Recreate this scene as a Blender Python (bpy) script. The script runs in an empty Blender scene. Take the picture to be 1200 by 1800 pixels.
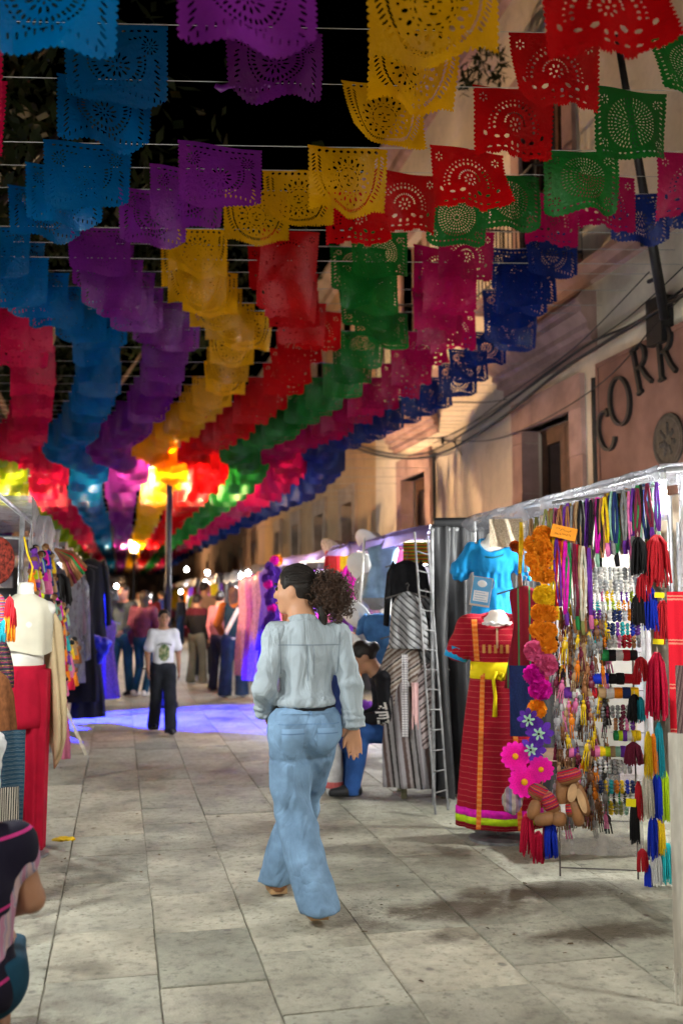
import bpy, bmesh, math, random
import numpy as np
from mathutils import Vector, Matrix, Euler, noise
from mathutils.bvhtree import BVHTree

random.seed(11); np.random.seed(11)
scene = bpy.context.scene
COL = scene.collection
PI = math.pi
rad = math.radians

# ------------------------------------------------------------------ camera
CAM_H = 1.5; PSI = rad(12.52); TH = rad(4.9); FPX = 1750.0
cam_d = bpy.data.cameras.new('camera')
cam = bpy.data.objects.new('camera', cam_d); COL.objects.link(cam)
cam.location = (0, 0, CAM_H)
cam.rotation_euler = (rad(90) + TH, 0, -PSI)
cam_d.sensor_fit = 'VERTICAL'; cam_d.sensor_height = 36; cam_d.sensor_width = 24
cam_d.lens = 35.0; cam_d.clip_end = 400; cam_d.clip_start = 0.05
cam_d.dof.use_dof = True; cam_d.dof.focus_distance = 4.9; cam_d.dof.aperture_fstop = 1.7
scene.camera = cam

# ------------------------------------------------------------------ night sky
w = bpy.data.worlds.new('World'); scene.world = w; w.use_nodes = True
nt = w.node_tree; bg = nt.nodes['Background']
sky = nt.nodes.new('ShaderNodeTexSky'); sky.sky_type = 'NISHITA'; sky.sun_disc = False
sky.sun_elevation = rad(-7); sky.sun_rotation = rad(200)
nt.links.new(sky.outputs[0], bg.inputs[0]); bg.inputs[1].default_value = 0.06

scene.view_settings.view_transform = 'Standard'; scene.view_settings.look = 'None'
scene.view_settings.exposure = 1.0; scene.view_settings.gamma = 1.0
scene.render.engine = 'CYCLES'
cy = scene.cycles
cy.use_denoising = True
try: cy.denoiser = 'OPENIMAGEDENOISE'
except Exception: pass
cy.sample_clamp_indirect = 6.0; cy.sample_clamp_direct = 0
cy.max_bounces = 6; cy.diffuse_bounces = 3; cy.glossy_bounces = 3; cy.transmission_bounces = 4
cy.transparent_max_bounces = 16; cy.caustics_reflective = False; cy.caustics_refractive = False
cy.blur_glossy = 0.5

# ------------------------------------------------------------------ points of the place, found from known planes
RV = Vector((math.cos(PSI), -math.sin(PSI), 0))
FV = Vector((math.sin(PSI)*math.cos(TH), math.cos(PSI)*math.cos(TH), math.sin(TH)))
UV_ = Vector((-math.sin(PSI)*math.sin(TH), -math.cos(PSI)*math.sin(TH), math.cos(TH)))
def ray(px, py): return RV*((px-600)/FPX) + UV_*((900-py)/FPX) + FV
def onz(px, py, z=0.0):
    d = ray(px, py); return Vector((0, 0, CAM_H)) + d*((z-CAM_H)/d.z)
def ony(px, py, y):
    d = ray(px, py); return Vector((0, 0, CAM_H)) + d*(y/d.y)
def onx(px, py, x):
    d = ray(px, py); return Vector((0, 0, CAM_H)) + d*(x/d.x)

# ------------------------------------------------------------------ mesh helpers
def link(o, parent=None):
    COL.objects.link(o)
    if parent is not None: o.parent = parent
    return o
def tag(o, label=None, cat=None, group=None, kind=None):
    if label: o['label'] = label
    if cat: o['category'] = cat
    if group: o['group'] = group
    if kind: o['kind'] = kind
    return o
def thing(name, label, cat, loc=(0, 0, 0), rotz=0.0, group=None):
    o = bpy.data.objects.new(name, None); o.empty_display_size = .05
    COL.objects.link(o); o.location = loc; o.rotation_euler = (0, 0, rotz)
    return tag(o, label, cat, group)
def copy_tree(o, parent=None):
    c = o.copy(); COL.objects.link(c)
    if parent is not None: c.parent = parent
    for ch in list(o.children): copy_tree(ch, c)
    return c
def make_mesh(name, verts, faces, smooth=False):
    me = bpy.data.meshes.new(name)
    me.from_pydata([tuple(map(float, v)) for v in verts], [], faces); me.update()
    if smooth: me.polygons.foreach_set('use_smooth', [True]*len(me.polygons))
    return me
def np_mesh(name, V, Q, smooth=True):
    me = bpy.data.meshes.new(name); n = len(Q); k = Q.shape[1]
    me.vertices.add(len(V)); me.vertices.foreach_set('co', np.asarray(V, np.float32).ravel())
    me.loops.add(n*k); me.loops.foreach_set('vertex_index', np.asarray(Q, np.int32).ravel())
    me.polygons.add(n); me.polygons.foreach_set('loop_start', np.arange(0, n*k, k, dtype=np.int32))
    me.polygons.foreach_set('loop_total', np.full(n, k, np.int32))
    me.polygons.foreach_set('use_smooth', np.full(n, smooth))
    me.update(calc_edges=True); me.validate(); return me
def obj(name, me, mat=None, parent=None, loc=None, rot=None):
    o = bpy.data.objects.new(name, me)
    if mat is not None and len(me.materials) == 0: me.materials.append(mat)
    if loc is not None: o.location = loc
    if rot is not None: o.rotation_euler = rot
    return link(o, parent)
def slot_obj(name, me, mat, parent=None, loc=None, rot=None):
    """shares the mesh, carries its own material"""
    if len(me.materials) == 0: me.materials.append(mat)
    o = bpy.data.objects.new(name, me)
    o.material_slots[0].link = 'OBJECT'; o.material_slots[0].material = mat
    if loc is not None: o.location = loc
    if rot is not None: o.rotation_euler = rot
    return link(o, parent)

class MB:
    def __init__(s): s.v = []; s.f = []
    def add(s, verts, faces):
        b = len(s.v); s.v += [tuple(p) for p in verts]; s.f += [tuple(b+i for i in f) for f in faces]; return s
    def box(s, x0, x1, y0, y1, z0, z1):
        return s.add([(x0,y0,z0),(x1,y0,z0),(x1,y1,z0),(x0,y1,z0),(x0,y0,z1),(x1,y0,z1),(x1,y1,z1),(x0,y1,z1)],
                     [(0,3,2,1),(4,5,6,7),(0,1,5,4),(1,2,6,5),(2,3,7,6),(3,0,4,7)])
    def bevbox(s, x0, x1, y0, y1, z0, z1, b):
        """box with its upper edge chamfered"""
        return s.add([(x0,y0,z0),(x1,y0,z0),(x1,y1,z0),(x0,y1,z0),(x0,y0,z1-b),(x1,y0,z1-b),(x1,y1,z1-b),(x0,y1,z1-b),
                      (x0+b,y0+b,z1),(x1-b,y0+b,z1),(x1-b,y1-b,z1),(x0+b,y1-b,z1)],
                     [(0,1,5,4),(1,2,6,5),(2,3,7,6),(3,0,4,7),(4,5,9,8),(5,6,10,9),(6,7,11,10),(7,4,8,11),(8,9,10,11)])
    def grid(s, P):
        """P[i][j] points"""
        n, m = len(P), len(P[0]); vs = [p for r in P for p in r]
        return s.add(vs, [(i*m+j, i*m+j+1, (i+1)*m+j+1, (i+1)*m+j) for i in range(n-1) for j in range(m-1)])
    def loft(s, rings, cap0=True, cap1=True):
        n = len(rings[0]); vs = [p for r in rings for p in r]; fs = []
        for i in range(len(rings)-1):
            for j in range(n):
                k = (j+1) % n; fs.append((i*n+j, i*n+k, (i+1)*n+k, (i+1)*n+j))
        if cap0: fs.append(tuple(range(n-1, -1, -1)))
        if cap1: fs.append(tuple(range((len(rings)-1)*n, len(rings)*n)))
        return s.add(vs, fs)
    def tube(s, path, r, seg=6, cap=True):
        P = [Vector(p) for p in path]; n = len(P)
        R = r if isinstance(r, (list, tuple)) else [r]*n
        t0 = (P[1]-P[0]).normalized(); up = Vector((0,0,1)) if abs(t0.z) < .9 else Vector((1,0,0))
        a = t0.cross(up).normalized(); rings = []
        for i in range(n):
            t = (P[min(i+1,n-1)]-P[max(i-1,0)])
            t = t.normalized() if t.length > 1e-9 else t0
            a = (a - t*a.dot(t));  a = a.normalized() if a.length > 1e-6 else t.orthogonal().normalized()
            b = t.cross(a)
            rings.append([P[i] + (a*math.cos(2*PI*k/seg) + b*math.sin(2*PI*k/seg))*R[i] for k in range(seg)])
        return s.loft(rings, cap, cap)
    def lathe(s, prof, seg=12, c=(0,0,0)):
        return s.loft([[(c[0]+r*math.cos(2*PI*k/seg), c[1]+r*math.sin(2*PI*k/seg), c[2]+z) for k in range(seg)] for r, z in prof])
    def ball(s, c, r, seg=10, rings=6):
        r = r if isinstance(r, (list, tuple)) else (r,r,r); rg = []
        for i in range(rings+1):
            t = PI*min(max(i/rings, .03), .97)
            rg.append([(c[0]+r[0]*math.sin(t)*math.cos(2*PI*k/seg), c[1]+r[1]*math.sin(t)*math.sin(2*PI*k/seg), c[2]-r[2]*math.cos(t)) for k in range(seg)])
        return s.loft(rg)
    def xf(s, M):
        s.v = [tuple(M @ Vector(p)) for p in s.v]; return s
    def mesh(s, name='m', smooth=False): return make_mesh(name, s.v, s.f, smooth)
    def build(s, name, mat, parent=None, smooth=False, loc=None, rot=None):
        return obj(name, s.mesh(name, smooth), mat, parent, loc, rot)

def ring(cx, cy, z, rx, ry, n=24, pl=0.0, npl=6, ph=0.0):
    out = []
    for k in range(n):
        t = 2*PI*k/n; q = 1 + pl*math.cos(npl*t+ph) + .4*pl*math.cos((npl*2+1)*t+1.7*ph)
        out.append((cx+rx*q*math.cos(t), cy+ry*q*math.sin(t), z))
    return out

# ------------------------------------------------------------------ materials
MATS = {}
def nodes_of(m): return m.node_tree.nodes, m.node_tree.links
def new_mat(name):
    m = bpy.data.materials.new(name); m.use_nodes = True; return m
def pbr(m):
    return m.node_tree.nodes['Principled BSDF']
def set_spec(b, v):
    b.inputs['Specular IOR Level'].default_value = v
def mixcol(N, L, fac, a, b, blend='MIX'):
    n = N.new('ShaderNodeMix'); n.data_type = 'RGBA'; n.blend_type = blend
    for sock, val in ((n.inputs[0], fac), (n.inputs[6], a), (n.inputs[7], b)):
        if hasattr(val, 'is_output') or isinstance(val, bpy.types.NodeSocket): L.new(val, sock)
        elif isinstance(val, (int, float)): sock.default_value = val
        else: sock.default_value = (*val[:3], 1)
    return n.outputs[2]
def tex_noise(N, L, vec, scale, detail=4, rough=.55):
    n = N.new('ShaderNodeTexNoise'); n.inputs['Scale'].default_value = scale
    n.inputs['Detail'].default_value = detail; n.inputs['Roughness'].default_value = rough
    if vec is not None: L.new(vec, n.inputs['Vector'])
    return n.outputs[0]
def ramp(N, L, fac, stops, const=False):
    n = N.new('ShaderNodeValToRGB'); L.new(fac, n.inputs[0]); e = n.color_ramp.elements
    if const: n.color_ramp.interpolation = 'CONSTANT'
    e[0].position = stops[0][0]; e[0].color = (*stops[0][1], 1)
    e[1].position = stops[1][0]; e[1].color = (*stops[1][1], 1)
    for p, c in stops[2:]:
        q = e.new(p); q.color = (*c, 1)
    return n.outputs[0]
def math_n(N, L, op, a, b=0.0, c=0.0, clamp=False):
    n = N.new('ShaderNodeMath'); n.operation = op; n.use_clamp = clamp
    for i, v in enumerate((a, b, c)):
        if isinstance(v, bpy.types.NodeSocket): L.new(v, n.inputs[i])
        else: n.inputs[i].default_value = v
    return n.outputs[0]
def add_bump(N, L, b, h, strength, dist=.005):
    n = N.new('ShaderNodeBump'); n.inputs['Strength'].default_value = strength; n.inputs['Distance'].default_value = dist
    L.new(h, n.inputs['Height']); L.new(n.outputs[0], b.inputs['Normal'])

def M(name, col, rough=.7, spec=.25, var=.15, vscale=6, bump=.25, bscale=120, metal=0, transl=0.0, sheen=0.0, weave=0, folds=None):
    """an ordinary surface: base colour with uneven tone, fine relief"""
    if name in MATS: return MATS[name]
    m = new_mat(name); N, L = nodes_of(m); b = pbr(m)
    tc = N.new('ShaderNodeTexCoord'); v = tc.outputs['Object']
    n1 = tex_noise(N, L, v, vscale, 5)
    lo = [c*(1-var*1.3) for c in col]; hi = [min(1, c*(1+var)) for c in col]
    c = ramp(N, L, n1, [(.3, lo), (.7, hi)])
    L.new(c, b.inputs['Base Color'])
    b.inputs['Roughness'].default_value = rough; set_spec(b, spec); b.inputs['Metallic'].default_value = metal
    if sheen: b.inputs['Sheen Weight'].default_value = sheen
    if weave:
        w1 = N.new('ShaderNodeTexWave'); w1.bands_direction = 'DIAGONAL'; w1.inputs['Scale'].default_value = weave; L.new(v, w1.inputs['Vector'])
        w1.inputs['Distortion'].default_value = 1.0
        h = math_n(N, L, 'MULTIPLY', w1.outputs[1], tex_noise(N, L, v, weave*.6, 2)); add_bump(N, L, b, h, bump, .002)
    elif bump: add_bump(N, L, b, tex_noise(N, L, v, bscale, 3), bump, .003)
    if folds:   # soft creases that run down the cloth
        mp = N.new('ShaderNodeMapping'); mp.inputs['Scale'].default_value = folds[2]; mp.inputs['Rotation'].default_value = (.3, .35, .2); L.new(v, mp.inputs[0])
        nf = N.new('ShaderNodeTexNoise'); nf.inputs['Scale'].default_value = folds[0]; nf.inputs['Detail'].default_value = 3; nf.inputs['Distortion'].default_value = .9; L.new(mp.outputs[0], nf.inputs['Vector'])
        rdg = math_n(N, L, 'ABSOLUTE', math_n(N, L, 'MULTIPLY_ADD', nf.outputs[0], 2.0, -1.0))
        bp_ = N.new('ShaderNodeBump'); bp_.inputs['Strength'].default_value = folds[1]; bp_.inputs['Distance'].default_value = .03; L.new(rdg, bp_.inputs['Height'])
        src = b.inputs['Normal'].links[0].from_node if b.inputs['Normal'].links else None
        if src is not None: L.new(bp_.outputs[0], src.inputs['Normal'])
        else: L.new(bp_.outputs[0], b.inputs['Normal'])
    if transl:
        t = N.new('ShaderNodeBsdfTranslucent'); L.new(c, t.inputs[0]); mx = N.new('ShaderNodeMixShader'); mx.inputs[0].default_value = transl
        L.new(b.outputs[0], mx.inputs[1]); L.new(t.outputs[0], mx.inputs[2]); L.new(mx.outputs[0], N['Material Output'].inputs[0])
    MATS[name] = m; return m

def stripes(name, axis, period, stops, rough=.85, wob=.004, angle=0.0, bump=.3):
    """woven cloth with coloured bands along one local axis"""
    if name in MATS: return MATS[name]
    m = new_mat(name); N, L = nodes_of(m); b = pbr(m)
    tc = N.new('ShaderNodeTexCoord'); mp = N.new('ShaderNodeMapping'); L.new(tc.outputs['Object'], mp.inputs[0]); mp.inputs['Rotation'].default_value = (0, angle, 0)
    sp = N.new('ShaderNodeSeparateXYZ'); L.new(mp.outputs[0], sp.inputs[0])
    x = sp.outputs['XYZ'.index(axis)]
    nz = tex_noise(N, L, tc.outputs['Object'], 30, 2)
    x = math_n(N, L, 'MULTIPLY_ADD', nz, wob*2, x)
    fr = math_n(N, L, 'FRACT', math_n(N, L, 'MULTIPLY', x, 1.0/period))
    c = ramp(N, L, fr, stops, True)
    n2 = tex_noise(N, L, tc.outputs['Object'], 160, 3)
    c2 = mixcol(N, L, .35, c, ramp(N, L, n2, [(.3, (.25,.25,.25)), (.7, (1,1,1))]), 'MULTIPLY')
    L.new(c2, b.inputs['Base Color']); b.inputs['Roughness'].default_value = rough; set_spec(b, .15)
    add_bump(N, L, b, n2, bump, .003)
    MATS[name] = m; return m

def emit(name, col, strength):
    if name in MATS: return MATS[name]
    m = new_mat(name); N, L = nodes_of(m); N.remove(pbr(m))
    e = N.new('ShaderNodeEmission'); e.inputs[0].default_value = (*col, 1); e.inputs[1].default_value = strength
    L.new(e.outputs[0], N['Material Output'].inputs[0]); MATS[name] = m; return m

def plastic(name, col, alpha=.35, rough=.18, transl=.5):
    """thin clear sheet: mostly see-through, milky where it wrinkles"""
    if name in MATS: return MATS[name]
    m = new_mat(name); N, L = nodes_of(m); b = pbr(m)
    tc = N.new('ShaderNodeTexCoord'); v = tc.outputs['Object']
    b.inputs['Base Color'].default_value = (*col, 1); b.inputs['Roughness'].default_value = rough; set_spec(b, .6)
    n = tex_noise(N, L, v, 9, 5, .65); add_bump(N, L, b, n, .6, .03)
    t = N.new('ShaderNodeBsdfTranslucent'); t.inputs[0].default_value = (*col, 1)
    m1 = N.new('ShaderNodeMixShader'); m1.inputs[0].default_value = transl; L.new(b.outputs[0], m1.inputs[1]); L.new(t.outputs[0], m1.inputs[2])
    tr = N.new('ShaderNodeBsdfTransparent'); m2 = N.new('ShaderNodeMixShader')
    a = ramp(N, L, n, [(.35, (alpha*.7,)*3), (.7, (min(1, alpha*1.5),)*3)]); L.new(a, m2.inputs[0])
    L.new(tr.outputs[0], m2.inputs[1]); L.new(m1.outputs[0], m2.inputs[2]); L.new(m2.outputs[0], N['Material Output'].inputs[0])
    MATS[name] = m; return m

def paper_mat(name, col):
    """thin dyed plastic tissue: lets light through, glints on its creases"""
    if name in MATS: return MATS[name]
    m = new_mat(name); N, L = nodes_of(m); b = pbr(m)
    oi = N.new('ShaderNodeObjectInfo'); tc = N.new('ShaderNodeTexCoord')
    v = N.new('ShaderNodeVectorMath'); v.operation = 'ADD'; L.new(tc.outputs['Object'], v.inputs[0]); L.new(oi.outputs['Location'], v.inputs[1])
    n = tex_noise(N, L, v.outputs[0], 7, 4)
    hsv = N.new('ShaderNodeHueSaturation'); hsv.inputs['Color'].default_value = (*col, 1)
    L.new(math_n(N, L, 'MULTIPLY_ADD', oi.outputs['Random'], .35, .66), hsv.inputs['Value'])
    c = mixcol(N, L, .5, hsv.outputs[0], ramp(N, L, n, [(.3, (.6,.6,.6)), (.7, (1,1,1))]), 'MULTIPLY')
    L.new(c, b.inputs['Base Color']); b.inputs['Roughness'].default_value = .15; set_spec(b, .65)
    n2 = tex_noise(N, L, v.outputs[0], 38, 4, .6); add_bump(N, L, b, n2, .8, .014)
    t = N.new('ShaderNodeBsdfTranslucent'); L.new(c, t.inputs[0])
    m1 = N.new('ShaderNodeMixShader'); m1.inputs[0].default_value = .48; L.new(b.outputs[0], m1.inputs[1]); L.new(t.outputs[0], m1.inputs[2])
    tr = N.new('ShaderNodeBsdfTransparent'); L.new(hsv.outputs[0], tr.inputs[0])
    m2 = N.new('ShaderNodeMixShader'); m2.inputs[0].default_value = .10; L.new(m1.outputs[0], m2.inputs[1]); L.new(tr.outputs[0], m2.inputs[2])
    L.new(m2.outputs[0], N['Material Output'].inputs[0]); MATS[name] = m; return m

# ------------------------------------------------------------------ figures: one smooth surface grown from joints
class Field:
    def __init__(s, lo, hi, res):
        s.lo = np.array(lo, float); s.res = res
        s.n = np.ceil((np.array(hi, float)-s.lo)/res).astype(int)+1
        s.v = np.full(s.n, .08, np.float32)
        s.ax = [(s.lo[i]+res*np.arange(s.n[i])).astype(np.float32) for i in range(3)]
    def blk(s, lo, hi):
        i0 = np.clip(np.floor((np.array(lo)-s.lo)/s.res).astype(int), 0, s.n-1); i1 = np.clip(np.ceil((np.array(hi)-s.lo)/s.res).astype(int)+1, 1, s.n)
        sl = tuple(slice(a, max(b, a+1)) for a, b in zip(i0, i1))
        return sl, s.ax[0][sl[0]][:,None,None], s.ax[1][sl[1]][None,:,None], s.ax[2][sl[2]][None,None,:]
    def _mix(s, sl, d, k, sub):
        a = s.v[sl]
        if sub:
            d = -d; h = np.clip(.5-.5*(d-a)/k, 0, 1); s.v[sl] = d*(1-h)+a*h + k*h*(1-h)
        else:
            h = np.clip(.5+.5*(d-a)/k, 0, 1); s.v[sl] = d*(1-h)+a*h - k*h*(1-h)
    def cone(s, a, b, ra, rb, k=.02, flat=None, sub=False):
        a = np.array(a, float); b = np.array(b, float); m = max(ra, rb)*1.0+.08
        sl, X, Y, Z = s.blk(np.minimum(a, b)-m, np.maximum(a, b)+m)
        ab = b-a; q = max(ab@ab, 1e-9); px, py, pz = X-a[0], Y-a[1], Z-a[2]
        h = np.clip((px*ab[0]+py*ab[1]+pz*ab[2])/q, 0, 1)
        vx, vy, vz = px-h*ab[0], py-h*ab[1], pz-h*ab[2]
        if flat is not None:
            ax, f = flat; ax = np.array(ax, float); ax = ax/np.linalg.norm(ax); dt = (vx*ax[0]+vy*ax[1]+vz*ax[2])*(f-1)
            vx, vy, vz = vx+dt*ax[0], vy+dt*ax[1], vz+dt*ax[2]
        s._mix(sl, (np.sqrt(vx*vx+vy*vy+vz*vz)-(ra+(rb-ra)*h)).astype(np.float32), k, sub)
    def ell(s, c, r, rot=None, k=.02, sub=False):
        c = np.array(c, float); r = np.array(r, float); m = max(r)+.08
        sl, X, Y, Z = s.blk(c-m, c+m); px, py, pz = X-c[0], Y-c[1], Z-c[2]
        if rot is not None:
            R = np.array(rot).T; px, py, pz = [R[i,0]*px+R[i,1]*py+R[i,2]*pz for i in range(3)]
        k0 = np.sqrt((px/r[0])**2+(py/r[1])**2+(pz/r[2])**2)+1e-6
        k1 = np.sqrt((px/r[0]**2)**2+(py/r[1]**2)**2+(pz/r[2]**2)**2)+1e-6
        s._mix(sl, (k0*(k0-1)/k1).astype(np.float32), k, sub)
    def cut(s, p, n):
        n = np.array(n, float); n /= np.linalg.norm(n)
        d = (s.ax[0][:,None,None]-p[0])*n[0]+(s.ax[1][None,:,None]-p[1])*n[1]+(s.ax[2][None,None,:]-p[2])*n[2]
        s.v = np.maximum(s.v, d.astype(np.float32))
    def mesh(s, name, disp=None):
        v = s.v; v[0], v[-1] = .08, .08; v[:,0], v[:,-1] = .08, .08; v[:,:,0], v[:,:,-1] = .08, .08
        ins = v < 0; nx, ny, nz = v.shape
        offs = [(i,j,k) for i in (0,1) for j in (0,1) for k in (0,1)]
        cnt = sum(ins[i:nx-1+i, j:ny-1+j, k:nz-1+k].astype(np.int8) for i,j,k in offs)
        act = (cnt > 0) & (cnt < 8); ids = np.argwhere(act)
        idx = np.full(act.shape, -1, np.int64); idx[act] = np.arange(len(ids))
        pos = np.zeros((len(ids), 3)); num = np.zeros(len(ids))
        for a in offs:
            for ax in range(3):
                if a[ax]: continue
                b = list(a); b[ax] = 1
                va = v[ids[:,0]+a[0], ids[:,1]+a[1], ids[:,2]+a[2]]; vb = v[ids[:,0]+b[0], ids[:,1]+b[1], ids[:,2]+b[2]]
                m = (va < 0) != (vb < 0); t = np.where(m, va/np.where(m, va-vb, 1), 0)
                p = np.tile(np.array(a, float), (len(ids), 1)); p[:,ax] += t
                pos += p*m[:,None]; num += m
        V = s.lo + (ids + pos/num[:,None])*s.res
        Q = []
        for ax in range(3):
            sl0 = [slice(None)]*3; sl1 = [slice(None)]*3; sl0[ax] = slice(0, -1); sl1[ax] = slice(1, None)
            A = ins[tuple(sl0)]; B = ins[tuple(sl1)]; u, w_ = [(1,2),(2,0),(0,1)][ax]
            for flip, msk in ((False, A & ~B), (True, ~A & B)):
                e = np.argwhere(msk); e = e[(e[:,u] > 0) & (e[:,w_] > 0)]
                if not len(e): continue
                def cell(du, dw):
                    c = e.copy(); c[:,u] += du; c[:,w_] += dw; return idx[c[:,0], c[:,1], c[:,2]]
                q = np.stack([cell(-1,-1), cell(0,-1), cell(0,0), cell(-1,0)], 1)
                Q.append(q[:, ::-1] if flip else q)
        Q = np.concatenate(Q); Q = Q[(Q >= 0).all(1)]
        # light smoothing
        for _ in range(2):
            acc = np.zeros_like(V); c = np.zeros(len(V))
            for i in range(4):
                np.add.at(acc, Q[:,i], V[Q[:,(i+1)%4]]); np.add.at(c, Q[:,i], 1)
            V = .6*V + .4*acc/np.maximum(c, 1)[:,None]
        if disp is not None:
            nrm = np.zeros_like(V); fn = np.cross(V[Q[:,2]]-V[Q[:,0]], V[Q[:,3]]-V[Q[:,1]])
            for i in range(4): np.add.at(nrm, Q[:,i], fn)
            nrm /= np.linalg.norm(nrm, axis=1, keepdims=True)+1e-9
            V = V + nrm*np.array([disp(p) for p in V])[:,None]
        return np_mesh(name, V, Q, True)
# ================================================================== THE SETTING
XW = 4.5      # the facade line on the right

# ---- ground and stone paving
def stone_mat(name, slab=True):
    m = new_mat(name); N, L = nodes_of(m); b = pbr(m)
    geo = N.new('ShaderNodeNewGeometry'); pos = geo.outputs['Position']
    oi = N.new('ShaderNodeObjectInfo')
    sh = N.new('ShaderNodeVectorMath'); sh.operation = 'MULTIPLY_ADD'; sh.inputs[1].default_value = (1,1,1)
    L.new(pos, sh.inputs[0]); cmb = N.new('ShaderNodeCombineXYZ'); L.new(math_n(N, L, 'MULTIPLY', oi.outputs['Random'], 7), cmb.inputs[2]); L.new(cmb.outputs[0], sh.inputs[2])
    v = sh.outputs[0]
    n1 = tex_noise(N, L, v, 3.2, 6, .6); n2 = tex_noise(N, L, v, 22, 6, .65); n3 = tex_noise(N, L, v, 90, 3, .6)
    base = ramp(N, L, n1, [(.30, (.24,.23,.19)), (.48, (.40,.382,.32)), (.72, (.55,.528,.445))])
    base = mixcol(N, L, .75, base, ramp(N, L, n2, [(.34, (.52,.51,.48)), (.47, (.90,.90,.87)), (.7, (1.10,1.08,1.04))]), 'MULTIPLY')
    tint = ramp(N, L, oi.outputs['Random'], [(0, (.74,.76,.74)), (.35, (1.0,.99,.96)), (.65, (.88,.91,.90)), (1, (1.12,1.08,1.02))])
    base = mixcol(N, L, 1.0, base, tint, 'MULTIPLY')
    # pits
    vo = N.new('ShaderNodeTexVoronoi'); vo.inputs['Scale'].default_value = 26; L.new(v, vo.inputs['Vector'])
    pit = math_n(N, L, 'MULTIPLY', ramp(N, L, vo.outputs['Distance'], [(.10, (1,1,1)), (.24, (0,0,0))]), ramp(N, L, n1, [(.42, (0,0,0)), (.58, (1,1,1))]))
    base = mixcol(N, L, math_n(N, L, 'MULTIPLY', pit, .38), base, (.09,.08,.065))
    # gum spots and grease: rounded dark marks here and there
    v2 = N.new('ShaderNodeTexVoronoi'); v2.inputs['Scale'].default_value = 4.2; L.new(pos, v2.inputs['Vector'])
    spot = ramp(N, L, v2.outputs['Distance'], [(.055, (1,1,1)), (.10, (0,0,0))])
    base = mixcol(N, L, math_n(N, L, 'MULTIPLY', spot, .55), base, (.08,.075,.07))
    # wet brown stains before the jewellery stall and by the seated person
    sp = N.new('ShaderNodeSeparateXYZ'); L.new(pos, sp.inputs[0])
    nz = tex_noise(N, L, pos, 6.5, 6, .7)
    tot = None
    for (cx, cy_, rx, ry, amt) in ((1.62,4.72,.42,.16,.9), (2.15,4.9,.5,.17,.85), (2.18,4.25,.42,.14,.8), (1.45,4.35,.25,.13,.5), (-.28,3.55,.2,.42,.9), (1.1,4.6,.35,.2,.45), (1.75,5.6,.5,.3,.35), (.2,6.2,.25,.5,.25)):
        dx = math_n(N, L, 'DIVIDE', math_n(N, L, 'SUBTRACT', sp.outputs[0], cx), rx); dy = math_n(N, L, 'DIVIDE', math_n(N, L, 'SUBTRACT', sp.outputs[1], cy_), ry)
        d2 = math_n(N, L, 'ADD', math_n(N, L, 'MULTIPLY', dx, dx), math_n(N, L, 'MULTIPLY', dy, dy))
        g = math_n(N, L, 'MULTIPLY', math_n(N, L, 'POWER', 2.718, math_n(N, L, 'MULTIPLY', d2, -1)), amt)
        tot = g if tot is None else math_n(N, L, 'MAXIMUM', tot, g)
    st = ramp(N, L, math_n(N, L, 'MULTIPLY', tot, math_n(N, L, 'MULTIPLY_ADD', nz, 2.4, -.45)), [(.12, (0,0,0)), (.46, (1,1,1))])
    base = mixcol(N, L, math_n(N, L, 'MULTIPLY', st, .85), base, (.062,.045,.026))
    L.new(base, b.inputs['Base Color'])
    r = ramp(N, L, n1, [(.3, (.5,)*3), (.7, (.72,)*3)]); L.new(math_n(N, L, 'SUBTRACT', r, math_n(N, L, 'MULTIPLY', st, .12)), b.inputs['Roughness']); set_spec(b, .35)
    h = math_n(N, L, 'ADD', math_n(N, L, 'MULTIPLY', n2, 1.0), math_n(N, L, 'MULTIPLY', n3, .35)); h = math_n(N, L, 'SUBTRACT', h, math_n(N, L, 'MULTIPLY', pit, .7))
    add_bump(N, L, b, h, .8, .018)
    return m
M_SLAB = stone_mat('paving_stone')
M_MORTAR = M('mortar', (.27,.25,.205), .9, .1, .4, 9, .6, 60)
g = MB(); g.grid([[(x, y, -.012) for x in (-60, 60)] for y in (-30, 140)])
tag(g.build('ground', M_MORTAR), 'dark mortar bed under the paving stones', None, None, 'structure')
pav = thing('pavement', 'grey limestone slab paving of the pedestrian street', None); pav['kind'] = 'structure'
xa = onz(250, 1430).x; xb = onz(358, 1430).x; xc = onz(136, 1435).x
cols = [xc-.47, xc, xa, xb]
while cols[-1] < 4.3: cols.append(cols[-1] + random.choice((.43,.45,.47,.50)))
while cols[0] > -2.6: cols.insert(0, cols[0]-random.choice((.43,.46,.5)))
far = MB(); nslab = 0
for i in range(len(cols)-1):
    x0, x1 = cols[i]+.0025, cols[i+1]-.0025
    y = 2.2 - random.random()*.6
    while y < 60:
        l = random.choice((.5,.58,.64,.7,.78,.92)) if y < 14 else random.uniform(.6, 1.1)
        z = random.uniform(-.004, .0)
        if y > 13.4 or x0 < -1.7 or x1 > 3.3 or y+l < 2.6:
            far.bevbox(x0, x1, y+.004, y+l-.004, -.03, z, .003)
        else:
            a = MB(); a.bevbox(-(x1-x0)/2, (x1-x0)/2, -(l/2-.0025), l/2-.0025, -.03, 0, .004)
            # corners worn unevenly
            a.v = [(p[0]+random.uniform(-.003,.003), p[1]+random.uniform(-.003,.003), p[2]) for p in a.v]
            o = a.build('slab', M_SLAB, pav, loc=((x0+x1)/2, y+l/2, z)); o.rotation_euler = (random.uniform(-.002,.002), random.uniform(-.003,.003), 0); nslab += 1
        y += l
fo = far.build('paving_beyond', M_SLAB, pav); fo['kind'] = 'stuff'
lit = MB(); rl = random.Random(77)
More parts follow.
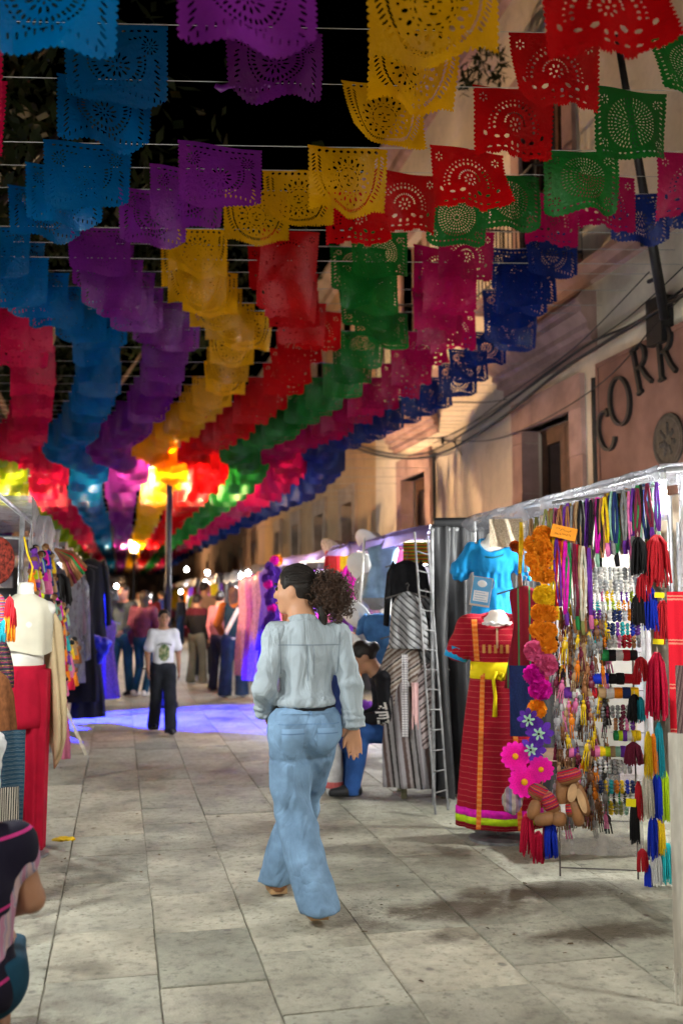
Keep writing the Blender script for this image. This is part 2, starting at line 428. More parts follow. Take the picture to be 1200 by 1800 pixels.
for k in range(90):
    x, y = rl.uniform(-.9, 2.6), rl.uniform(2.9, 9.5); s = rl.uniform(.004, .016); an = rl.random()*6; c_, s_ = math.cos(an), math.sin(an)
    lit.add([(x+s*(c_*u-s_*v), y+s*(s_*u+c_*v), .003+rl.random()*.004) for u, v in ((-1.3,-.5),(.4,-.8),(1.4,.2),(.2,.7),(-1,.4))], [(0,1,2,3,4)])
tag(lit.build('litter', M('dry_leaf_bits', (.13,.09,.045), .8, .2, .7, 3, 0)), 'scattered tiny leaf and paper scraps on the paving', None, None, 'stuff')

# ---- the facade on the right
def plaster(name, col, grime=1.0):
    m = new_mat(name); N, L = nodes_of(m); b = pbr(m)
    geo = N.new('ShaderNodeNewGeometry'); pos = geo.outputs['Position']
    n1 = tex_noise(N, L, pos, .9, 6, .6); n2 = tex_noise(N, L, pos, 12, 5, .6)
    mp = N.new('ShaderNodeMapping'); mp.inputs['Scale'].default_value = (1, 2.6, .55); L.new(pos, mp.inputs[0])
    n3 = tex_noise(N, L, mp.outputs[0], 1.6, 5, .6)
    c = ramp(N, L, n1, [(.3, [q*.78 for q in col]), (.7, [min(1, q*1.1) for q in col])])
    c = mixcol(N, L, .4, c, ramp(N, L, n2, [(.3, (.75,.74,.72)), (.7, (1,1,1))]), 'MULTIPLY')
    sp = N.new('ShaderNodeSeparateXYZ'); L.new(pos, sp.inputs[0])
    low = ramp(N, L, math_n(N, L, 'MULTIPLY', sp.outputs[2], .1), [(.20, (1,1,1)), (.36, (.0,)*3)])
    gm = math_n(N, L, 'MULTIPLY', math_n(N, L, 'MULTIPLY', ramp(N, L, n3, [(.50, (0,0,0)), (.66, (1,1,1))]), low), .6*grime, clamp=True)
    c = mixcol(N, L, gm, c, (.10,.085,.08))
    n5 = tex_noise(N, L, pos, 2.3, 8, .7); c = mixcol(N, L, math_n(N, L, 'MULTIPLY', ramp(N, L, n5, [(.56, (0,0,0)), (.62, (1,1,1))]), .35), c, [q*.55 for q in col])
    L.new(c, b.inputs['Base Color']); b.inputs['Roughness'].default_value = .9; set_spec(b, .1)
    add_bump(N, L, b, n2, .35, .02); return m
PL = [plaster('plaster_cream', (.66,.57,.45)), plaster('plaster_ochre', (.50,.33,.18)), plaster('plaster_rose', (.45,.31,.24))]
M_CANT = M('rose_quarry_stone', (.36,.23,.20), .85, .15, .25, 3, .5, 40)
M_CANT2 = M('tan_quarry_stone', (.38,.28,.20), .85, .15, .25, 3, .5, 40)
M_WOOD = M('old_brown_wood', (.10,.048,.028), .55, .3, .35, 9, .3, 60)
M_DARKGLASS = M('dark_pane', (.01,.01,.012), .08, .6, .1, 3, 0)
M_IRON = M('black_iron', (.018,.017,.017), .5, .4, .3, 20, .3, 80, metal=.4)
M_SIGN = M('painted_sign_board', (.20,.105,.08), .8, .15, .25, 2.2, .3, 40)

def wall_holes(y0, y1, z0, z1, holes, x, depth=.28):
    """street face with openings and their reveals"""
    ys = sorted({y0, y1, *[h[0] for h in holes], *[h[1] for h in holes]}); zs = sorted({z0, z1, *[h[2] for h in holes], *[h[3] for h in holes]})
    a = MB()
    for i in range(len(ys)-1):
        for j in range(len(zs)-1):
            cy_, cz = (ys[i]+ys[i+1])/2, (zs[j]+zs[j+1])/2
            if any(h[0] < cy_ < h[1] and h[2] < cz < h[3] for h in holes): continue
            a.add([(x,ys[i],zs[j]),(x,ys[i+1],zs[j]),(x,ys[i+1],zs[j+1]),(x,ys[i],zs[j+1])], [(3,2,1,0)])
    for (a0,a1,b0,b1) in holes:
        e = x+depth
        a.add([(x,a0,b0),(e,a0,b0),(e,a0,b1),(x,a0,b1)], [(0,1,2,3)]); a.add([(x,a1,b0),(e,a1,b0),(e,a1,b1),(x,a1,b1)], [(3,2,1,0)])
        a.add([(x,a0,b1),(e,a0,b1),(e,a1,b1),(x,a1,b1)], [(0,1,2,3)])
    a.add([(x,y0,z1),(x+1.5,y0,z1),(x+1.5,y1,z1),(x,y1,z1)], [(0,1,2,3)])
    a.add([(x,y0,z0),(x+1.5,y0,z0),(x+1.5,y0,z1),(x,y0,z1)], [(0,1,2,3)]); a.add([(x,y1,z0),(x+1.5,y1,z0),(x+1.5,y1,z1),(x,y1,z1)], [(3,2,1,0)])
    return a
def moulding(prof, y0, y1, x, ret=True):
    """profile of (out, z) run along the wall, mitred back at its ends"""
    a = MB(); rings = []
    for (yy, s) in ((y0, 1), (y1, -1)):
        rings.append([(x-o+.004, yy-s*0+(-o*.55 if s > 0 else o*.55)*(1 if ret else 0), z) for o, z in prof])
    n = len(prof); a.add(rings[0]+rings[1], [(i, i+1, n+i+1, n+i) for i in range(n-1)] + [tuple(range(n-1,-1,-1)), tuple(range(n, 2*n))])
    return a
CORN = [(0,3.90),(.03,3.90),(.03,3.98),(.10,4.0),(.10,4.07),(.15,4.10),(.15,4.16),(.24,4.24),(.24,4.30),(.28,4.33),(.28,4.37),(.20,4.46),(0,4.50)]
BAND = [(0,4.58),(.05,4.60),(.05,4.68),(.12,4.74),(.12,4.80),(.03,4.86),(0,4.88)]
def door(parent, y0, y1, z1, x, seed):
    """two panelled leaves with small panes at the top, under a flat head"""
    d = thing('door', None, None); d.parent = parent; w_ = (y1-y0)/2
    for k in range(2):
        a = MB(); ya = y0 + k*w_ + .005; yb = ya + w_ - .01
        zt = z1-.02; pane = (ya+.13, yb-.13, zt-.95, zt-.18)
        for (p0, p1, q0, q1) in ((ya, ya+.12, .02, zt), (yb-.12, yb, .02, zt), (ya+.12, yb-.12, zt-.16, zt), (ya+.12, yb-.12, zt-1.1, zt-.96), (ya+.12, yb-.12, 1.1, 1.26), (ya+.12, yb-.12, .02, .25)):
            a.box(x+.20, x+.25, p0, p1, q0, q1)
        a.build('door_leaf', M_WOOD, d)
        MB().box(x+.225, x+.235, pane[0]-.02, pane[1]+.02, pane[2]-.02, pane[3]+.03).build('pane', M_DARKGLASS, d)
        b = MB(); b.bevbox(ya+.11, yb-.11, 1.25, zt-1.09, 0, .03, .02)
        b.v = [(x+.245-p[2], p[0], p[1]) for p in b.v]; b.build('panel', M_WOOD, d)
        b = MB(); b.bevbox(ya+.11, yb-.11, .24, 1.11, 0, .03, .02); b.v = [(x+.245-p[2], p[0], p[1]) for p in b.v]; b.build('panel', M_WOOD, d)
    MB().box(x+.19, x+.27, y0-.02, y1+.02, z1-.03, z1+.05).build('door_head', M_WOOD, d)
    return d
def surround(parent, y0, y1, z1, x, mat, w_=.27, z0=0.0):
    """stone frame, course by course up each jamb and a lintel of three blocks"""
    s = thing('door_surround', None, None); s.parent = parent
    for side in (0, 1):
        z = z0
        while z < z1-.05:
            h = min(random.choice((.42,.5,.58)), z1-z)
            o = random.uniform(-.006, .006)
            ya, yb = (y0-w_, y0+.015) if side == 0 else (y1-.015, y1+w_)
            MB().box(x-.05+o, x+.16, ya, yb, z+.003, z+h-.003).build('jamb_stone', mat, s); z += h
    for k in range(3):
        ya = y0-w_+(y1-y0+2*w_)*k/3; yb = y0-w_+(y1-y0+2*w_)*(k+1)/3
        MB().box(x-.055+random.uniform(-.004,.004), x+.16, ya+.003, yb-.003, z1, z1+.34).build('lintel_stone', mat, s)
def upper_window(parent, y0, y1, x, mat):
    wn = thing('window', None, None); wn.parent = parent
    MB().box(x+.2, x+.23, y0, y1, 5.0, 7.3).build('pane', M_DARKGLASS, wn)
    a = MB()
    for yy in (y0, (y0+y1)/2-.04, y1-.08): a.box(x+.17, x+.24, yy, yy+.08, 5.0, 7.3)
    for zz in (5.0, 6.1, 7.22): a.box(x+.172, x+.238, y0+.05, y1-.05, zz, zz+.08)
    a.build('window_frame', M_WOOD, wn)
    f = MB(); f.box(x-.05, x+.15, y0-.24, y0, 4.89, 7.3); f.box(x-.05, x+.15, y1, y1+.24, 4.89, 7.3); f.box(x-.06, x+.15, y0-.25, y1+.25, 7.302, 7.6)
    f.build('stone_frame', mat, wn)
    MB().box(x-.55, x+.1, y0-.35, y1+.35, 4.80, 4.9).build('balcony_slab', mat, wn)
    r = MB()
    for (p, q) in (((x-.52, y0-.32), (x-.52, y1+.32)), ((x-.52, y0-.32), (x, y0-.32)), ((x-.52, y1+.32), (x, y1+.32))):
        for z in (4.98, 5.85): r.tube([(p[0], p[1], z), (q[0], q[1], z)], .014, 6)
        n = int(math.hypot(q[0]-p[0], q[1]-p[1])/.11)
        for k in range(n+1):
            t = k/n; r.tube([(p[0]+(q[0]-p[0])*t, p[1]+(q[1]-p[1])*t, 4.9), (p[0]+(q[0]-p[0])*t, p[1]+(q[1]-p[1])*t, 5.85)], .008, 4)
    r.build('balcony_railing', M_IRON, wn)

def building(label, y0, y1, doors, mat, stone, top=9.2, corn=True, x=XW, uppers=None, head=3.40):
    b = thing('building', label, 'building', (0, 0, 0), 0, 'buildings along the right of the street')
    holes = [(d0, d1, -.02, head) for d0, d1 in doors]
    up = doors if uppers is None else uppers
    holes += [(d0+.05, d1-.05, 5.0, 7.3) for d0, d1 in up]
    wall_holes(y0, y1, -.02, top, holes, x).build('wall', mat, b)
    for d0, d1 in doors:
        door(b, d0, d1, head, x, 0); surround(b, d0, d1, head, x, stone)
        if corn: moulding(CORN, d0-.55, d1+.55, x).build('door_cornice', stone, b)
    moulding(BAND, y0+.01, y1-.01, x, False).build('string_course', stone, b)
    moulding([(0,top-.5),(.1,top-.45),(.1,top-.3),(.3,top-.12),(.3,top-.02),(0,top+.03)], y0+.01, y1-.01, x, False).build('roof_cornice', stone, b)
    for d0, d1 in up: upper_window(b, d0+.05, d1-.05, x, stone)
    return b
near_b = building('cream plastered building with carved door cornices and painted sign board, nearest on the right', -6, 17.4, [(-.6,.7), (9.32,10.58), (14.28,15.58)], PL[0], M_CANT, uppers=[(9.32,10.58), (14.28,15.58)])
building('ochre building with row of narrow stone-framed doors beyond the cream building', 17.4, 31.5, [(19.1,20.1), (22.0,23.0), (25.2,26.2), (28.3,29.3)], PL[1], M_CANT2, 8.6, corn=False)
building('rose-brown building farthest down the right side of the street', 31.5, 62, [(33.5,34.6), (37,38.1), (41,42.1), (46,47.2), (52,53.2)], PL[2], M_CANT2, 8.0, corn=False)
# pilasters between the ochre bays
for yy in (17.45, 21.0, 24.1, 27.2, 30.4):
    pass
# drain pipes
for yy in (8.98, 14.03):
    MB().tube([(XW-.05, yy-.22, 0), (XW-.05, yy-.22, 3.62)], .03, 8).build('drain_pipe', M_IRON, near_b)

# the painted board with iron letters CORR and the round emblem
sg = thing('wall_sign', 'red-brown wall sign board with dark raised letters CORR and round emblem', 'sign', (XW-.03, 8.7, 0))
a = MB(); a.box(-.02, .02, -3.6, 0, 2.35, 3.74); a.build('board', M_SIGN, sg)
f = MB(); f.box(-.035, -.021, -3.6, 0, 3.70, 3.742); f.box(-.035, -.021, -.04, 0.002, 2.35, 3.699); f.build('board_edge', M_SIGN, sg)
def ribbon(pts, w0, w1=None):
    """flat raised stroke in the letter plane (u along the wall towards the viewer, v up), thickness outwards"""
    a = MB(); w1 = w1 or w0; n = len(pts); rg = []
    for i, (u, v) in enumerate(pts):
        p = pts[max(i-1, 0)]; q = pts[min(i+1, n-1)]; tx, ty = q[0]-p[0], q[1]-p[1]; l = math.hypot(tx, ty)+1e-9
        # broad-nib pen: vertical strokes thicker
        wd = (w0 + (w1-w0)*abs(ty)/l)/2; nx, ny = -ty/l*wd, tx/l*wd
        rg.append([(-.022, -(u+nx), v+ny), (-.022, -(u-nx), v-ny), (-.055, -(u-nx), v-ny), (-.055, -(u+nx), v+ny)])
    return a.loft(rg)
def letter(ch, s):
    out = []
    if ch == 'C': out = [[(s*.36*math.cos(t), s*.5*math.sin(t)) for t in np.linspace(rad(48), rad(312), 26)], [(s*.24, s*.26), (s*.25, s*.44)]]
    if ch == 'O': out = [[(s*.38*math.cos(t), s*.5*math.sin(t)) for t in np.linspace(0, 2*PI, 33)]]
    if ch == 'R':
        bowl = [(-s*.2, s*.48), (0, s*.48)] + [(s*.22*math.cos(t), s*.25+s*.23*math.sin(t)) for t in np.linspace(PI/2, -PI/2, 12)] + [(-s*.2, s*.02)]
        out = [[(-s*.2, -s*.5), (-s*.2, s*.5)], bowl, [(-s*.02, s*.02), (s*.14, -s*.3), (s*.30, -s*.5)], [(-s*.3, -s*.5), (-s*.1, -s*.5)], [(-s*.3, s*.5), (-s*.1, s*.5)]]
    return out
for ch, u, v, s, ang in (('C', .21, 3.06, .40, 30), ('O', .47, 3.29, .46, 22), ('R', .87, 3.52, .42, 15), ('R', 1.27, 3.56, .44, 6)):
    a = MB()
    for st in letter(ch, s):
        c_, s_ = math.cos(rad(ang)), math.sin(rad(ang))
        r_ = ribbon([(u + p*c_ - q*s_, v + p*s_ + q*c_) for p, q in st], .022, .045); a.add(r_.v, r_.f)
    a.build('letter', M_IRON, sg)
a = MB(); a.lathe([(.02,0),(.20,0),(.23,.012),(.23,.03),(.20,.035),(.18,.028),(.02,.028)], 28)
for k in range(18): a.ball((.13*math.cos(k*.9)*(1-k/26), .13*math.sin(k*.9)*(1-k/26), .03), (.03,.02,.012), 6, 4)
a.xf(Matrix.Translation((-.02, -1.28, 2.80)) @ Matrix.Rotation(-PI/2, 4, 'Y')); a.build('emblem', M('weathered_bronze', (.05,.045,.04), .6, .4, .3, 20, .6, 60, metal=.5), sg)

# cables along the wall
def cable(name, label, pts, r, group='cables slung along the facade'):
    P = []
    for i in range(len(pts)-1):
        p0 = Vector(pts[max(i-1,0)]); p1 = Vector(pts[i]); p2 = Vector(pts[i+1]); p3 = Vector(pts[min(i+2,len(pts)-1)])
        for k in range(8):
            t = k/8; P.append(.5*((2*p1)+(p2-p0)*t+(2*p0-5*p1+4*p2-p3)*t*t+(3*p1-p0-3*p2+p3)*t**3))
    P.append(Vector(pts[-1])); o = MB().tube(P, r, 6).build(name, M_IRON, None, True)
    return tag(o, label, 'cable', group)
def cpts(xy, x): return [onx(p, q, x) for p, q in xy]
cable('cable', 'thick black cable sagging along the wall, lowest of the bundle', cpts([(600,775),(650,797),(720,806),(790,790),(880,735),(980,655),(1090,585),(1230,500)], 4.36), .018)
cable('cable', 'thick black cable running just above the lowest one on the wall', cpts([(600,768),(660,793),(740,798),(830,752),(930,680),(1030,607),(1120,565),(1230,485)], 4.40), .013)
cable('cable', 'thin wire slanting up across the door cornice to the flagpole foot', cpts([(700,772),(790,765),(900,690),(1010,610),(1140,478)], 4.33), .006)
cable('cable', 'thin wire looping over the plaster below the second cornice', cpts([(640,702),(760,706),(840,708),(890,702)], 4.44), .006)
cable('cable', 'thin wire crossing the door lintel towards the sign board', cpts([(760,770),(850,775),(940,745),(1060,670),(1160,560),(1240,480)], 4.38), .006)
cable('cable', 'thin wire highest on the wall, above the door cornice', cpts([(760,780),(870,720),(980,640),(1100,560),(1230,440)], 4.42), .006)
br = thing('cable_bracket', 'small iron bracket holding cables on the cream wall', 'bracket', onx(800, 777, XW))
MB().tube([(0,0,0),(-.18,.02,.02)], .012, 6).build('arm', M_IRON, br); MB().tube([(-.02,0,0),(-.02,-.3,-.22)], .008, 6).build('stay', M_IRON, br)
MB().tube([(-.18,.02,-.03),(-.18,.02,.07)], .02, 6).build('insulator', M_IRON, br)
# flagpole leaning out from the wall above the sign
fp = thing('flagpole', 'dark iron flagpole leaning out from wall above the sign', 'pole', (XW, 7.52, 3.82))
p0 = onx(1168, 560, XW-.12) - Vector(fp.location); p1 = onx(1083, 60, XW-1.0) - Vector(fp.location)
MB().tube([p0, p0.lerp(p1, .3), p0.lerp(p1, .7), p1], [.045,.04,.03,.025], 8).build('shaft', M_IRON, fp, True)
MB().box(-.12, .0, -.12, .12, -.18, .22).build('wall_socket', M_IRON, fp)
for t in (.16, .30):
    q = p0.lerp(p1, t); MB().tube([q, q+Vector((-.02, .12, .0))], .018, 6).build('cleat', M_IRON, fp)
# building closing the far end of the street
eb = thing('end_building', 'dim low building closing the far end of the street', 'building', (0, 78, 0))
MB().box(-20, 12, 0, 6, 0, 7).build('wall', PL[2], eb)
for k in range(6): MB().box(-13+k*4, -11.6+k*4, -.03, .02, .5, 3.2).build('window', M_DARKGLASS, eb)

# ---- trees over the left side, nearly lost in the dark
M_LEAF = M('dark_leaf', (.016,.028,.010), .6, .2, .4, 3, 0, transl=.25)
M_BARK = M('bark', (.07,.055,.045), .9, .1, .3, 8, .8, 30)
def leaf_cloud(n, rx, ry, rz, c, size, seed):
    r = np.random.RandomState(seed); V = []; F = []
    cl = r.uniform(-1, 1, (36, 3)); cl = cl[(cl**2).sum(1) < 1]
    for i in range(n):
        q = cl[r.randint(len(cl))] + r.normal(0, .17, 3); p = Vector((c[0]+q[0]*rx, c[1]+q[1]*ry, c[2]+q[2]*rz))
        a = Vector(r.normal(0,1,3)).normalized(); b = a.orthogonal().normalized(); s = size*r.uniform(.6, 1.3); k = len(V)
        V += [p-a*s, p+b*s*.42, p+a*s, p-b*s*.42]; F.append((k,k+1,k+2,k+3))
    return make_mesh('crown', V, F)
def tree(label, x, y, h, rx, ry, rz, n, seed):
    t = thing('tree', label, 'tree', (x, y, 0), 0, 'street trees on the left')
    a = MB(); a.tube([(0,0,0),(.05,.05,1.5),(-.05,.1,3),(.1,.1,h*.75)], [.24,.19,.16,.1], 10)
    rr = random.Random(seed)
    for k in range(7):
        an = k*.9; a.tube([(0,.1,3+.25*k),(math.cos(an)*.8, .1+math.sin(an)*.8, 4+.35*k),(math.cos(an)*rx*.7, math.sin(an)*ry*.7, h-.6+rr.random())], [.08,.05,.02], 6)
    a.build('trunk', M_BARK, t, True)
    obj('crown', leaf_cloud(n, rx, ry, rz, (0,0,h), .11, seed), M_LEAF, t)
tree('dark leafy tree over the near left stalls, behind the blue paper flags', -2.6, 9.0, 6.6, 3.4, 3.6, 2.2, 7000, 3)
tree('dark leafy tree farther left behind the purple paper flags', -1.6, 17.5, 7.2, 4.0, 4.0, 2.4, 5000, 5)
tree('small dark tree far down the left side of street', -3.2, 28, 6.4, 3.2, 3.4, 2.2, 2500, 8)
pl_ = thing('balcony_plant', 'small leafy plant sticking out above, beside the nearest yellow flags', 'plant', onx(850, 150, 4.0))
obj('crown', leaf_cloud(160, .28, .28, .28, (0,0,.15), .07, 21), M_LEAF, pl_)
MB().lathe([(.08,-.35),(.13,-.12),(.14,-.1),(.12,-.1)], 12).build('pot', M_CANT, pl_)
MB().tube([(0,0,-.3),(.55,0,-.3)], .02, 6).build('bracket', M_IRON, pl_)

# ---- street lamps
M_LAMPGLASS = plastic('lantern_glass', (.9,.8,.6), .10, .1, .6)
def street_lamp(label, x, y, h, strength):
    t = thing('street_lamp', label, 'street lamp', (x, y, 0), 0, 'street lamps down the middle')
    a = MB(); a.lathe([(.16,0),(.17,.05),(.12,.12),(.11,.5),(.08,.56),(.055,.62),(.05,1.6),(.06,1.64),(.045,1.7),(.038,h-.42),(.06,h-.4),(.05,h-.36)], 12); a.build('post', M_IRON, t, True)
    MB().lathe([(.06,h-.36),(.10,h-.30),(.10,h-.28)], 12).build('lantern_base', M_IRON, t)
    MB().lathe([(.10,h-.28),(.17,h+.12)], 6).build('lantern_glass', M_LAMPGLASS, t)
    b = MB()
    for k in range(6):
        an = 2*PI*k/6; b.tube([(.10*math.cos(an), .10*math.sin(an), h-.28), (.17*math.cos(an), .17*math.sin(an), h+.12)], .008, 4)
    b.build('lantern_frame', M_IRON, t)
    MB().lathe([(.20,h+.12),(.18,h+.16),(.07,h+.26),(.03,h+.30),(.025,h+.36),(.01,h+.38)], 12).build('lantern_cap', M_IRON, t)
    MB().ball((0,0,h-.06), (.055,.055,.075), 10, 8).build('bulb', emit('sodium_glow_%d' % int(strength), (1.0,.64,.34), strength), t, True)
lp = ony(295, 797, 14.0)
street_lamp('lit street lamp among the paper flags behind the boy', lp.x+.03, 14.0, lp.z+.06, 3900)
street_lamp('added street lamp out of frame on the left, brightening the facade', -2.55, 14.4, 3.0, 7200)  # added lamp out of frame, lifts the facade brightness
lp2 = ony(236, 960, 33.0)
street_lamp('second lit street lamp farther down the street', lp2.x, 33.0, lp2.z+.06, 2600)
street_lamp('farthest lit street lamp near the end of street', 0.9, 54.0, 3.9, 2500)
street_lamp('added unseen street lamp behind the viewer, brightening the near street', 1.4, -4.5, 4.1, 700)  # extra lamp behind the camera, put in to brighten facade and paving
# ================================================================== PAPER FLAGS ON STRINGS
FW, FH = .45, .375
def flag_holes(design):
    H = []   # cx, cy, rx, ry, angle  in metres, cy downwards from the string
    def e(cx, cy, rx, ry, a=0.0): H.append((cx, cy, rx, ry, a))
    def radial(cx, cy, r, n, rx, ry, ph=0.0, a0=0, a1=2*PI):
        for k in range(n):
            t = a0 + (a1-a0)*(k+.5)/n + ph; e(cx+r*math.cos(t), cy+r*math.sin(t), rx, ry, t)
    c = (0, .175)
    if design == 'sun':
        radial(*c, .025, 5, .006, .003); e(-.022,.16,.009,.004); e(.022,.16,.009,.004); e(0,.2,.016,.004); e(0,.178,.004,.008)
        radial(*c, .062, 12, .003, .011); radial(*c, .078, 18, .0035, .004)
        radial(*c, .10, 16, .013, .0075); radial(*c, .122, 16, .006, .005, .2)
        for k in range(13):
            t = k/12; yy = .05+.22*t; xx = .195-.05*t**3
            for s in (-1, 1):
                e(s*xx, yy, .014, .0045, s*.7); e(s*(xx-.032-.0*t), yy+.008, .013, .0045, -s*.9)
        radial(0, .17, .155, 22, .011, .0035, 0, .25*PI, .75*PI)
        for k in range(9): e(-.16+.04*k, .022, .011, .008, .5*(k-4)*.2)
        for k in (-3,-2,2,3): e(k*.055, .345, .003, .018)
    elif design == 'rosette':
        for (cx, cy, r) in ((0,.19,.055), (-.145,.10,.035), (.145,.10,.035)):
            radial(cx, cy, r*.35, 6, r*.14, r*.08); radial(cx, cy, r*.85, 12, r*.28, r*.1)
        radial(*c, .10, 20, .012, .005, 0, -.1*PI, 1.1*PI); radial(*c, .125, 26, .005, .006, 0, -.1*PI, 1.1*PI)
        for k in range(7):
            for s in (-1, 1): e(s*(.175+.006*(k%2)), .165+.024*k, .014, .005, s*.6)
        for k in range(15): e(-.19+.027*k, .325-.02*math.cos((k-7)*.32), .004, .011)
        for k in range(11): e(-.17+.034*k, .028, .010, .006, .0)
        for s in (-1, 1):
            for k in range(4): e(s*(.06+.022*k), .068-.004*k, .008, .0045, s*.5)
    elif design == 'radial':
        for j, r in enumerate((.022,.043,.064,.086,.108,.128)): radial(*c, r, 10+7*j, .0085, .0032, .1*j)
        for k in range(10):
            for s in (-1, 1): e(s*.19, .05+.028*k, .013, .004, s*.5)
        for k in range(13): e(-.17+.0285*k, .335, .008, .0055)
        for s in (-1, 1): radial(s*.155, .065, .018, 7, .007, .004); radial(s*.155, .29, .018, 7, .007, .004)
    else:   # arch
        radial(0, .20, .03, 8, .010, .006); e(0,.20,.009,.009)
        radial(0, .20, .062, 14, .007, .006, 0, -PI, 0); radial(0, .215, .12, 17, .010, .0065, 0, -1.05*PI, .05*PI)
        radial(0, .215, .145, 21, .006, .004, 0, -1.05*PI, .05*PI)
        for s in (-1, 1):
            e(s*.055,.27,.02,.013,s*.4); e(s*.11,.275,.017,.010,-s*.3); e(s*.165,.25,.010,.018,s*.4); e(s*.02,.30,.008,.012,0)
        for k in range(8): e(-.15+.043*k, .33, .013, .006, .2*(k%2))
        for s in (-1, 1): radial(s*.17, .06, .018, 6, .008, .005)
    sh = .82 if design in ('arch', 'radial') else .92
    return [(a, b, c*sh, d*sh, e_) for a, b, c, d, e_ in H]
def flag_mesh(design, nx, nz, bend, seed, small=True):
    r = random.Random(seed); xs = np.linspace(-FW/2, FW/2, nx+1); zs = np.linspace(0, FH, nz+1)
    cx = (xs[:-1]+xs[1:])/2; cz = (zs[:-1]+zs[1:])/2; X, Z = np.meshgrid(cx, cz, indexing='ij')
    keep = np.ones(X.shape, bool)
    if small:
        for (hx, hz, rx, rz, a) in flag_holes(design):
            if nx < 100: rx, rz = max(rx, .3*FW/nx), max(rz, .3*FW/nx)
            dx, dz = X-hx, Z-hz; ca, sa = math.cos(a), math.sin(a)
            keep &= ((dx*ca+dz*sa)/rx)**2 + ((-dx*sa+dz*ca)/rz)**2 > 1
    # scalloped sides and foot
    sc = .0225
    side = FW/2 - .009*(1-np.abs(np.sin(Z/sc*PI)))
    keep &= (np.abs(X) < side) | (Z < .012)
    u = X/(FW/2)
    if design == 'sun': foot = FH - .055*np.clip((np.abs(u)-.0)*1.0, 0, 1)*(np.abs(u) < .62) - .04*(np.abs(u) >= .62) - .01*(1-np.abs(np.sin(X/.018*PI)))
    elif design == 'rosette': foot = FH - .05*u**4 - .009*(1-np.abs(np.sin(X/sc*PI)))
    elif design == 'radial': foot = FH - .035*u**6 - .007*(1-np.abs(np.sin(X/sc*PI)))
    else: foot = FH - .012*(np.sign(np.sin(X/.05*PI)) > 0) - .008*(1-np.abs(np.sin(X/.015*PI)))
    keep &= Z < foot
    a1, a2, ph, tw = r.uniform(.2, .9)*bend, r.uniform(.3, 1)*bend, r.uniform(0, 6), r.uniform(-1, 1)*bend
    VX, VZ = np.meshgrid(xs, zs, indexing='ij'); t = VZ/FH
    Yd = t*(a1*.06*np.sin(VX*9+ph) + a2*.03*np.sin(VX*21+2*ph+t*2)) + .03*a2*np.sin(t*3+ph) * t + tw*.10*VX*t + .05*(r.random()-.35)*bend*t**2
    taper = 1-.05*t
    V = np.stack([VX*taper, Yd, -VZ + .006*np.sin(VX*14+ph)*(1-t)], -1).reshape(-1, 3)
    i, j = np.nonzero(keep); m = nz+1
    Q = np.stack([i*m+j, (i+1)*m+j, (i+1)*m+j+1, i*m+j+1], 1)
    used = np.unique(Q); rm = np.full(len(V), -1); rm[used] = np.arange(len(used))
    return np_mesh('paper_flag', V[used], rm[Q], True)
DES = ['sun', 'rosette', 'radial', 'arch']
FLAGS = {}
for d in DES:
    FLAGS[d] = [[flag_mesh(d, 132, 110, b, 7*k+len(d)) for k, b in enumerate((.8, 1.2, 1.6, 1.1))],
                [flag_mesh(d, 72, 60, b, 11*k+len(d)) for k, b in enumerate((.9, 1.3, 1.7))],
                [flag_mesh(d, 26, 22, b, 13*k+len(d), False) for k, b in enumerate((.7, 1.1, 1.4))]]
PC = dict(orange=(.85,.14,.01), lime=(.26,.42,.01), crimson=(.72,.008,.075), blue=(.0,.13,.36), purple=(.19,.018,.24), yellow=(.80,.40,.003),
          red=(.60,.004,.006), green=(.012,.20,.025), magenta=(.55,.004,.10), navy=(.006,.028,.22))
ORDER = [('crimson','arch',-8), ('blue','rosette',-7), ('purple','rosette',-6), ('orange','radial',-5), ('lime','rosette',-4), ('crimson','arch',-3), ('blue','rosette',-2), ('purple','rosette',-1), ('yellow','sun',0),
         ('red','arch',1), ('green','radial',2), ('magenta','arch',3), ('navy','rosette',4)]
PMAT = {k: paper_mat('paper_'+k, c) for k, c in PC.items()}
M_STRING = M('white_string', (.34,.33,.31), .7, .2, .1, 5, 0)
ORD = ['first','second','third','fourth','fifth','sixth','seventh','eighth','ninth','tenth','eleventh','twelfth','thirteenth','fourteenth','fifteenth','sixteenth','seventeenth','eighteenth','nineteenth','twentieth',
       'twenty-first','twenty-second','twenty-third','twenty-fourth','twenty-fifth','twenty-sixth','twenty-seventh','twenty-eighth','twenty-ninth','thirtieth','thirty-first','thirty-second','thirty-third','thirty-fourth','thirty-fifth','thirty-sixth','thirty-seventh','thirty-eighth','thirty-ninth','fortieth','forty-first','forty-second','forty-third','forty-fourth','forty-fifth','forty-sixth','forty-seventh','forty-eighth','forty-ninth','fiftieth','fifty-first','fifty-second','fifty-third','fifty-fourth','fifty-fifth','fifty-sixth','fifty-seventh','fifty-eighth','fifty-ninth','sixtieth']
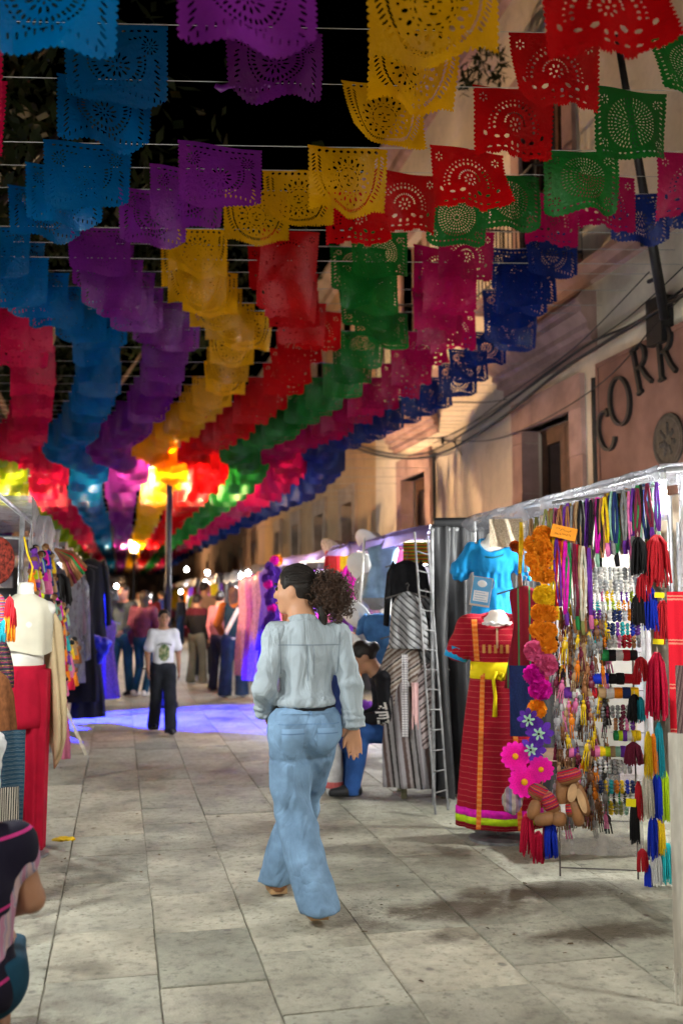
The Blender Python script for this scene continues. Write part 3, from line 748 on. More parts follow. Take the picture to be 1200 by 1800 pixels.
# string height in the air and where its yellow flag hangs, read down the street
ROWS = [(-80,752,3.62),(53,735,4.12),(150,675,4.10),(259,610,3.95),(300,523,4.12),(335,455,4.2),(402,345,4.18),(430,338,4.15),(456,351,4.0),(478,367,4.05),(506,379,4.1),(532,406,4.12),(546,435,4.1),
        (580,407,4.1),(612,402,4.05),(637,395,3.98),(662,372,3.95),(676,360,3.92),(690,350,3.9),(706,330,3.86),(714,324,3.83),(722,318,3.8),(730,305,3.78),(738,292,3.75),(745,276,3.72),(752,262,3.7),(760,264,3.66),(768,268,3.62),(776,286,3.57),(785,303,3.52),(795,302,3.47),(806,300,3.42),(822,290,3.33),(838,278,3.26),
        (850,274,3.28),(862,270,3.30),(873,266,3.32),(884,262,3.34),(892,260,3.36),(900,259,3.38),(914,255,3.40),(926,250,3.42),(936,246,3.42),(945,242,3.45),(953,240,3.45),(961,237,3.5),(968,236,3.5),(974,234,3.5),(980,232,3.5),(986,230,3.5),(991,228,3.5),(996,226,3.5),(1001,224,3.5),(1006,222,3.5)]
def garland(i, py, px, z):
    c = onz(px, py, z) if py < 1050 else None
    ang = -rad(1.5 + random.uniform(-.8, .8)); tilt = .75*(1050-py)/8130    # the right ends are tied higher, on the building
    lab = ('%s string of cut paper flags overhead, counting from the camera' % ORD[i]) if i < len(ORD) else 'distant string of paper flags beyond the first street lamp'
    t = thing('paper_garland', lab, 'garland', c, ang, 'paper garlands across the street'); t.rotation_euler = (0, -tilt, ang)
    right = (XW-c.x)/math.cos(ang)-.02; left = -(c.x+4.6)/math.cos(ang)
    sag = lambda s: .012*((s/3.5)**2)
    MB().tube([(left+(right-left)*k/12, 0, sag(left+(right-left)*k/12)) for k in range(13)], .0022 if i < 6 else .003, 4).build('string', M_STRING, t)
    if i == 2: MB().tube([(-.86+.03*k, .01*math.sin(k*2.1), -.018-.012*math.sin(k*1.3)) for k in range(12)], [.012+.008*abs(math.sin(k*1.7)) for k in range(12)], 7).build('wound_paper_flag', PMAT['purple'], t, True)
    lod = 0 if c.y < 7.4 else (1 if c.y < 12.8 else 2)
    for name, des, k in ORDER:
        s = k*(.61 if i == 0 else .685 if i < 7 else .645-.115*min(1, max(0, (i-15)/15))) + random.uniform(-.015, .015)
        if i == 2 and name == 'purple': continue      # this one is wound up round its string
        if s < left+.2 or s > right-.22: continue
        ms = FLAGS[des][lod]; me = ms[random.randrange(len(ms))]
        o = slot_obj('paper_flag', me, PMAT[name], t, (s, random.uniform(-.004,.004), sag(s)-.002))
        o.rotation_euler = (random.uniform(-.22, .14), random.uniform(-.03,.03)+tilt*.8, random.uniform(-.14,.14))
        if random.random() < .5: o.scale = (-1, 1, 1)
for i, (py, px, z) in enumerate(ROWS): garland(i, py, px, z)
# ================================================================== PEOPLE
def skin_mat(name, col):
    m = M(name, col, .5, .35, .1, 9, .15, 150)
    b = pbr(m); b.inputs['Subsurface Weight'].default_value = .08; b.inputs['Subsurface Radius'].default_value = (.01,.004,.002)
    return m
SKIN = skin_mat('skin_tan', (.42,.22,.13)); SKIN2 = skin_mat('skin_brown', (.33,.165,.095)); SKIN3 = skin_mat('skin_light', (.50,.29,.19))
HAIR = M('black_hair', (.014,.010,.008), .55, .3, .3, 30, .8, 160); HAIRB = M('brown_curls', (.055,.026,.014), .5, .4, .45, 40, .7, 160)
DENIM_L = M('light_denim', (.19,.31,.47), .85, .12, .28, 7, .5, 300, weave=260, folds=(7, .8, (1,1,.45))); DENIM_D = M('dark_denim', (.025,.05,.12), .85, .15, .3, 6, .4, 200, weave=260)
DENIM_M = M('blue_denim', (.018,.06,.20), .85, .15, .3, 6, .4, 200, weave=260)
CHAMBRAY = M('pale_chambray', (.345,.405,.45), .85, .15, .10, 6, .35, 300, weave=320, folds=(10, .85, (1,1,.32)))
EYE_M = M('eye_dark', (.015,.01,.008), .2, .5, .1, 3, 0); LIP = M('lip', (.38,.12,.10), .5, .3, .1, 9, 0)

BASE = dict(pelvis=(0,0,.93), chest=(0,.0,1.26), neck=(0,-.015,1.43), head=(0,.02,1.585), sL=(-.165,0,1.385), sR=(.165,0,1.385), eL=(-.215,-.02,1.11), eR=(.215,-.02,1.11),
            wL=(-.225,.05,.86), wR=(.225,.05,.86), hL=(-.085,0,.89), hR=(.085,0,.89), kL=(-.095,.02,.49), kR=(.095,.02,.49), aL=(-.10,-.03,.075), aR=(.10,-.03,.075))
def v3(p): return np.array(p, float)
def add_hand(F, wrist, fwd, palm, side, s=1.0, curl=.35):
    """palm, four bent fingers of unequal length, thumb off the side of the palm"""
    w_ = v3(wrist); f = v3(fwd)/np.linalg.norm(fwd); n = v3(palm); n -= f*(n@f); n /= np.linalg.norm(n); t = np.cross(f, n)*side
    F.cone(w_, w_+f*.03*s, .024*s, .026*s, .015, (n, 1.5)); kn = w_+f*.085*s
    F.cone(w_+f*.03*s+t*.012*s, kn+t*.022*s, .022*s, .018*s, .015, (n, 1.5)); F.cone(w_+f*.03*s-t*.012*s, kn-t*.024*s, .022*s, .017*s, .015, (n, 1.5))
    for off, ln in ((.032,.066),(.011,.078),(-.011,.072),(-.032,.056)):
        a = kn+t*off*s; d1 = f*math.cos(curl*.6)+n*math.sin(curl*.6); b = a+d1*ln*.5*s; d2 = f*math.cos(curl*1.7)+n*math.sin(curl*1.7); c = b+d2*ln*.5*s
        F.cone(a-f*.01*s, b, .0098*s, .0092*s, .006); F.cone(b, c, .0092*s, .0075*s, .004)
    a = w_+f*.03*s+t*.026*s; d = f*.75+t*.6+n*.25; d /= np.linalg.norm(d); b = a+d*.042*s; e = f*.95+t*.15+n*.3; e /= np.linalg.norm(e)
    F.cone(a, b, .014*s, .0115*s, .01); F.cone(b, b+e*.032*s, .0112*s, .009*s, .005)
def rotm(yaw, pitch, roll=0.0):
    return np.array((Matrix.Rotation(yaw, 3, 'Z') @ Matrix.Rotation(pitch, 3, 'X') @ Matrix.Rotation(roll, 3, 'Y')))
def person(label, loc, rz, J=None, s=1.0, res=.016, yaw=0, pitch=0, skin=SKIN, top=None, bottom=None, shoes=None, hair='short', hairm=HAIR, build=1.0, hands=True, face=True,
           hand_dir=None, group=None, disp_top=None, disp_bot=None, palms=None):
    j = dict(BASE); j.update(J or {}); j = {k: v3(p)*1.0 for k, p in j.items()}
    t = thing('person', label, 'person', loc, rz, group); t.scale = (s, s, s)
    allp = np.array(list(j.values())); lo = allp.min(0)-.26; hi = allp.max(0)+.24; lo[2] = min(lo[2], -.02)
    R = rotm(yaw, pitch); H = j['head']
    hp = lambda *p: H + R @ v3(p)
    up = j['neck']-j['pelvis']; up /= np.linalg.norm(up); rt = j['sR']-j['sL']; rt /= np.linalg.norm(rt); fw = np.cross(up, rt); fw /= np.linalg.norm(fw)
    b_ = build
    # --- body: one continuous skin
    F = Field(lo, hi, res)
    F.ell(H, (.073,.092,.112), R, .02); F.cone(hp(0,.03,-.045), hp(0,.062,-.085), .052, .030, .03)
    F.cone(hp(0,.088,.012), hp(0,.104,-.022), .010, .015, .012); F.ell(hp(0,.085,-.06), (.024,.014,.010), R, .01)
    for q in (-1, 1):
        F.ell(hp(q*.074,-.008,-.008), (.012,.022,.033), R, .006); F.ell(hp(q*.03,.09,.012), (.017,.012,.010), R, .012, True); F.ell(hp(q*.034,.066,-.02), (.024,.022,.02), R, .02)
    F.cone(j['neck']-up*.03, H+R @ v3((0,-.02,-.06)), .058*b_, .052, .03)
    F.cone(j['pelvis'], j['chest'], .115*b_, .12*b_, .05, (fw, 1.45)); F.cone(j['sL'], j['sR'], .055, .055, .05); F.cone(j['chest'], j['neck'], .10, .06, .05, (fw, 1.3))
    for q in 'LR':
        F.cone(j['s'+q], j['e'+q], .046*b_, .037*b_, .03); F.cone(j['e'+q], j['w'+q], .038*b_, .026, .02)
        F.cone(j['h'+q], j['k'+q], .082*b_, .056, .03); F.cone(j['k'+q], j['a'+q], .053, .036, .02)
        F.cone(j['a'+q], j['a'+q]+v3((0,.10,-.045)), .034, .026, .02)
        if hands:
            d = j['w'+q]-j['e'+q]; sd = 1 if q == 'R' else -1
            hd = (hand_dir or {}).get(q, d); pm = (palms or {}).get(q, -rt*sd*1.0)
            add_hand(F, j['w'+q], hd, pm, sd if q == 'R' else sd, 1.0)
    bo = obj('body', F.mesh('body'), skin, t)
    if face:
        for q in (-1, 1):
            MB().ball(tuple(hp(q*.031,.083,.012)), .0105, 8, 6).build('eye', EYE_M, bo, True)
            MB().tube([tuple(hp(q*.014,.094,.034)), tuple(hp(q*.032,.092,.041)), tuple(hp(q*.052,.078,.036))], .0045, 5).build('eyebrow', hairm, bo, True)
        MB().tube([tuple(hp(-.024,.090,-.058)), tuple(hp(0,.101,-.055)), tuple(hp(.024,.090,-.058))], .006, 6).build('lips', LIP, bo, True)
    # --- lower clothes
    if bottom:
        B = Field(lo, hi, res); w_ = bottom.get('w', 1.0); hem = bottom.get('hem', .065); kn = bottom.get('knee', .07); th = bottom.get('thigh', .098*b_)
        B.ell(j['pelvis']-up*.02, (.158*b_, .118*b_, .13), None, .04)
        B.cut(j['pelvis']+up*bottom.get('rise', .065), up)
        if bottom.get('skirt'):
            B.cone(j['pelvis'], (j['aL']+j['aR'])/2+v3((0,0,bottom.get('crop', .1))), .14, bottom['skirt'], .04)
        else:
            for q in 'LR':
                B.cone(j['h'+q], j['k'+q], th, kn, .035); B.cone(j['k'+q], j['a'+q]+v3((0,0,bottom.get('crop', -.03)))+(j['a'+q]-j['k'+q])*v3((1,1,0))*bottom.get('ext', 0.0), kn, hem, .02)
                if bottom.get('seat'): B.ell(j['h'+q]+v3((0,-.055,-.02)), (.088,.085,.10), None, .04)
        if up[2] > .95: B.cut(j['pelvis']+up*bottom.get('rise', .065), up)
        B.cut((0,0,bottom.get('floor', .03)), (0,0,-1))
        o = obj(bottom.get('name', 'trousers'), B.mesh('trousers', disp_bot), bottom['mat'], t); t['_b'] = 1
    if top:
        T = Field(lo, hi, res); bw = top.get('w', 1.0)*b_
        T.cone(j['pelvis']+up*.0, j['chest'], .128*bw, .132*bw, .05, (fw, 1.35)); T.cone(j['chest'], (j['sL']+j['sR'])/2-up*.03, .128*bw, .085, .05, (fw, 1.3))
        T.cone(j['sL'], j['sR'], .066, .066, .05, (fw, 1.05)); T.cone(j['neck']-up*.06, j['neck']+up*.03, .088, .073, .04, (fw, 1.05))
        if top.get('seat'): T.ell(j['pelvis']-up*.06+fw*.0, (.185,.16,.14), None, .05)
        if top.get('seat2'): T.ell(j['pelvis']-up*.03, (.165,.14,.12), None, .05)
        if top.get('blouse'): T.ell(j['pelvis']+up*.085, (.158*bw, .128*bw, .06), None, .03)
        T.cut(j['pelvis']+up*top.get('hem', -.03), -up); T.cut(j['neck']+up*top.get('collar', .012)+fw*0, up+fw*.25)
        sl = top.get('sleeve', 'long'); r0, r1, r2 = top.get('sr', (.064, .054, .045))
        for q in 'LR':
            if sl == 'long':
                T.cone(j['s'+q], j['e'+q], r0, r1, .035); T.cone(j['e'+q], j['e'+q]+(j['w'+q]-j['e'+q])*top.get('cuff', .93), r1, r2, .02)
            elif sl == 'cap': T.cone(j['s'+q], j['s'+q]+(j['e'+q]-j['s'+q])*.28, r0, r0*.95, .035)
            elif sl == 'short':
                T.cone(j['s'+q], j['s'+q]+(j['e'+q]-j['s'+q])*.72, r0, r1*1.15, .035)
        obj(top.get('name', 'shirt'), T.mesh('shirt', disp_top), top['mat'], t)
    if shoes:
        for q in 'LR':
            S = Field(j['a'+q]-v3((.12,.16,.12)), j['a'+q]+v3((.12,.28,.12)), max(res*.6, .007)); a = j['a'+q]; fl = (shoes.get('fl') or {}).get(q, 0.0)
            d = v3((0,1,-.0)); zf = max(a[2]-.045, .03)
            base = v3((a[0], a[1], 0)); gz = a[2]-.07
            S.cone(base+v3((0,-.035,gz+.038)), base+v3((0,.06,gz+.036)), .040, .043, .02); S.cone(base+v3((0,.06,gz+.036)), base+v3((0,.145,gz+.03)), .043, .034, .02)
            S.cone(a+v3((0,-.02,-.01)), a+v3((0,.02,-.03)), .046, .046, .03); S.cut((0,0,gz+.006), (0,0,-1))
            sh_ = obj('shoe', S.mesh('shoe'), shoes['mat'], t)
            if shoes.get('sole'):
                mb = MB(); pr = [(-.042,-.06),(.042,-.06),(.05,.04),(.046,.12),(.02,.175),(-.02,.175),(-.046,.12),(-.05,.04)]
                mb.loft([[(a[0]+x, a[1]+y, gz) for x, y in pr], [(a[0]+x, a[1]+y, gz+.026) for x, y in pr]]); mb.build('sole', shoes['sole'], sh_)
    # --- hair
    if hair:
        h = Field(H-.36, H+.3, min(res, .012))
        h.ell(hp(0,-.014,.022), (.084,.101,.107), R, .02); h.ell(hp(0,.085,-.03), (.075,.07,.085), R, .03, True)
        if hair in ('short', 'bun', 'tail'): h.ell(hp(0,.03,-.10), (.12,.10,.075), R, .02, True)
        if hair == 'long': h.cone(hp(0,-.05,.0), hp(0,-.075,-.24), .075, .06, .04, (R @ v3((0,1,0)), 1.5))
        if hair == 'tail': h.cone(hp(0,-.09,.03), hp(0,-.14,-.03), .03, .035, .03); h.cone(hp(0,-.14,-.03), hp(0,-.13,-.2), .035, .018, .03)
        if hair == 'bun': h.ell(hp(0,-.115,.02), (.045,.04,.045), R, .02)
        for q in (-1, 1): h.ell(hp(q*.082,.005,-.012), (.02,.03,.038), R, .01, True)
        obj('hair', h.mesh('hair', lambda p: .0035*noise.noise(Vector(p*45))), hairm, t)
    return t, j, R
def patch(name, src, mat, t, origin, du, dv, nu, nv, shape=None, cast=(0, 1, 0), off=.0025):
    """a cloth patch or print laid on a garment's surface"""
    me = src.data; bvh = BVHTree.FromPolygons([v.co for v in me.vertices], [tuple(p.vertices) for p in me.polygons])
    o = Vector(origin); du = Vector(du); dv = Vector(dv); c = Vector(cast).normalized(); V = {}; vs = []; fs = []
    for i in range(nu+1):
        for k in range(nv+1):
            p = o + du*(i/nu) + dv*(k/nv); hit = bvh.ray_cast(p - c*.5, c)
            if hit[0] is not None: V[i,k] = len(vs); vs.append(hit[0] - c*off)
    for i in range(nu):
        for k in range(nv):
            q = [(i,k),(i+1,k),(i+1,k+1),(i,k+1)]
            if all(x in V for x in q) and (shape is None or shape((i+.5)/nu, (k+.5)/nv)): fs.append(tuple(V[x] for x in q))
    return obj(name, make_mesh(name, vs, fs, True), mat, src)

# ---- the woman walking away
wl = Vector((.885, 4.85, 0))
def d_shirt(p):
    x, y, z = p; n = noise.noise(Vector((x*16, y*16, z*5)))*.004 - abs(noise.noise(Vector((x*20+z*9, y*20, z*7+3))))*.009 + .002
    if y < .0 and abs(x-.01) < .13 and z > .98:    # back: soft folds falling from the yoke pleat, blousing at the waist
        k = min(1, max(0, (1.27-z)/.1)); n += k*(.0055*math.cos((x-.02)*88+math.sin(z*9))*math.exp(-((x-.02)/.07)**2) - .007*abs(noise.noise(Vector((x*9, 2, z*4)))))
    if abs(x-.01) > .15:
        n += .0035*math.sin(z*62 + x*45 + 5*noise.noise(Vector((x*8, y*8, z*8)))) * (1 if z < 1.2 else .5)
    return n
def d_jeans(p):
    x, y, z = p; n = noise.noise(Vector((x*9, y*9, z*4)))*.010 - abs(noise.noise(Vector((x*15+z*7, y*15, z*6))))*.014 + .004
    g = lambda a, b, s_: math.exp(-((a-b)/s_)**2)
    n += .010*g(z, .72, .012)*(1 if x < .03 else .6)*(y < .02)*-1                       # fold under the seat
    n += .007*math.sin((z*30 + x*26) + 2*noise.noise(Vector((x*6, y*6, z*6))))*g(z, .47, .13)
    n += .006*math.sin(x*55 + z*6)*g(z, .2, .2)
    return n
WJ = dict(pelvis=(.01,0,.91), chest=(.02,.0,1.22), neck=(-.005,-.01,1.385), head=(-.035,.035,1.535), sL=(-.135,0,1.315), sR=(.17,-.005,1.31),
          eL=(-.195,-.03,1.07), eR=(.225,-.06,1.08), wL=(-.165,.14,.935), wR=(.245,-.03,.87), hL=(-.075,0,.87), hR=(.085,0,.87),
          kL=(-.045,.0,.47), kR=(.035,.20,.49), aL=(.035,-.19,.10), aR=(-.075,.30,.085))
wt, wj, wR_ = person('woman walking away in pale chambray shirt and wide light blue jeans, curly ponytail', wl, 0, WJ, 1.0, .0095, yaw=rad(62), pitch=rad(-4), skin=skin_mat('skin_warm', (.50,.26,.15)),
    top=dict(mat=CHAMBRAY, hem=.062, blouse=True, w=.97, sr=(.061,.056,.051), cuff=.86, collar=.0), bottom=dict(mat=DENIM_L, name='jeans', thigh=.104, knee=.094, hem=.088, crop=-.13, floor=.055, ext=.30, rise=.075, seat=True),
    shoes=dict(mat=M('tan_leather', (.28,.12,.05), .5, .4, .2, 9, .2, 90), sole=M('tan_rubber', (.45,.28,.14), .7, .2, .1, 9, .1, 90)), hair='tail', disp_top=d_shirt, disp_bot=d_jeans,
    palms={'R': (0,-1,0), 'L': (1,0,-.3)}, hand_dir={'R': (.06,.10,-1), 'L': (.3,.7,-.4)})
kids = {c.name.split('.')[0]: c for c in wt.children}
jeans = kids['jeans']; shirt = kids['shirt']
ST = M('denim_stitch', (.14,.24,.40), .85, .1, .1, 5, .2, 200, weave=260); DEN_P = M('light_denim_pocket', (.235,.385,.59), .85, .12, .2, 5, .5, 300, weave=260)
def pocket(u, v): return v > .16*abs(u-.5)*2*1.0
for x0, x1 in ((-.125,-.02), (.045,.145)):
    patch('back_pocket', jeans, DEN_P, wt, (x0, 0, .745), (x1-x0, 0, 0), (0, 0, .135), 14, 16, lambda u, v: v > .18*(1-2*abs(u-.5))*0+.16*abs(2*u-1)*0 + (.14*(abs(2*u-1))), off=.0045)
    patch('pocket_stitching', jeans, ST, wt, (x0-.004, 0, .853), (x1-x0+.008, 0, 0), (0, 0, .006), 14, 2, off=.006)
patch('waistband', jeans, DENIM_L, wt, (-.15, 0, .945), (.32, 0, 0), (0, 0, .038), 30, 4, off=.006)
patch('yoke_seam', jeans, ST, wt, (-.14, 0, .897), (.30, 0, 0), (0, 0, .004), 30, 1, off=.003)
patch('belt_loop', jeans, ST, wt, (.008, 0, .94), (.014, 0, 0), (0, 0, .05), 3, 8, off=.010)
SEAM = M('chambray_seam', (.22,.27,.31), .85, .1)
patch('yoke_seam', shirt, SEAM, wt, (-.135, 0, 1.268), (.305, 0, 0), (0, 0, .006), 40, 1, off=.002)
for x0_, z0_ in ((.004, 1.10), (.032, 1.13)): patch('back_pleat', shirt, SEAM, wt, (x0_, 0, z0_), (.005, 0, 0), (-.004, 0, 1.268-z0_), 1, 26, off=.002)
for s_ in (-1, 1): patch('armhole_seam', shirt, SEAM, wt, (.017+s_*.135, 0, 1.13), (.005, 0, 0), (s_*.014, 0, .20), 1, 26, off=.002)
nk_ = wj['neck']; CB = MB(); CB.loft([[(nk_[0]+r_*math.cos(a), nk_[1]+.008+r_*.96*math.sin(a), nk_[2]+z_-.022*math.sin(a)) for a in [2*PI*k/28 for k in range(28)]] for r_, z_ in ((.080,-.022),(.074,.012),(.071,.014),(.071,-.01))], False, False); CB.build('collar_band', CHAMBRAY, shirt, True)
for k in range(2):
    cx = wj['eR' if k else 'eL'] + (wj['wR' if k else 'wL']-wj['eR' if k else 'eL'])*.80; d = wj['wR' if k else 'wL']-wj['eR' if k else 'eL']; d /= np.linalg.norm(d)
    C_ = Field(cx-.12, cx+.12, .007); C_.cone(cx-d*.025, cx+d*.03, .055, .059, .01); C_.cut(cx+d*.04, d)
    obj('rolled_cuff', C_.mesh('rolled_cuff', lambda p: .006*noise.noise(Vector(p*42))+.004*math.sin(p[2]*160)), CHAMBRAY, shirt)
bl = MB(); bl.loft([ring(.01, 0, .958, .150, .112, 28), ring(.01, 0, .99, .146, .108, 28)]); bl.build('black_belt', M('black_cloth', (.01,.01,.012), .8, .2), wt)
nk = wj['neck']; MB().tube([tuple(nk + v3((.066*math.cos(a), .062*math.sin(a), .02+.012*math.sin(a)))) for a in np.linspace(0, 2*PI, 20)], .0035, 5).build('cord_necklace', M('black_cloth', (.01,.01,.012)), wt)
# curly ponytail puff: a loose mass of coils
def curls(c, r, n, seed, cr=.011, tr=.0022):
    q = random.Random(seed); a = MB()
    for i in range(n):
        d = Vector((q.gauss(0,1), q.gauss(0,1), q.gauss(0,1))).normalized(); rr = q.random()**.45
        p = Vector(c) + Vector((d.x*r[0], d.y*r[1], d.z*r[2]))*rr*.82; ax = (d + Vector((q.gauss(0,.5), q.gauss(0,.5), q.gauss(0,.5)-.2))).normalized(); u = ax.orthogonal().normalized(); w_ = ax.cross(u)
        ln = q.uniform(.03,.055); ph = q.random()*6; cc = cr*q.uniform(.6,1.3)
        a.tube([p + ax*ln*k/9 + (u*math.cos(ph+k*1.05)+w_*math.sin(ph+k*1.05))*cc for k in range(10)], tr*q.uniform(.7,1.4), 4, False)
    return a
hh = Vector(wj['head']); pc = (hh.x+.165, hh.y-.075, hh.z-.005)
core = Field(v3(pc)-.15, v3(pc)+.15, .009); core.ell(pc, (.062,.055,.072), None, .02)
pf = obj('ponytail_core', core.mesh('ponytail_core', lambda p: .016*noise.noise(Vector(p*40))), HAIRB, wt)
curls((pc[0]-.012, pc[1]+.008, pc[2]+.005), (.088,.082,.100), 900, 4).build('curly_ponytail', HAIRB, wt, True)
curls((pc[0]+.012, pc[1]-.01, pc[2]-.01), (.112,.10,.125), 130, 14, .014, .0016).build('stray_curls', HAIRB, wt, True)
curls((pc[0]-.05, pc[1]+.024, pc[2]+.012), (.06,.05,.075), 380, 15).build('dark_curls', HAIR, wt, True)
st2 = MB(); q_ = random.Random(9)
for i in range(150):
    al = q_.uniform(-1.9, 1.9); be = q_.uniform(.05, 1.25) if abs(al) < 1.1 else q_.uniform(.0, 1.3)
    s0 = Vector((math.sin(al)*math.cos(be), math.cos(al)*math.cos(be)*.75, math.sin(be))).normalized(); e0 = Vector((0,-1,.10)).normalized(); P_ = []
    an = s0.angle(e0)
    for k in range(10):
        f_ = k/9; d_ = (s0*math.sin((1-f_)*an)+e0*math.sin(f_*an))/math.sin(an); rr = 1/math.sqrt((d_.x/.0855)**2+(d_.y/.1025)**2+(d_.z/.1085)**2) + .0012*math.sin(k*1.3+i)
        if d_.y > .45 and d_.z < .45: continue
        P_.append(Vector(wj['head']) + Vector(wR_ @ np.array((d_.x*rr, d_.y*rr-.014, d_.z*rr+.022))))
    if len(P_) > 2: st2.tube(P_, q_.uniform(.0016,.0034), 4, False)
st2.build('combed_strands', HAIR, wt, True)
fz = MB()
for i in range(170):
    d_ = Vector((q_.gauss(0,1), q_.gauss(-.5,.8), abs(q_.gauss(.3,.6)))).normalized(); rr = 1/math.sqrt((d_.x/.0865)**2+(d_.y/.1035)**2+(d_.z/.1095)**2)
    if d_.y > .55: continue
    p_ = Vector((d_.x*rr, d_.y*rr-.014, d_.z*rr+.022)); tg = (Vector((0,-.10,.03))-p_).normalized(); o_ = d_*q_.uniform(.002,.009)
    fz.tube([Vector(wj['head']) + Vector(wR_ @ np.array(p_ + tg*.012*k + o_*math.sin(k*.9+i)*.5 + d_*.001*k)) for k in range(5)], .0009, 3, False)
fz.build('flyaway_hair', HAIRB, wt, True)
curls((pc[0]+.03, pc[1], pc[2]-.055), (.065,.06,.085), 300, 5).build('loose_curls', HAIRB, wt, True)
MB().tube([(hh.x+.085+.0, hh.y-.055+.03*math.cos(a), hh.z+.005+.03*math.sin(a)) for a in np.linspace(0, 2*PI, 14)], .008, 6).build('hair_tie', HAIR, wt, True)

# ---- boy walking towards the camera
bl_ = onz(285, 1290)
KJ = dict(kL=(-.085,.13,.50), kR=(.085,-.01,.49), aL=(-.095,.17,.09), aR=(.09,-.27,.12), eL=(-.215,-.06,1.12), eR=(.215,.03,1.11), wL=(-.225,-.04,.87), wR=(.22,.14,.89), sL=(-.15,0,1.38), sR=(.15,0,1.38))
WHITE_T = M('white_tshirt', (.62,.63,.70), .85, .1, .08, 6, .2, 200)
bt, bj, _ = person('boy in white printed t-shirt and dark trousers walking towards the camera', bl_, PI+.08, KJ, .80, .012, skin=SKIN2, top=dict(mat=WHITE_T, sleeve='short', hem=-.14, w=1.12, sr=(.058,.062,.07), name='t_shirt'),
    bottom=dict(mat=M('charcoal_trousers', (.02,.022,.03), .85, .1, .2, 6, .3, 200), thigh=.10, knee=.085, hem=.085), shoes=dict(mat=M('black_shoe', (.01,.01,.012), .5, .3)), hair='short',
    disp_top=lambda p: .008*noise.noise(Vector((p[0]*12, p[1]*12, p[2]*7))), disp_bot=lambda p: .008*noise.noise(Vector((p[0]*12, p[1]*12, p[2]*9))))
bs = [c for c in bt.children if c.name.startswith('t_shirt')][0]
def print_mat():
    m = new_mat('green_print'); N, L = nodes_of(m); b = pbr(m); tc = N.new('ShaderNodeTexCoord')
    vo = N.new('ShaderNodeTexVoronoi'); vo.inputs['Scale'].default_value = 26; L.new(tc.outputs['Object'], vo.inputs[0]); n = tex_noise(N, L, tc.outputs['Object'], 22, 4)
    c = ramp(N, L, n, [(.3, (.03,.06,.03)), (.45, (.07,.13,.05)), (.56, (.22,.24,.12)), (.7, (.45,.42,.3))]); L.new(c, b.inputs[0]); b.inputs['Roughness'].default_value = .8; return m
patch('shirt_print', bs, print_mat(), bt, (-.085, 0, 1.0), (.17, 0, 0), (0, 0, .23), 14, 18, lambda u, v: ((u-.5)/.46)**2+((v-.5)/.5)**2 < 1, cast=(0,-1,0), off=.004)
patch('shirt_lettering', bs, M('grey_print', (.12,.13,.14), .8, .1), bt, (-.10, 0, 1.20), (.20, 0, 0), (0, 0, .06), 26, 8, lambda u, v: abs((v-.35)-.45*(1-(2*u-1)**2)+.1) < .22 and int(u*26) % 4 != 3, cast=(0,-1,0), off=.005)
MB().tube([(.26+.034*math.cos(a)*-1, .045+.034*math.sin(a), .90) for a in np.linspace(0, 2*PI, 12)], .009, 6).build('wrist_watch', M('black_shoe', (.01,.01,.012)), bt)

# ---- woman seated on a low stool at the hat stall, bent over her lap, facing the street
sl_ = onz(650, 1400)
SJ = dict(pelvis=(0,-.08,.50), chest=(0,.14,.80), neck=(0,.26,.93), head=(0,.36,1.045), sL=(-.155,.22,.88), sR=(.155,.22,.88), eL=(-.20,.22,.62), eR=(.20,.20,.62), wL=(-.08,.42,.56), wR=(.08,.42,.55),
          hL=(-.09,-.04,.47), hR=(.09,-.04,.47), kL=(-.12,.40,.50), kR=(.12,.38,.49), aL=(-.12,.46,.09), aR=(.12,.52,.09))
BLK = M('black_sweatshirt', (.011,.011,.014), .85, .15, .3, 6, .3, 200)
st_, sj, _ = person('woman in black sweatshirt and blue jeans seated on stool, bent over, behind the walking woman', (2.19, 7.45, 0), rad(84), SJ, 1.0, .012, pitch=rad(-30), skin=SKIN2,
    top=dict(mat=BLK, hem=-.10, w=1.10, seat2=True), bottom=dict(mat=DENIM_M, thigh=.10, knee=.078, hem=.062, name='jeans', rise=.06), shoes=dict(mat=M('black_shoe', (.01,.01,.012))), hair='bun',
    hand_dir={'L': (.1,.4,-.5), 'R': (-.1,.4,-.5)}, disp_top=lambda p: .009*noise.noise(Vector(p*13)), disp_bot=lambda p: .007*noise.noise(Vector(p*13)))
sw = [c for c in st_.children if c.name.startswith('shirt')][0]
LET = M('white_print', (.7,.68,.66), .8, .1)
for k, (u0, v0) in enumerate(((.10,.66),(.125,.70),(.15,.75))):
    bm_ = [['10001','11001','10101','10011','10001'], ['11111','10000','11110','10000','11111'], ['10001','10001','10101','11011','10001']][k]
    patch('sleeve_lettering', sw, LET, st_, (-.6, .20+.012*k, .60+.062*k), (0, -.012, -.052), (0, .085, -.012), 10, 10, lambda u, v, B=bm_: B[int(u*4.999)][int(v*4.999)] == '1', cast=(1,0,0), off=.004)

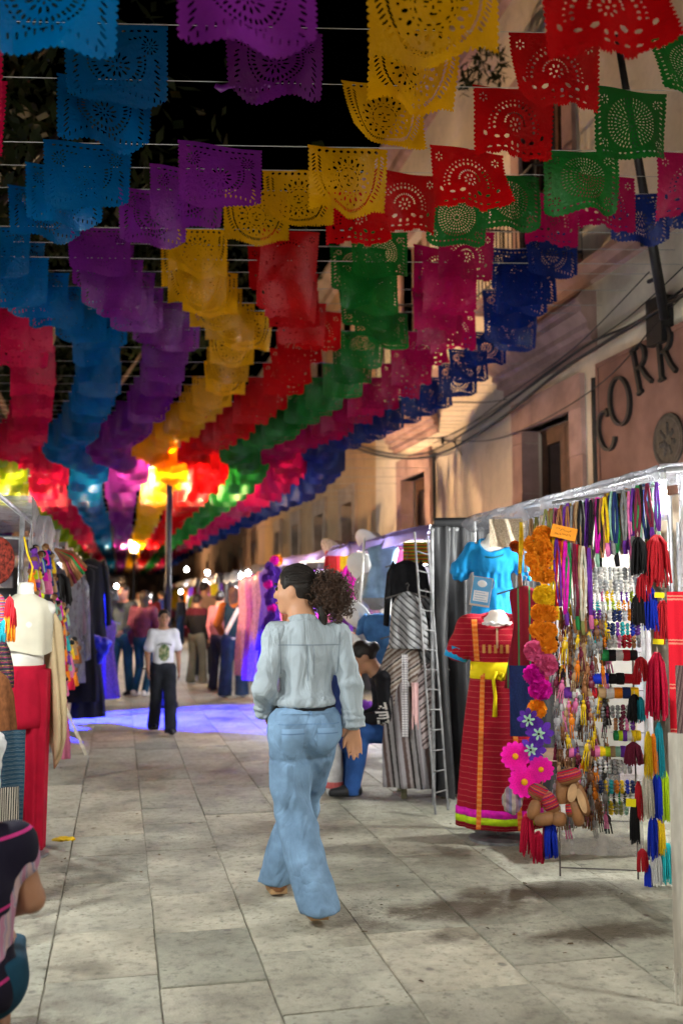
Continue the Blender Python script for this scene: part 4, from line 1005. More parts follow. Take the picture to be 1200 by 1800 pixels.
# ---- person seated at the left edge, seen from behind, dark printed dress
LJ = dict(pelvis=(0,0,.36), chest=(.0,.02,.60), neck=(.0,.05,.78), head=(.0,.12,.93), sL=(-.155,.03,.715), sR=(.155,.03,.715), eL=(-.21,.04,.50), eR=(.215,.06,.53), wL=(-.12,.26,.40), wR=(.08,.30,.42),
          hL=(-.09,.02,.31), hR=(.09,.02,.31), kL=(-.14,.38,.36), kR=(.12,.30,.33), aL=(-.14,.36,.08), aR=(.125,.13,.08))
def dress_print():
    m = new_mat('navy_print_dress'); N, L = nodes_of(m); b = pbr(m); tc = N.new('ShaderNodeTexCoord'); sp = N.new('ShaderNodeSeparateXYZ'); L.new(tc.outputs['Object'], sp.inputs[0])
    x, y, z = sp.outputs; n = tex_noise(N, L, tc.outputs['Object'], 5, 2)
    zz = math_n(N, L, 'ADD', z, math_n(N, L, 'MULTIPLY', x, -.25)); fr = math_n(N, L, 'FRACT', math_n(N, L, 'MULTIPLY', zz, 1/.205))
    c = ramp(N, L, fr, [(0, (.009,.007,.018)), (.47, (.009,.007,.018)), (.475, (.45,.03,.17)), (.525, (.009,.007,.018))], True)
    # pale looping bands that run round the side
    q = math_n(N, L, 'ADD', math_n(N, L, 'MULTIPLY', z, .55), math_n(N, L, 'ADD', math_n(N, L, 'MULTIPLY', n, .25), math_n(N, L, 'MULTIPLY', x, -.9)))
    f2 = math_n(N, L, 'FRACT', math_n(N, L, 'MULTIPLY', q, 3.1))
    band = ramp(N, L, f2, [(0, (0,0,0)), (.70, (0,0,0)), (.72, (1,1,1)), (.98, (0,0,0))], True)
    w_ = N.new('ShaderNodeTexWave'); w_.inputs['Scale'].default_value = 9; w_.inputs['Distortion'].default_value = 6; L.new(tc.outputs['Object'], w_.inputs[0])
    pale = ramp(N, L, w_.outputs[1], [(.2, (.50,.36,.36)), (.45, (.16,.18,.33)), (.6, (.48,.40,.42)), (.8, (.42,.20,.30))])
    c = mixcol(N, L, math_n(N, L, 'MULTIPLY', band, .92), c, pale); L.new(c, b.inputs[0]); b.inputs['Roughness'].default_value = .8; set_spec(b, .15)
    add_bump(N, L, b, tex_noise(N, L, tc.outputs['Object'], 200, 2), .2, .002); return m
sp_loc = Vector((-.465, 3.36, 0))
lt, lj, _ = person('person in dark printed dress seated at the left edge with back to camera', sp_loc, rad(6), LJ, 1.0, .012, skin=SKIN2, yaw=rad(10), pitch=rad(-20), build=1.1,
    top=dict(mat=dress_print(), sleeve='cap', hem=-.13, w=1.14, sr=(.07,.065,.05), name='dress', seat=True), bottom=dict(mat=M('teal_skirt', (.008,.05,.09), .8, .15), thigh=.125, knee=.085, hem=.05, crop=.26, name='skirt', rise=.02),
    shoes=dict(mat=M('black_shoe', (.01,.01,.012))), hair='bun')
# ---- people farther down the street
far_people = []
def walker(label, px, py, rz, h, **kw):
    p = onz(px, py); person(label, p, rz, kw.pop('J', None), h/1.70, kw.pop('res', .02), **kw)
JN = dict(aL=(-.13,-.02,.075), aR=(.13,.03,.075), kL=(-.11,.02,.49), kR=(.12,.04,.49))
walker('man in grey-blue sweater and jeans standing left of the boy', 214, 1222, PI-.5, 1.70, J=dict(JN, eL=(-.24,.02,1.13), wL=(-.12,.2,.98), wR=(.12,.2,.95), eR=(.24,.0,1.12)), skin=SKIN3, top=dict(mat=M('slate_sweater', (.045,.065,.085), .9, .1), hem=-.06, w=1.12), bottom=dict(mat=M('teal_jeans', (.01,.05,.10), .85, .1), thigh=.10), shoes=dict(mat=M('dark_boot', (.015,.015,.02))), hair='short')
walker('woman in maroon quilted jacket beside the grey-sweater man, seen from behind', 250, 1224, -.5, 1.60, J=dict(JN, kL=(-.1,.1,.5), aR=(.1,-.12,.08), eR=(.24,.02,1.13), wR=(.13,.2,1.0)), yaw=.5, skin=SKIN3, top=dict(mat=M('maroon_jacket', (.10,.018,.045), .7, .3, .3, 12), hem=-.05, w=1.15, sr=(.075,.066,.055), name='jacket'), bottom=dict(mat=M('teal_jeans', (.01,.05,.10)), thigh=.09, hem=.055), shoes=dict(mat=M('white_shoe', (.6,.6,.6), .5, .3)), hair='long')
walker('man in maroon and black shirt with khaki trousers right of the boy', 345, 1202, -.7, 1.55, J=dict(JN, eL=(-.27,.02,1.15), wL=(-.2,.2,1.0)), skin=SKIN2, top=dict(mat=stripes('maroon_black_shirt', 'Z', 3.0, [(0, (.010,.009,.010)), (.435, (.07,.008,.016))]), hem=-.08, w=1.2), bottom=dict(mat=M('khaki', (.10,.10,.075), .85, .1), thigh=.105, hem=.085), shoes=dict(mat=M('grey_shoe', (.25,.25,.25))), hair='short')
walker('tall man in dark shirt standing behind the maroon-shirted man', 358, 1188, -.3, 1.80, J=dict(JN, eL=(-.25,.03,1.14), wL=(-.14,.22,1.02)), yaw=-.6, skin=SKIN2, top=dict(mat=M('tan_shirt', (.20,.13,.09), .85, .1), hem=-.06), bottom=dict(mat=M('dark_trousers', (.02,.02,.025))), shoes=dict(mat=M('dark_boot', (.015,.015,.02))), hair='short')
walker('woman in pink top with cloth bag left of the blue vest woman', 384, 1216, -.9, 1.60, J=dict(JN, eR=(.23,.05,1.12), wR=(.12,.25,1.0)), yaw=.5, skin=SKIN3, top=dict(mat=M('pink_top', (.55,.20,.24), .85, .1), hem=-.05, w=1.1), bottom=dict(mat=M('navy_trousers', (.012,.012,.035)), thigh=.10, hem=.08), shoes=dict(mat=M('grey_shoe', (.25,.25,.25))), hair='bun')
p = onz(410, 1226)
vt, vj, _ = person('woman in navy vest with orange sleeves and white sash strap, seen from behind', p, -.15, dict(JN, eL=(-.25,.0,1.12), eR=(.25,0,1.12), wL=(-.2,.18,.98), wR=(.2,.18,.98)), .98, .016, yaw=-.2, skin=SKIN2,
    top=dict(mat=M('orange_sleeves', (.33,.10,.02), .85, .1), hem=-.02, w=1.0, sr=(.072,.066,.052)), bottom=dict(mat=DENIM_D, thigh=.11, knee=.095, hem=.11, name='jeans'), shoes=dict(mat=M('white_shoe', (.6,.6,.6))), hair='long', hairm=M('auburn_hair', (.06,.02,.012), .5, .4, .3, 30, .6, 150))
V_ = Field((-.3,-.25,.8), (.3,.25,1.55), .016); V_.cone((0,0,.93), (0,0,1.26), .15, .155, .05, ((0,1,0), 1.3)); V_.cone((0,0,1.26), (0,0,1.36), .15, .10, .05, ((0,1,0), 1.25)); V_.cone((-.13,0,1.38), (.13,0,1.38), .075, .075, .05); V_.cut((0,0,.86), (0,0,-1)); V_.cut((0,0,1.455), (0,0,1))
vest = obj('vest', V_.mesh('vest'), M('navy_vest', (.012,.035,.06), .85, .15, .2, 6, .3, 150), vt)
patch('white_hem_band', vest, M('white_cotton', (.7,.68,.72), .85, .1), vt, (-.19, 0, .865), (.38, 0, 0), (0, 0, .05), 20, 4, off=.006)
patch('sash_strap', vest, M('white_cotton', (.7,.68,.72)), vt, (-.17, 0, .95), (.055, 0, -.03), (.22, 0, .43), 4, 24, off=.007)
FARC = [(.25,.03,.03),(.03,.05,.2),(.4,.38,.36),(.05,.05,.06),(.3,.2,.05),(.05,.15,.1)]
for k, (px, py, h, hr) in enumerate(((268,1140,1.62,'long'),(283,1128,1.7,'short'),(243,1125,1.68,'short'),(318,1135,1.6,'long'),(262,1108,1.7,'short'),(300,1106,1.65,'short'))):
    walker(['small distant figure in red top walking up the street behind the maroon jacket', 'distant figure in navy top directly left of the lamp post', 'distant figure in pale top beyond the grey-sweater man', 'distant figure in dark top close by the right-hand stalls', 'farthest tiny figure in ochre top at the middle of street', 'farthest tiny figure in green top right of the lamp post'][k],
           px, py, (k*1.3) % 3, h, J=JN, res=.03, hands=False, face=False, top=dict(mat=M('far_top_%d' % k, FARC[k], .85, .1)), bottom=dict(mat=DENIM_D), hair=hr)
# ================================================================== STALLS AND THEIR GOODS
M_POLE = M('galvanised_pole', (.30,.30,.31), .45, .5, .3, 14, .2, 60, metal=.6)
M_CLEAR = plastic('clear_sheet', (.24,.24,.27), .60, .32, .22)
M_CLEAR2 = plastic('clear_panel', (.45,.42,.40), .42, .12, .4)
M_TARP_V = M('violet_tarp', (.16,.13,.34), .5, .4, .2, 5, .4, 30, transl=.25)
M_TARP_G = M('grey_tarp', (.16,.155,.16), .5, .4, .25, 5, .5, 25, transl=.2)
M_TARP_K = M('black_tarp', (.03,.03,.033), .5, .4, .3, 5, .5, 22)
M_MANN = M('white_mannequin', (.72,.70,.64), .35, .5, .05, 5, .05, 60)
M_RODM = M('dark_wire', (.10,.09,.085), .5, .4, .2, 20, 0)
C_COOL = (.98,1.0,.95)
M_BULB = emit('white_led', C_COOL, 1250); M_BULB_FAR = emit('white_led_far', (.9,.95,1.0), 560); M_TUBE = emit('led_tube', (.97,1.0,.97), 260)
M_BLUE = emit('blue_led', (.015,.03,1.0), 9000)
M_SOCK = M('bulb_socket', (.5,.5,.48), .5, .3, .1, 9, 0)
def bulb(label, loc, mat=None, drop=.18, r=.032, group='bare bulbs in the stalls'):
    t = thing('light_bulb', label, 'light bulb', loc, 0, group)
    MB().tube([(0,0,.06),(.004,0,.06+drop*.5),(0,0,.06+drop)], .004, 5).build('cord', M_IRON, t)
    MB().lathe([(.012,.075),(.018,.07),(.019,.035),(.016,.03)], 10).build('socket', M_SOCK, t)
    MB().lathe([(.004,-r*1.25),(r*.7,-r),(r,-r*.2),(r*.85,r*.4),(.016,.03)], 12).build('glass', mat or M_BULB, t, True)
    return t
COLS = dict(red=(.45,.012,.02), crimson=(.5,.006,.04), black=(.012,.011,.012), blue=(.008,.03,.45), yellow=(.75,.50,.01), orange=(.80,.22,.01), pink=(.70,.16,.36), magenta=(.70,.01,.42),
            teal=(.01,.24,.30), white=(.68,.66,.63), lime=(.42,.60,.01), green=(.02,.22,.06), purple=(.14,.03,.30), brown=(.20,.085,.035), tan=(.38,.24,.12), maroon=(.16,.015,.04), grey=(.22,.22,.22), navy=(.015,.03,.12),
            turquoise=(.02,.42,.46), cream=(.62,.56,.45), copper=(.36,.15,.06), silver=(.42,.42,.43), olive=(.22,.22,.07), mint=(.25,.45,.33))
def cm(c): return M('yarn_'+c, COLS[c], .8, .2, .25, 25, .4, 220)
def bead(c): return M('bead_'+c, COLS[c], .25, .55, .2, 20, 0)

# ---------------------------------------------------------------- garment shapes (shared)
def garment_mesh(kind, seed=0):
    """unit garment hanging from z=0 down to z=-1, width about 1 -> scaled per object"""
    r = random.Random(seed); a = MB(); n = 36
    ph = r.random()*6
    if kind in ('shirt', 'dress', 'skirt', 'poncho', 'coat'):
        pr = dict(shirt=[(0,.10),(-.05,.34),(-.12,.44),(-.25,.42),(-.6,.40),(-1,.44)], dress=[(0,.10),(-.03,.30),(-.07,.36),(-.18,.33),(-.38,.27),(-.6,.38),(-.85,.48),(-1,.52)],
                  skirt=[(0,.24),(-.04,.25),(-.3,.34),(-.7,.46),(-1,.52)], poncho=[(0,.06),(-.04,.16),(-.12,.30),(-.3,.42),(-.6,.48),(-1,.50)], coat=[(0,.1),(-.04,.34),(-.1,.42),(-.5,.42),(-1,.48)])[kind]
        zs = [-k/18 for k in range(19)]; rg = []
        for z in zs:
            for (z0, w0), (z1, w1) in zip(pr, pr[1:]):
                if z1 <= z <= z0: wv = w0+(w1-w0)*(z-z0)/(z1-z0); break
            fold = dict(shirt=.06, dress=.10, skirt=.14, poncho=.16, coat=.08)[kind]*min(1, -z*1.4)
            cx = .02*math.sin(z*5+ph)
            rg.append([(cx+wv*math.cos(2*PI*k/n)*(1+fold*.35*math.cos(5*2*PI*k/n+ph)), (wv*.22+.03)*math.sin(2*PI*k/n)*(1+fold*3*math.cos((7 if kind != 'shirt' else 5)*2*PI*k/n+ph+z*1.5)), z) for k in range(n)])
        a.loft(rg)
        if kind in ('shirt', 'coat'):
            L_ = .62 if kind == 'shirt' else .7
            for s in (-1, 1): a.tube([(s*.30,0,-.06),(s*.44,.0,-.2),(s*.52,.02,-.2-L_*.4),(s*.55,-.02,-.1-L_)], [.09,.10,.085,.075], 10)
    elif kind == 'trousers':
        for s in (-1, 1): a.loft([[(s*.18+(.20+.02*math.sin(3*t_+z*4))*math.cos(t_)*(1+.12*(-z)), .12*math.sin(t_)*(1+.25*math.cos(4*t_+z*5)), z) for t_ in [2*PI*k/20 for k in range(20)]] for z in [-k/10 for k in range(11)]])
    elif kind == 'scarf':
        a.grid([[(x, .06*math.sin(x*12+ph+z*2)+.03*math.sin(x*29+z*7), z) for x in np.linspace(-.5, .5, 16)] for z in np.linspace(0, -1, 14)])
    return a.mesh(kind, True)
GM = {k: [garment_mesh(k, s) for s in range(3)] for k in ('shirt','dress','skirt','poncho','coat','trousers','scarf')}
HOOK = MB().tube([(0,0,-.02),(0,0,.03),(.012,0,.05),(0,0,.065),(-.012,0,.055)], .003, 5).mesh('hook')
HANG = MB().tube([(-.17,0,-.05),(0,0,0),(.17,0,-.05)], .006, 6).mesh('hanger')
def garment(label, cat, kind, loc, rz, w_, h, mat, group=None, name=None, hanger=True, v=None):
    t = thing(name or {'shirt':'hanging_shirt','dress':'hanging_dress','skirt':'hanging_skirt','poncho':'hanging_poncho','coat':'hanging_jacket','trousers':'hanging_trousers','scarf':'hanging_scarf'}[kind], label, cat, loc, rz, group)
    o = slot_obj('cloth', GM[kind][random.randrange(3) if v is None else v], mat, t); o.scale = (w_, w_*(1.0 if kind != 'scarf' else .6), h)
    if hanger:
        slot_obj('hanger', HANG, M_RODM, t); slot_obj('hook', HOOK, M_RODM, t)
    return t

# ================================================================ STALL A: jewellery stall on the right
PA = Vector((2.35, 5.14, 0)); UA = Vector((.933, -.36, 0)).normalized(); NA = Vector((UA.y, -UA.x, 0))   # NA faces the viewer
RZA = math.atan2(UA.y, UA.x)
def pan(px, py, off=0.0):
    d = ray(px, py); o = Vector((0,0,CAM_H)); p = PA+NA*off
    return o + d*((p-o).dot(NA)/d.dot(NA))
sa = thing('market_stall', 'jewellery stall under clear plastic roof, right of the red dress', 'stall', PA, 0, 'market stalls')
def loc_a(p): return Vector(p)-PA
roof_pts = [pan(838, 912, -.95)]
fr0 = Vector((2.33, 6.45, 2.02)); fr1 = pan(1168, 826, .05)
for nm, p in (('pole', Vector((fr1.x+.02, fr1.y, 0))), ('pole', Vector((2.38,6.5,0))), ('pole', Vector((4.0,5.0,0))), ('pole', Vector((4.0,6.6,0)))):
    h = {0: 2.02}.get(0); MB().tube([loc_a(p), loc_a(p+Vector((0,0,2.05)))], .014, 8).build(nm, M_POLE, sa)
MB().tube([loc_a(fr0), loc_a(fr1)], .012, 8).build('roof_rail', M_POLE, sa); MB().tube([loc_a(fr1), loc_a(Vector((4.1, 4.7, 2.28)))], .016, 8).build('roof_rail', M_POLE, sa)
MB().tube([loc_a(Vector((2.36,5.18,2.03))), loc_a(fr1+Vector((0,0,-.08)))], .008, 8).build('goods_rail', M_POLE, sa)
# roof sheet, its front edge bellied and wrinkled
G_ = []
for i in range(41):
    t = i/40; e = fr0.lerp(fr1, t); belly = .10+.09*math.sin(PI*min(1, t*.95))+.015*math.sin(t*31); row = []
    for k in range(15):
        u = k/14
        if u < .45:    # hanging front fold
            q = u/.45; p = e + Vector((-.035*math.sin(q*PI)-.02-.012*math.sin(t*47+q*5), -.01, -belly*(1-q)+.035))
        else:
            q = (u-.45)/.55; p = e.lerp(Vector((4.3, 6.55-1.85*t, 2.42+.05*math.sin(t*20))), q) + Vector((0,0,.035-.05*math.sin(q*PI)+.012*math.sin(t*37+q*9)))
        row.append(loc_a(p))
    G_.append(row)
MB().grid([r[6:] for r in G_]).build('plastic_roof', M_CLEAR, sa, True); MB().grid([r[:7] for r in G_]).build('roof_valance', plastic('milky_sheet', (.10,.10,.115), .78, .40, .25), sa, True)
G_ = [[loc_a(fr1 + Vector((.045+.10*u+.02*math.sin(z*9+u*7), -.03-.02*u+.02*math.sin(z*5+u*11), -.02-1.05*z)) + Vector((.03*z,0,0))) for u in np.linspace(0, 1.2, 10)] for z in np.linspace(0, 1, 22)]
MB().grid(G_).build('plastic_side_sheet', M_CLEAR, sa, True)
# display: wire frame, pale backing, clear skirt
fL, fR = pan(985, 1540), pan(1122, 1545); fL.z = fR.z = .04; wF = (fR-fL).length
def fw_(s, z, off=0): return loc_a(PA + UA*s + NA*off + Vector((0,0,z)))
a = MB()
for s in (0.0, wF): a.tube([fw_(s, 0.0), fw_(s, 2.0)], .005, 6)
for z in (.045, .30, 1.0, 1.95): a.tube([fw_(0, z), fw_(wF, z)], .004, 6)
a.build('display_frame', M_RODM, sa)
MB().grid([[fw_(s, z, -.03) for s in np.linspace(-.01, wF+.02, 6)] for z in np.linspace(.62, 1.93, 10)]).build('display_backing', M('display_white', (.50,.48,.44), .6, .3, .1, 6, .1, 60, transl=.35), sa)
MB().grid([[fw_(s, z, .02+.012*math.sin(s*30+z*9)+.008*math.sin(z*33)) for s in np.linspace(-.005, wF+.03, 14)] for z in np.linspace(.12, .55, 10)]).build('clear_skirt', M_CLEAR2, sa, True)
a = MB()
a.box(*[sorted((fw_(-.03,0,-.3).x, fw_(wF+.3,0,-.3).x))[k] for k in (0,1)], *[sorted((fw_(0,0,-.36).y, fw_(0,0,-.9).y))[k] for k in (0,1)], .52, .55)
a.build('back_shelf', M_WOOD, sa)
tb = thing('tube_light', 'white LED tube light at the corner of the jewellery stall', 'lamp', pan(1166, 873, .03), 0)
MB().tube([(0,0,-.09),(0,0,.09)], .013, 8).build('tube', M_TUBE, tb); MB().tube([(0,0,.09),(0,0,.16)], .016, 8).build('cap', M_SOCK, tb); MB().tube([(0,0,-.09),(0,0,-.13)], .016, 8).build('cap', M_SOCK, tb)

# woven necklaces in a row under the roof
NK_COLS = ['olive','copper','mint','olive','yellow','purple','maroon','pink','brown','tan','purple','black','green','navy','grey','mint']
def necklace(c, px, py, ln, grp, lab, off):
    t = thing('woven_necklace', lab, 'necklace', pan(px, py, off), RZA+random.uniform(-.25,.25), grp)
    a = MB(); g_ = random.uniform(.006,.016); tw = random.uniform(-.02,.02); r_ = random.uniform(.006,.0095)
    for s in (-1, 1): a.tube([(s*.003,0,0),(s*g_, .004*s, -ln*.35),(s*g_*.9+tw*.5, -.004*s, -ln*.7),(s*.004+tw,0,-ln)], [r_*.8,r_,r_,r_*.8], 6)
    a.build('cord', cm(c), t, True)
    if random.random() < .7: MB().tube([(tw,0,-ln),(tw,.003,-ln-.03),(tw+.004,0,-ln-.075)], [r_*1.1, r_*1.7, r_*1.3], 7).build('tassel_end', cm(random.choice(NK_COLS)), t, True)
CN = dict(olive='olive green', copper='copper brown', mint='mint green')
for k in range(72):
    px = 956+ (1154-956)*k/71 + random.uniform(-2, 2); c = random.choice(NK_COLS) if k < 54 else random.choice(['mint','purple','navy','black','green','maroon'])
    if k in (27,28,30,32,33): c = ['pink','magenta','pink','purple'][k % 4]
    if k in (9,10): c = 'copper'
    py = 903-.26*(px-940)+random.uniform(-4,4)
    necklace(c, px, py, random.uniform(.24,.33), 'necklaces hung under the plastic roof', '%s woven necklace in the long row under the clear plastic roof' % CN.get(c, c), random.uniform(-.05, .06))
for k, c in enumerate(['yellow','purple','red','orange','magenta','green','grey','maroon','crimson','tan','cream','maroon','purple']):
    necklace(c, 972+k*5.2, 945+k*1.5, random.uniform(.34,.42), 'lanyards bunched below the orange price tag', '%s lanyard in the bunch hanging below the orange price tag' % c, .09+random.uniform(-.01,.01))
# strands at the far left of the roof
for k, c in enumerate(['yellow','white','tan','olive','cream']):
    necklace(c, 915+k*9, 918-k*3, .30, 'strands beside the orange flowers', '%s strand hanging left of the top orange flowers' % c, -.25)

# bracelets on rods
def bracelet_mesh(kind):
    a = MB(); R_ = .030
    if kind == 'band':
        a.loft([[(x, rr*math.cos(t), rr*math.sin(t)) for t in [2*PI*k/14 for k in range(14)]] for x, rr in ((-.012,R_*.86),(-.012,R_),(-.005,R_*1.05),(.006,R_*1.04),(.012,R_),(.012,R_*.86))], False, False)
    elif kind == 'beads':
        for k in range(9):
            t = 2*PI*k/9; a.ball((0, R_*math.cos(t), R_*math.sin(t)), .0105, 6, 4)
    else:
        for k in range(11):
            t = 2*PI*k/11; a.tube([(-.003, R_*.7*math.cos(t), R_*.7*math.sin(t)), (.003, R_*1.25*math.cos(t+.1), R_*1.25*math.sin(t+.1))], [.006,.002], 4)
    return a.mesh('bracelet', kind == 'beads')
BM = {k: bracelet_mesh(k) for k in ('band','beads','spiky')}
ROWS_B = [(1003,1032,1128,['silver','white','silver','white','grey','silver','white'],'beads'), (1024,1032,1122,['white','silver','cream','silver','white','silver'],'beads'), (1042,1036,1122,['white','pink','yellow','white','purple','lime','orange'],'spiky'),
          (1060,1036,1118,['turquoise','white','lime','yellow','orange','white'],'spiky'), (1075,1038,1110,['purple','silver','white','navy','silver','orange'],'beads'), (1100,1036,1124,['purple','grey','navy','purple','turquoise','blue','purple'],'beads'),
          (1121,1040,1126,['turquoise','orange','white','pink','red','copper','grey'],'beads'), (1146,1056,1118,['green','black','white','red','black'],'band'), (1187,1040,1124,['blue','blue','black','black','red','red'],'band'),
          (1212,990,1122,['purple','white','brown','red','tan','white','orange','navy','yellow'],'band'), (1245,1034,1108,['grey','grey','maroon','grey','maroon','grey'],'beads'), (1267,1076,1116,['copper','maroon','pink','purple'],'beads'),
          (1287,1078,1124,['green','lime','purple','white','yellow','yellow'],'band'), (1315,998,1108,['pink','purple','grey','black','maroon','pink','yellow','lime','tan','mint','purple','turquoise'],'band'),
          (1341,1040,1110,['silver','white','silver','white','silver'],'beads'), (1377,1040,1116,['copper','navy','yellow','turquoise','orange','yellow','blue','navy'],'beads'), (1397,1064,1112,['green','black','green','black','grey'],'spiky'), (1414,1050,1104,['brown','yellow','olive','mint'],'beads')]
NTH = ['top','second','third','fourth','fifth','sixth','seventh','eighth','ninth','tenth','eleventh','twelfth','thirteenth','fourteenth','fifteenth','sixteenth','seventeenth','bottom']
for ri, (py, x0, x1, cs, kind) in enumerate(ROWS_B):
    rod = thing('display_rod', '%s bracelet rod of the jewellery display' % NTH[ri], 'display rod', pan(x0-6, py, .045), RZA, 'bracelet rods')
    ln = (pan(x1+8, py, .045)-pan(x0-6, py, .045)).length
    MB().tube([(0,0,0),(ln,0,0)], .0028, 6).build('rod', M_POLE, rod); MB().tube([(ln*.5,0,0),(ln*.5,.07,0)], .004, 5).build('rod_arm', M_RODM, rod)
    if kind != 'band':
        cs = [cs[int(q_*len(cs)/max(len(cs), int((x1-x0)/8.5)))] for q_ in range(max(len(cs), int((x1-x0)/8.5)))]
    for k, c in enumerate(cs):
        px = x0 + (x1-x0)*(k+.5)/len(cs); p = pan(px, py, .045); p.z -= .018
        o = slot_obj('bracelet', BM[kind], bead(c) if kind != 'band' else cm(c), None, p, (random.uniform(0,6) if kind != 'band' else 0, 0, RZA+random.uniform(-.12,.12)))
        sc = (x1-x0)/len(cs)/321/.024 if kind == 'band' else random.uniform(.9,1.25); o.scale = (max(.7, min(1.7, sc)), random.uniform(.85,1.05), random.uniform(.85,1.05))
        tag(o, '%s bracelet on the %s rod of jewellery display' % (c, NTH[ri]), 'bracelet', 'bracelets on the display rods')
# earrings hooked over the left half of the display
EM = []
for s in range(4):
    a = MB(); q = random.Random(s)
    a.tube([(0,0,.015),(.004,0,.02),(.004,0,.0)], .0015, 4); a.ball((.004,0,-.006), .006, 6, 4); a.ball((.004,0,-.024), (.011,.005,.014), 7, 5)
    for k in range(3): a.tube([(.004+(k-1)*.007,0,-.034),(.004+(k-1)*.009,0,-.055-.008*s)], .0025, 4)
    EM.append(a.mesh('earring', True))
for k in range(280):
    px = random.uniform(974, 1042); py = random.uniform(1062, 1438)
    if random.random() < .25: px = random.uniform(1030, 1066)
    c = random.choice(['brown','silver','copper','grey','tan','maroon','silver','brown','orange','pink','black','yellow'])
    o = slot_obj('earring', EM[k % 4], bead(c), None, pan(px, py, random.uniform(.02,.08)), (0, random.uniform(-.2,.2), RZA+random.uniform(-1,1))); o.scale = (random.uniform(1.3,1.9),)*3
    tag(o, 'small %s drop earring among the earring clusters on jewellery display' % c, 'earring', 'earrings on the display')

# tassels of yarn
def tassel_mesh(seed, n=46):
    q = random.Random(seed); a = MB()
    for i in range(n):
        t = q.random()*6.28; r0 = q.random()**.5; x, y = r0*math.cos(t), r0*math.sin(t); l = q.uniform(.86,1.05)
        a.tube([(x*.10,y*.10,0),(x*.36,y*.36,-.16),(x*.46+q.uniform(-.05,.05),y*.46,-.5),(x*.5+q.uniform(-.10,.10),y*.5,-l)], [.045,.05,.05,.04], 4)
    return a.mesh('fringe', True)
TM = [tassel_mesh(s) for s in range(4)]
TCAP = MB().lathe([(.02,.10),(.10,.07),(.16,.0),(.17,-.08),(.12,-.12)], 10).mesh('cap', True); TLOOP = MB().tube([(.0,0,.06),(.03,0,.22),(0,0,.34),(-.03,0,.22),(0,0,.06)], .012, 5).mesh('loop')
def tassel(label, px, py, wpx, hpx, c, off=.10, loc=None, grp='yarn tassels on the jewellery stall', scl=321.0):
    p = loc or pan(px, py, off); w_ = wpx/scl; h = hpx/scl
    t = thing('yarn_tassel', label, 'tassel', p, random.uniform(0,6), grp)
    o = slot_obj('fringe', random.choice(TM), cm(c), t); o.scale = (w_, w_, h); o = slot_obj('cap', TCAP, cm(c), t); o.scale = (w_*.8, w_*.8, w_*.8)
    o = slot_obj('loop', TLOOP, cm('cream'), t); o.scale = (w_,)*3
for (lab, px, py, w_, h, c) in (
    ('large bright red yarn tassel at top of right tassel column', 1153, 943, 44, 84, 'red'), ('black yarn tassel at top, left of the large red one', 1120, 946, 34, 62, 'black'), ('red tassel directly below the top black one', 1130, 1010, 28, 46, 'red'),
    ('black tassel just left of the royal blue tassel', 1120, 1046, 24, 50, 'black'), ('royal blue yarn tassel in the upper right column', 1142, 1034, 26, 70, 'blue'), ('red tassel under the yellow tag, right of the blue one', 1163, 1058, 32, 68, 'red'),
    ('small red tassel tilting left above the teal one', 1125, 1156, 26, 40, 'red'), ('longest deep red tassel in the middle of the right column', 1154, 1150, 42, 108, 'crimson'), ('black tassel hanging over the bracelet rods', 1114, 1222, 24, 46, 'black'), ('teal tassel between the black and deep red tassels', 1124, 1226, 16, 40, 'teal'),
    ('dark brown round pompom tassel hanging low over the display', 1112, 1306, 32, 36, 'maroon'), ('yellow yarn tassel left of the orange one', 1138, 1288, 16, 74, 'yellow'), ('orange yarn tassel below the longest red tassel', 1147, 1292, 16, 68, 'orange'), ('teal yarn tassel beside the red scarf fringe', 1157, 1272, 18, 88, 'teal'),
    ('pale pink yarn tassel in the lower right column', 1136, 1362, 24, 72, 'cream'), ('royal blue tassel between pale pink and lime tassels', 1153, 1360, 20, 76, 'blue'), ('lime yellow tassel at lower right of the column', 1168, 1358, 18, 78, 'lime'), ('narrow red tassel left of the pale pink one', 1121, 1375, 14, 62, 'red'),
    ('blue tassel second from bottom of right column', 1147, 1436, 22, 72, 'blue'), ('yellow tassel low in the right column', 1159, 1440, 18, 60, 'yellow'), ('turquoise tassel at lower right corner of the column', 1172, 1484, 24, 62, 'turquoise'), ('white tassel at bottom of right column', 1152, 1500, 22, 50, 'white'),
    ('small red tassel at bottom left of the right column', 1128, 1493, 20, 36, 'red'), ('lowest blue tassel of the right column', 1138, 1520, 15, 42, 'blue'), ('long black tassel below the yellow label at bottom', 1113, 1412, 18, 66, 'black'),
    ('thick red tassel under the magenta daisies', 926, 1432, 26, 66, 'crimson'), ('lowest red tassel under the leather pouches', 945, 1462, 20, 50, 'crimson'), ('blue tassel under the leather pouches', 966, 1440, 26, 62, 'blue'), ('small maroon tassel between the red and blue ones', 957, 1450, 14, 52, 'maroon')):
    tassel(lab, px, py, w_, h, c, off=(.12 if px > 1000 else .16))
for (lab, px, py, w_, h) in (('small yellow paper label in the upper tassels', 1158, 1046, 16, 9), ('small yellow paper label between red tassels', 1156, 1128, 18, 9), ('yellow paper label above the long black tassel', 1108, 1411, 16, 13)):
    a = MB(); a.box(-w_/642, w_/642, -.0015, .0015, -h/642, h/642); o = a.build('paper_label', M('yellow_card', (.85,.70,.01), .7, .2, .05, 5, 0), None, loc=pan(px, py, .19), rot=(0,.05,RZA)); tag(o, lab, 'label', 'yellow paper labels')

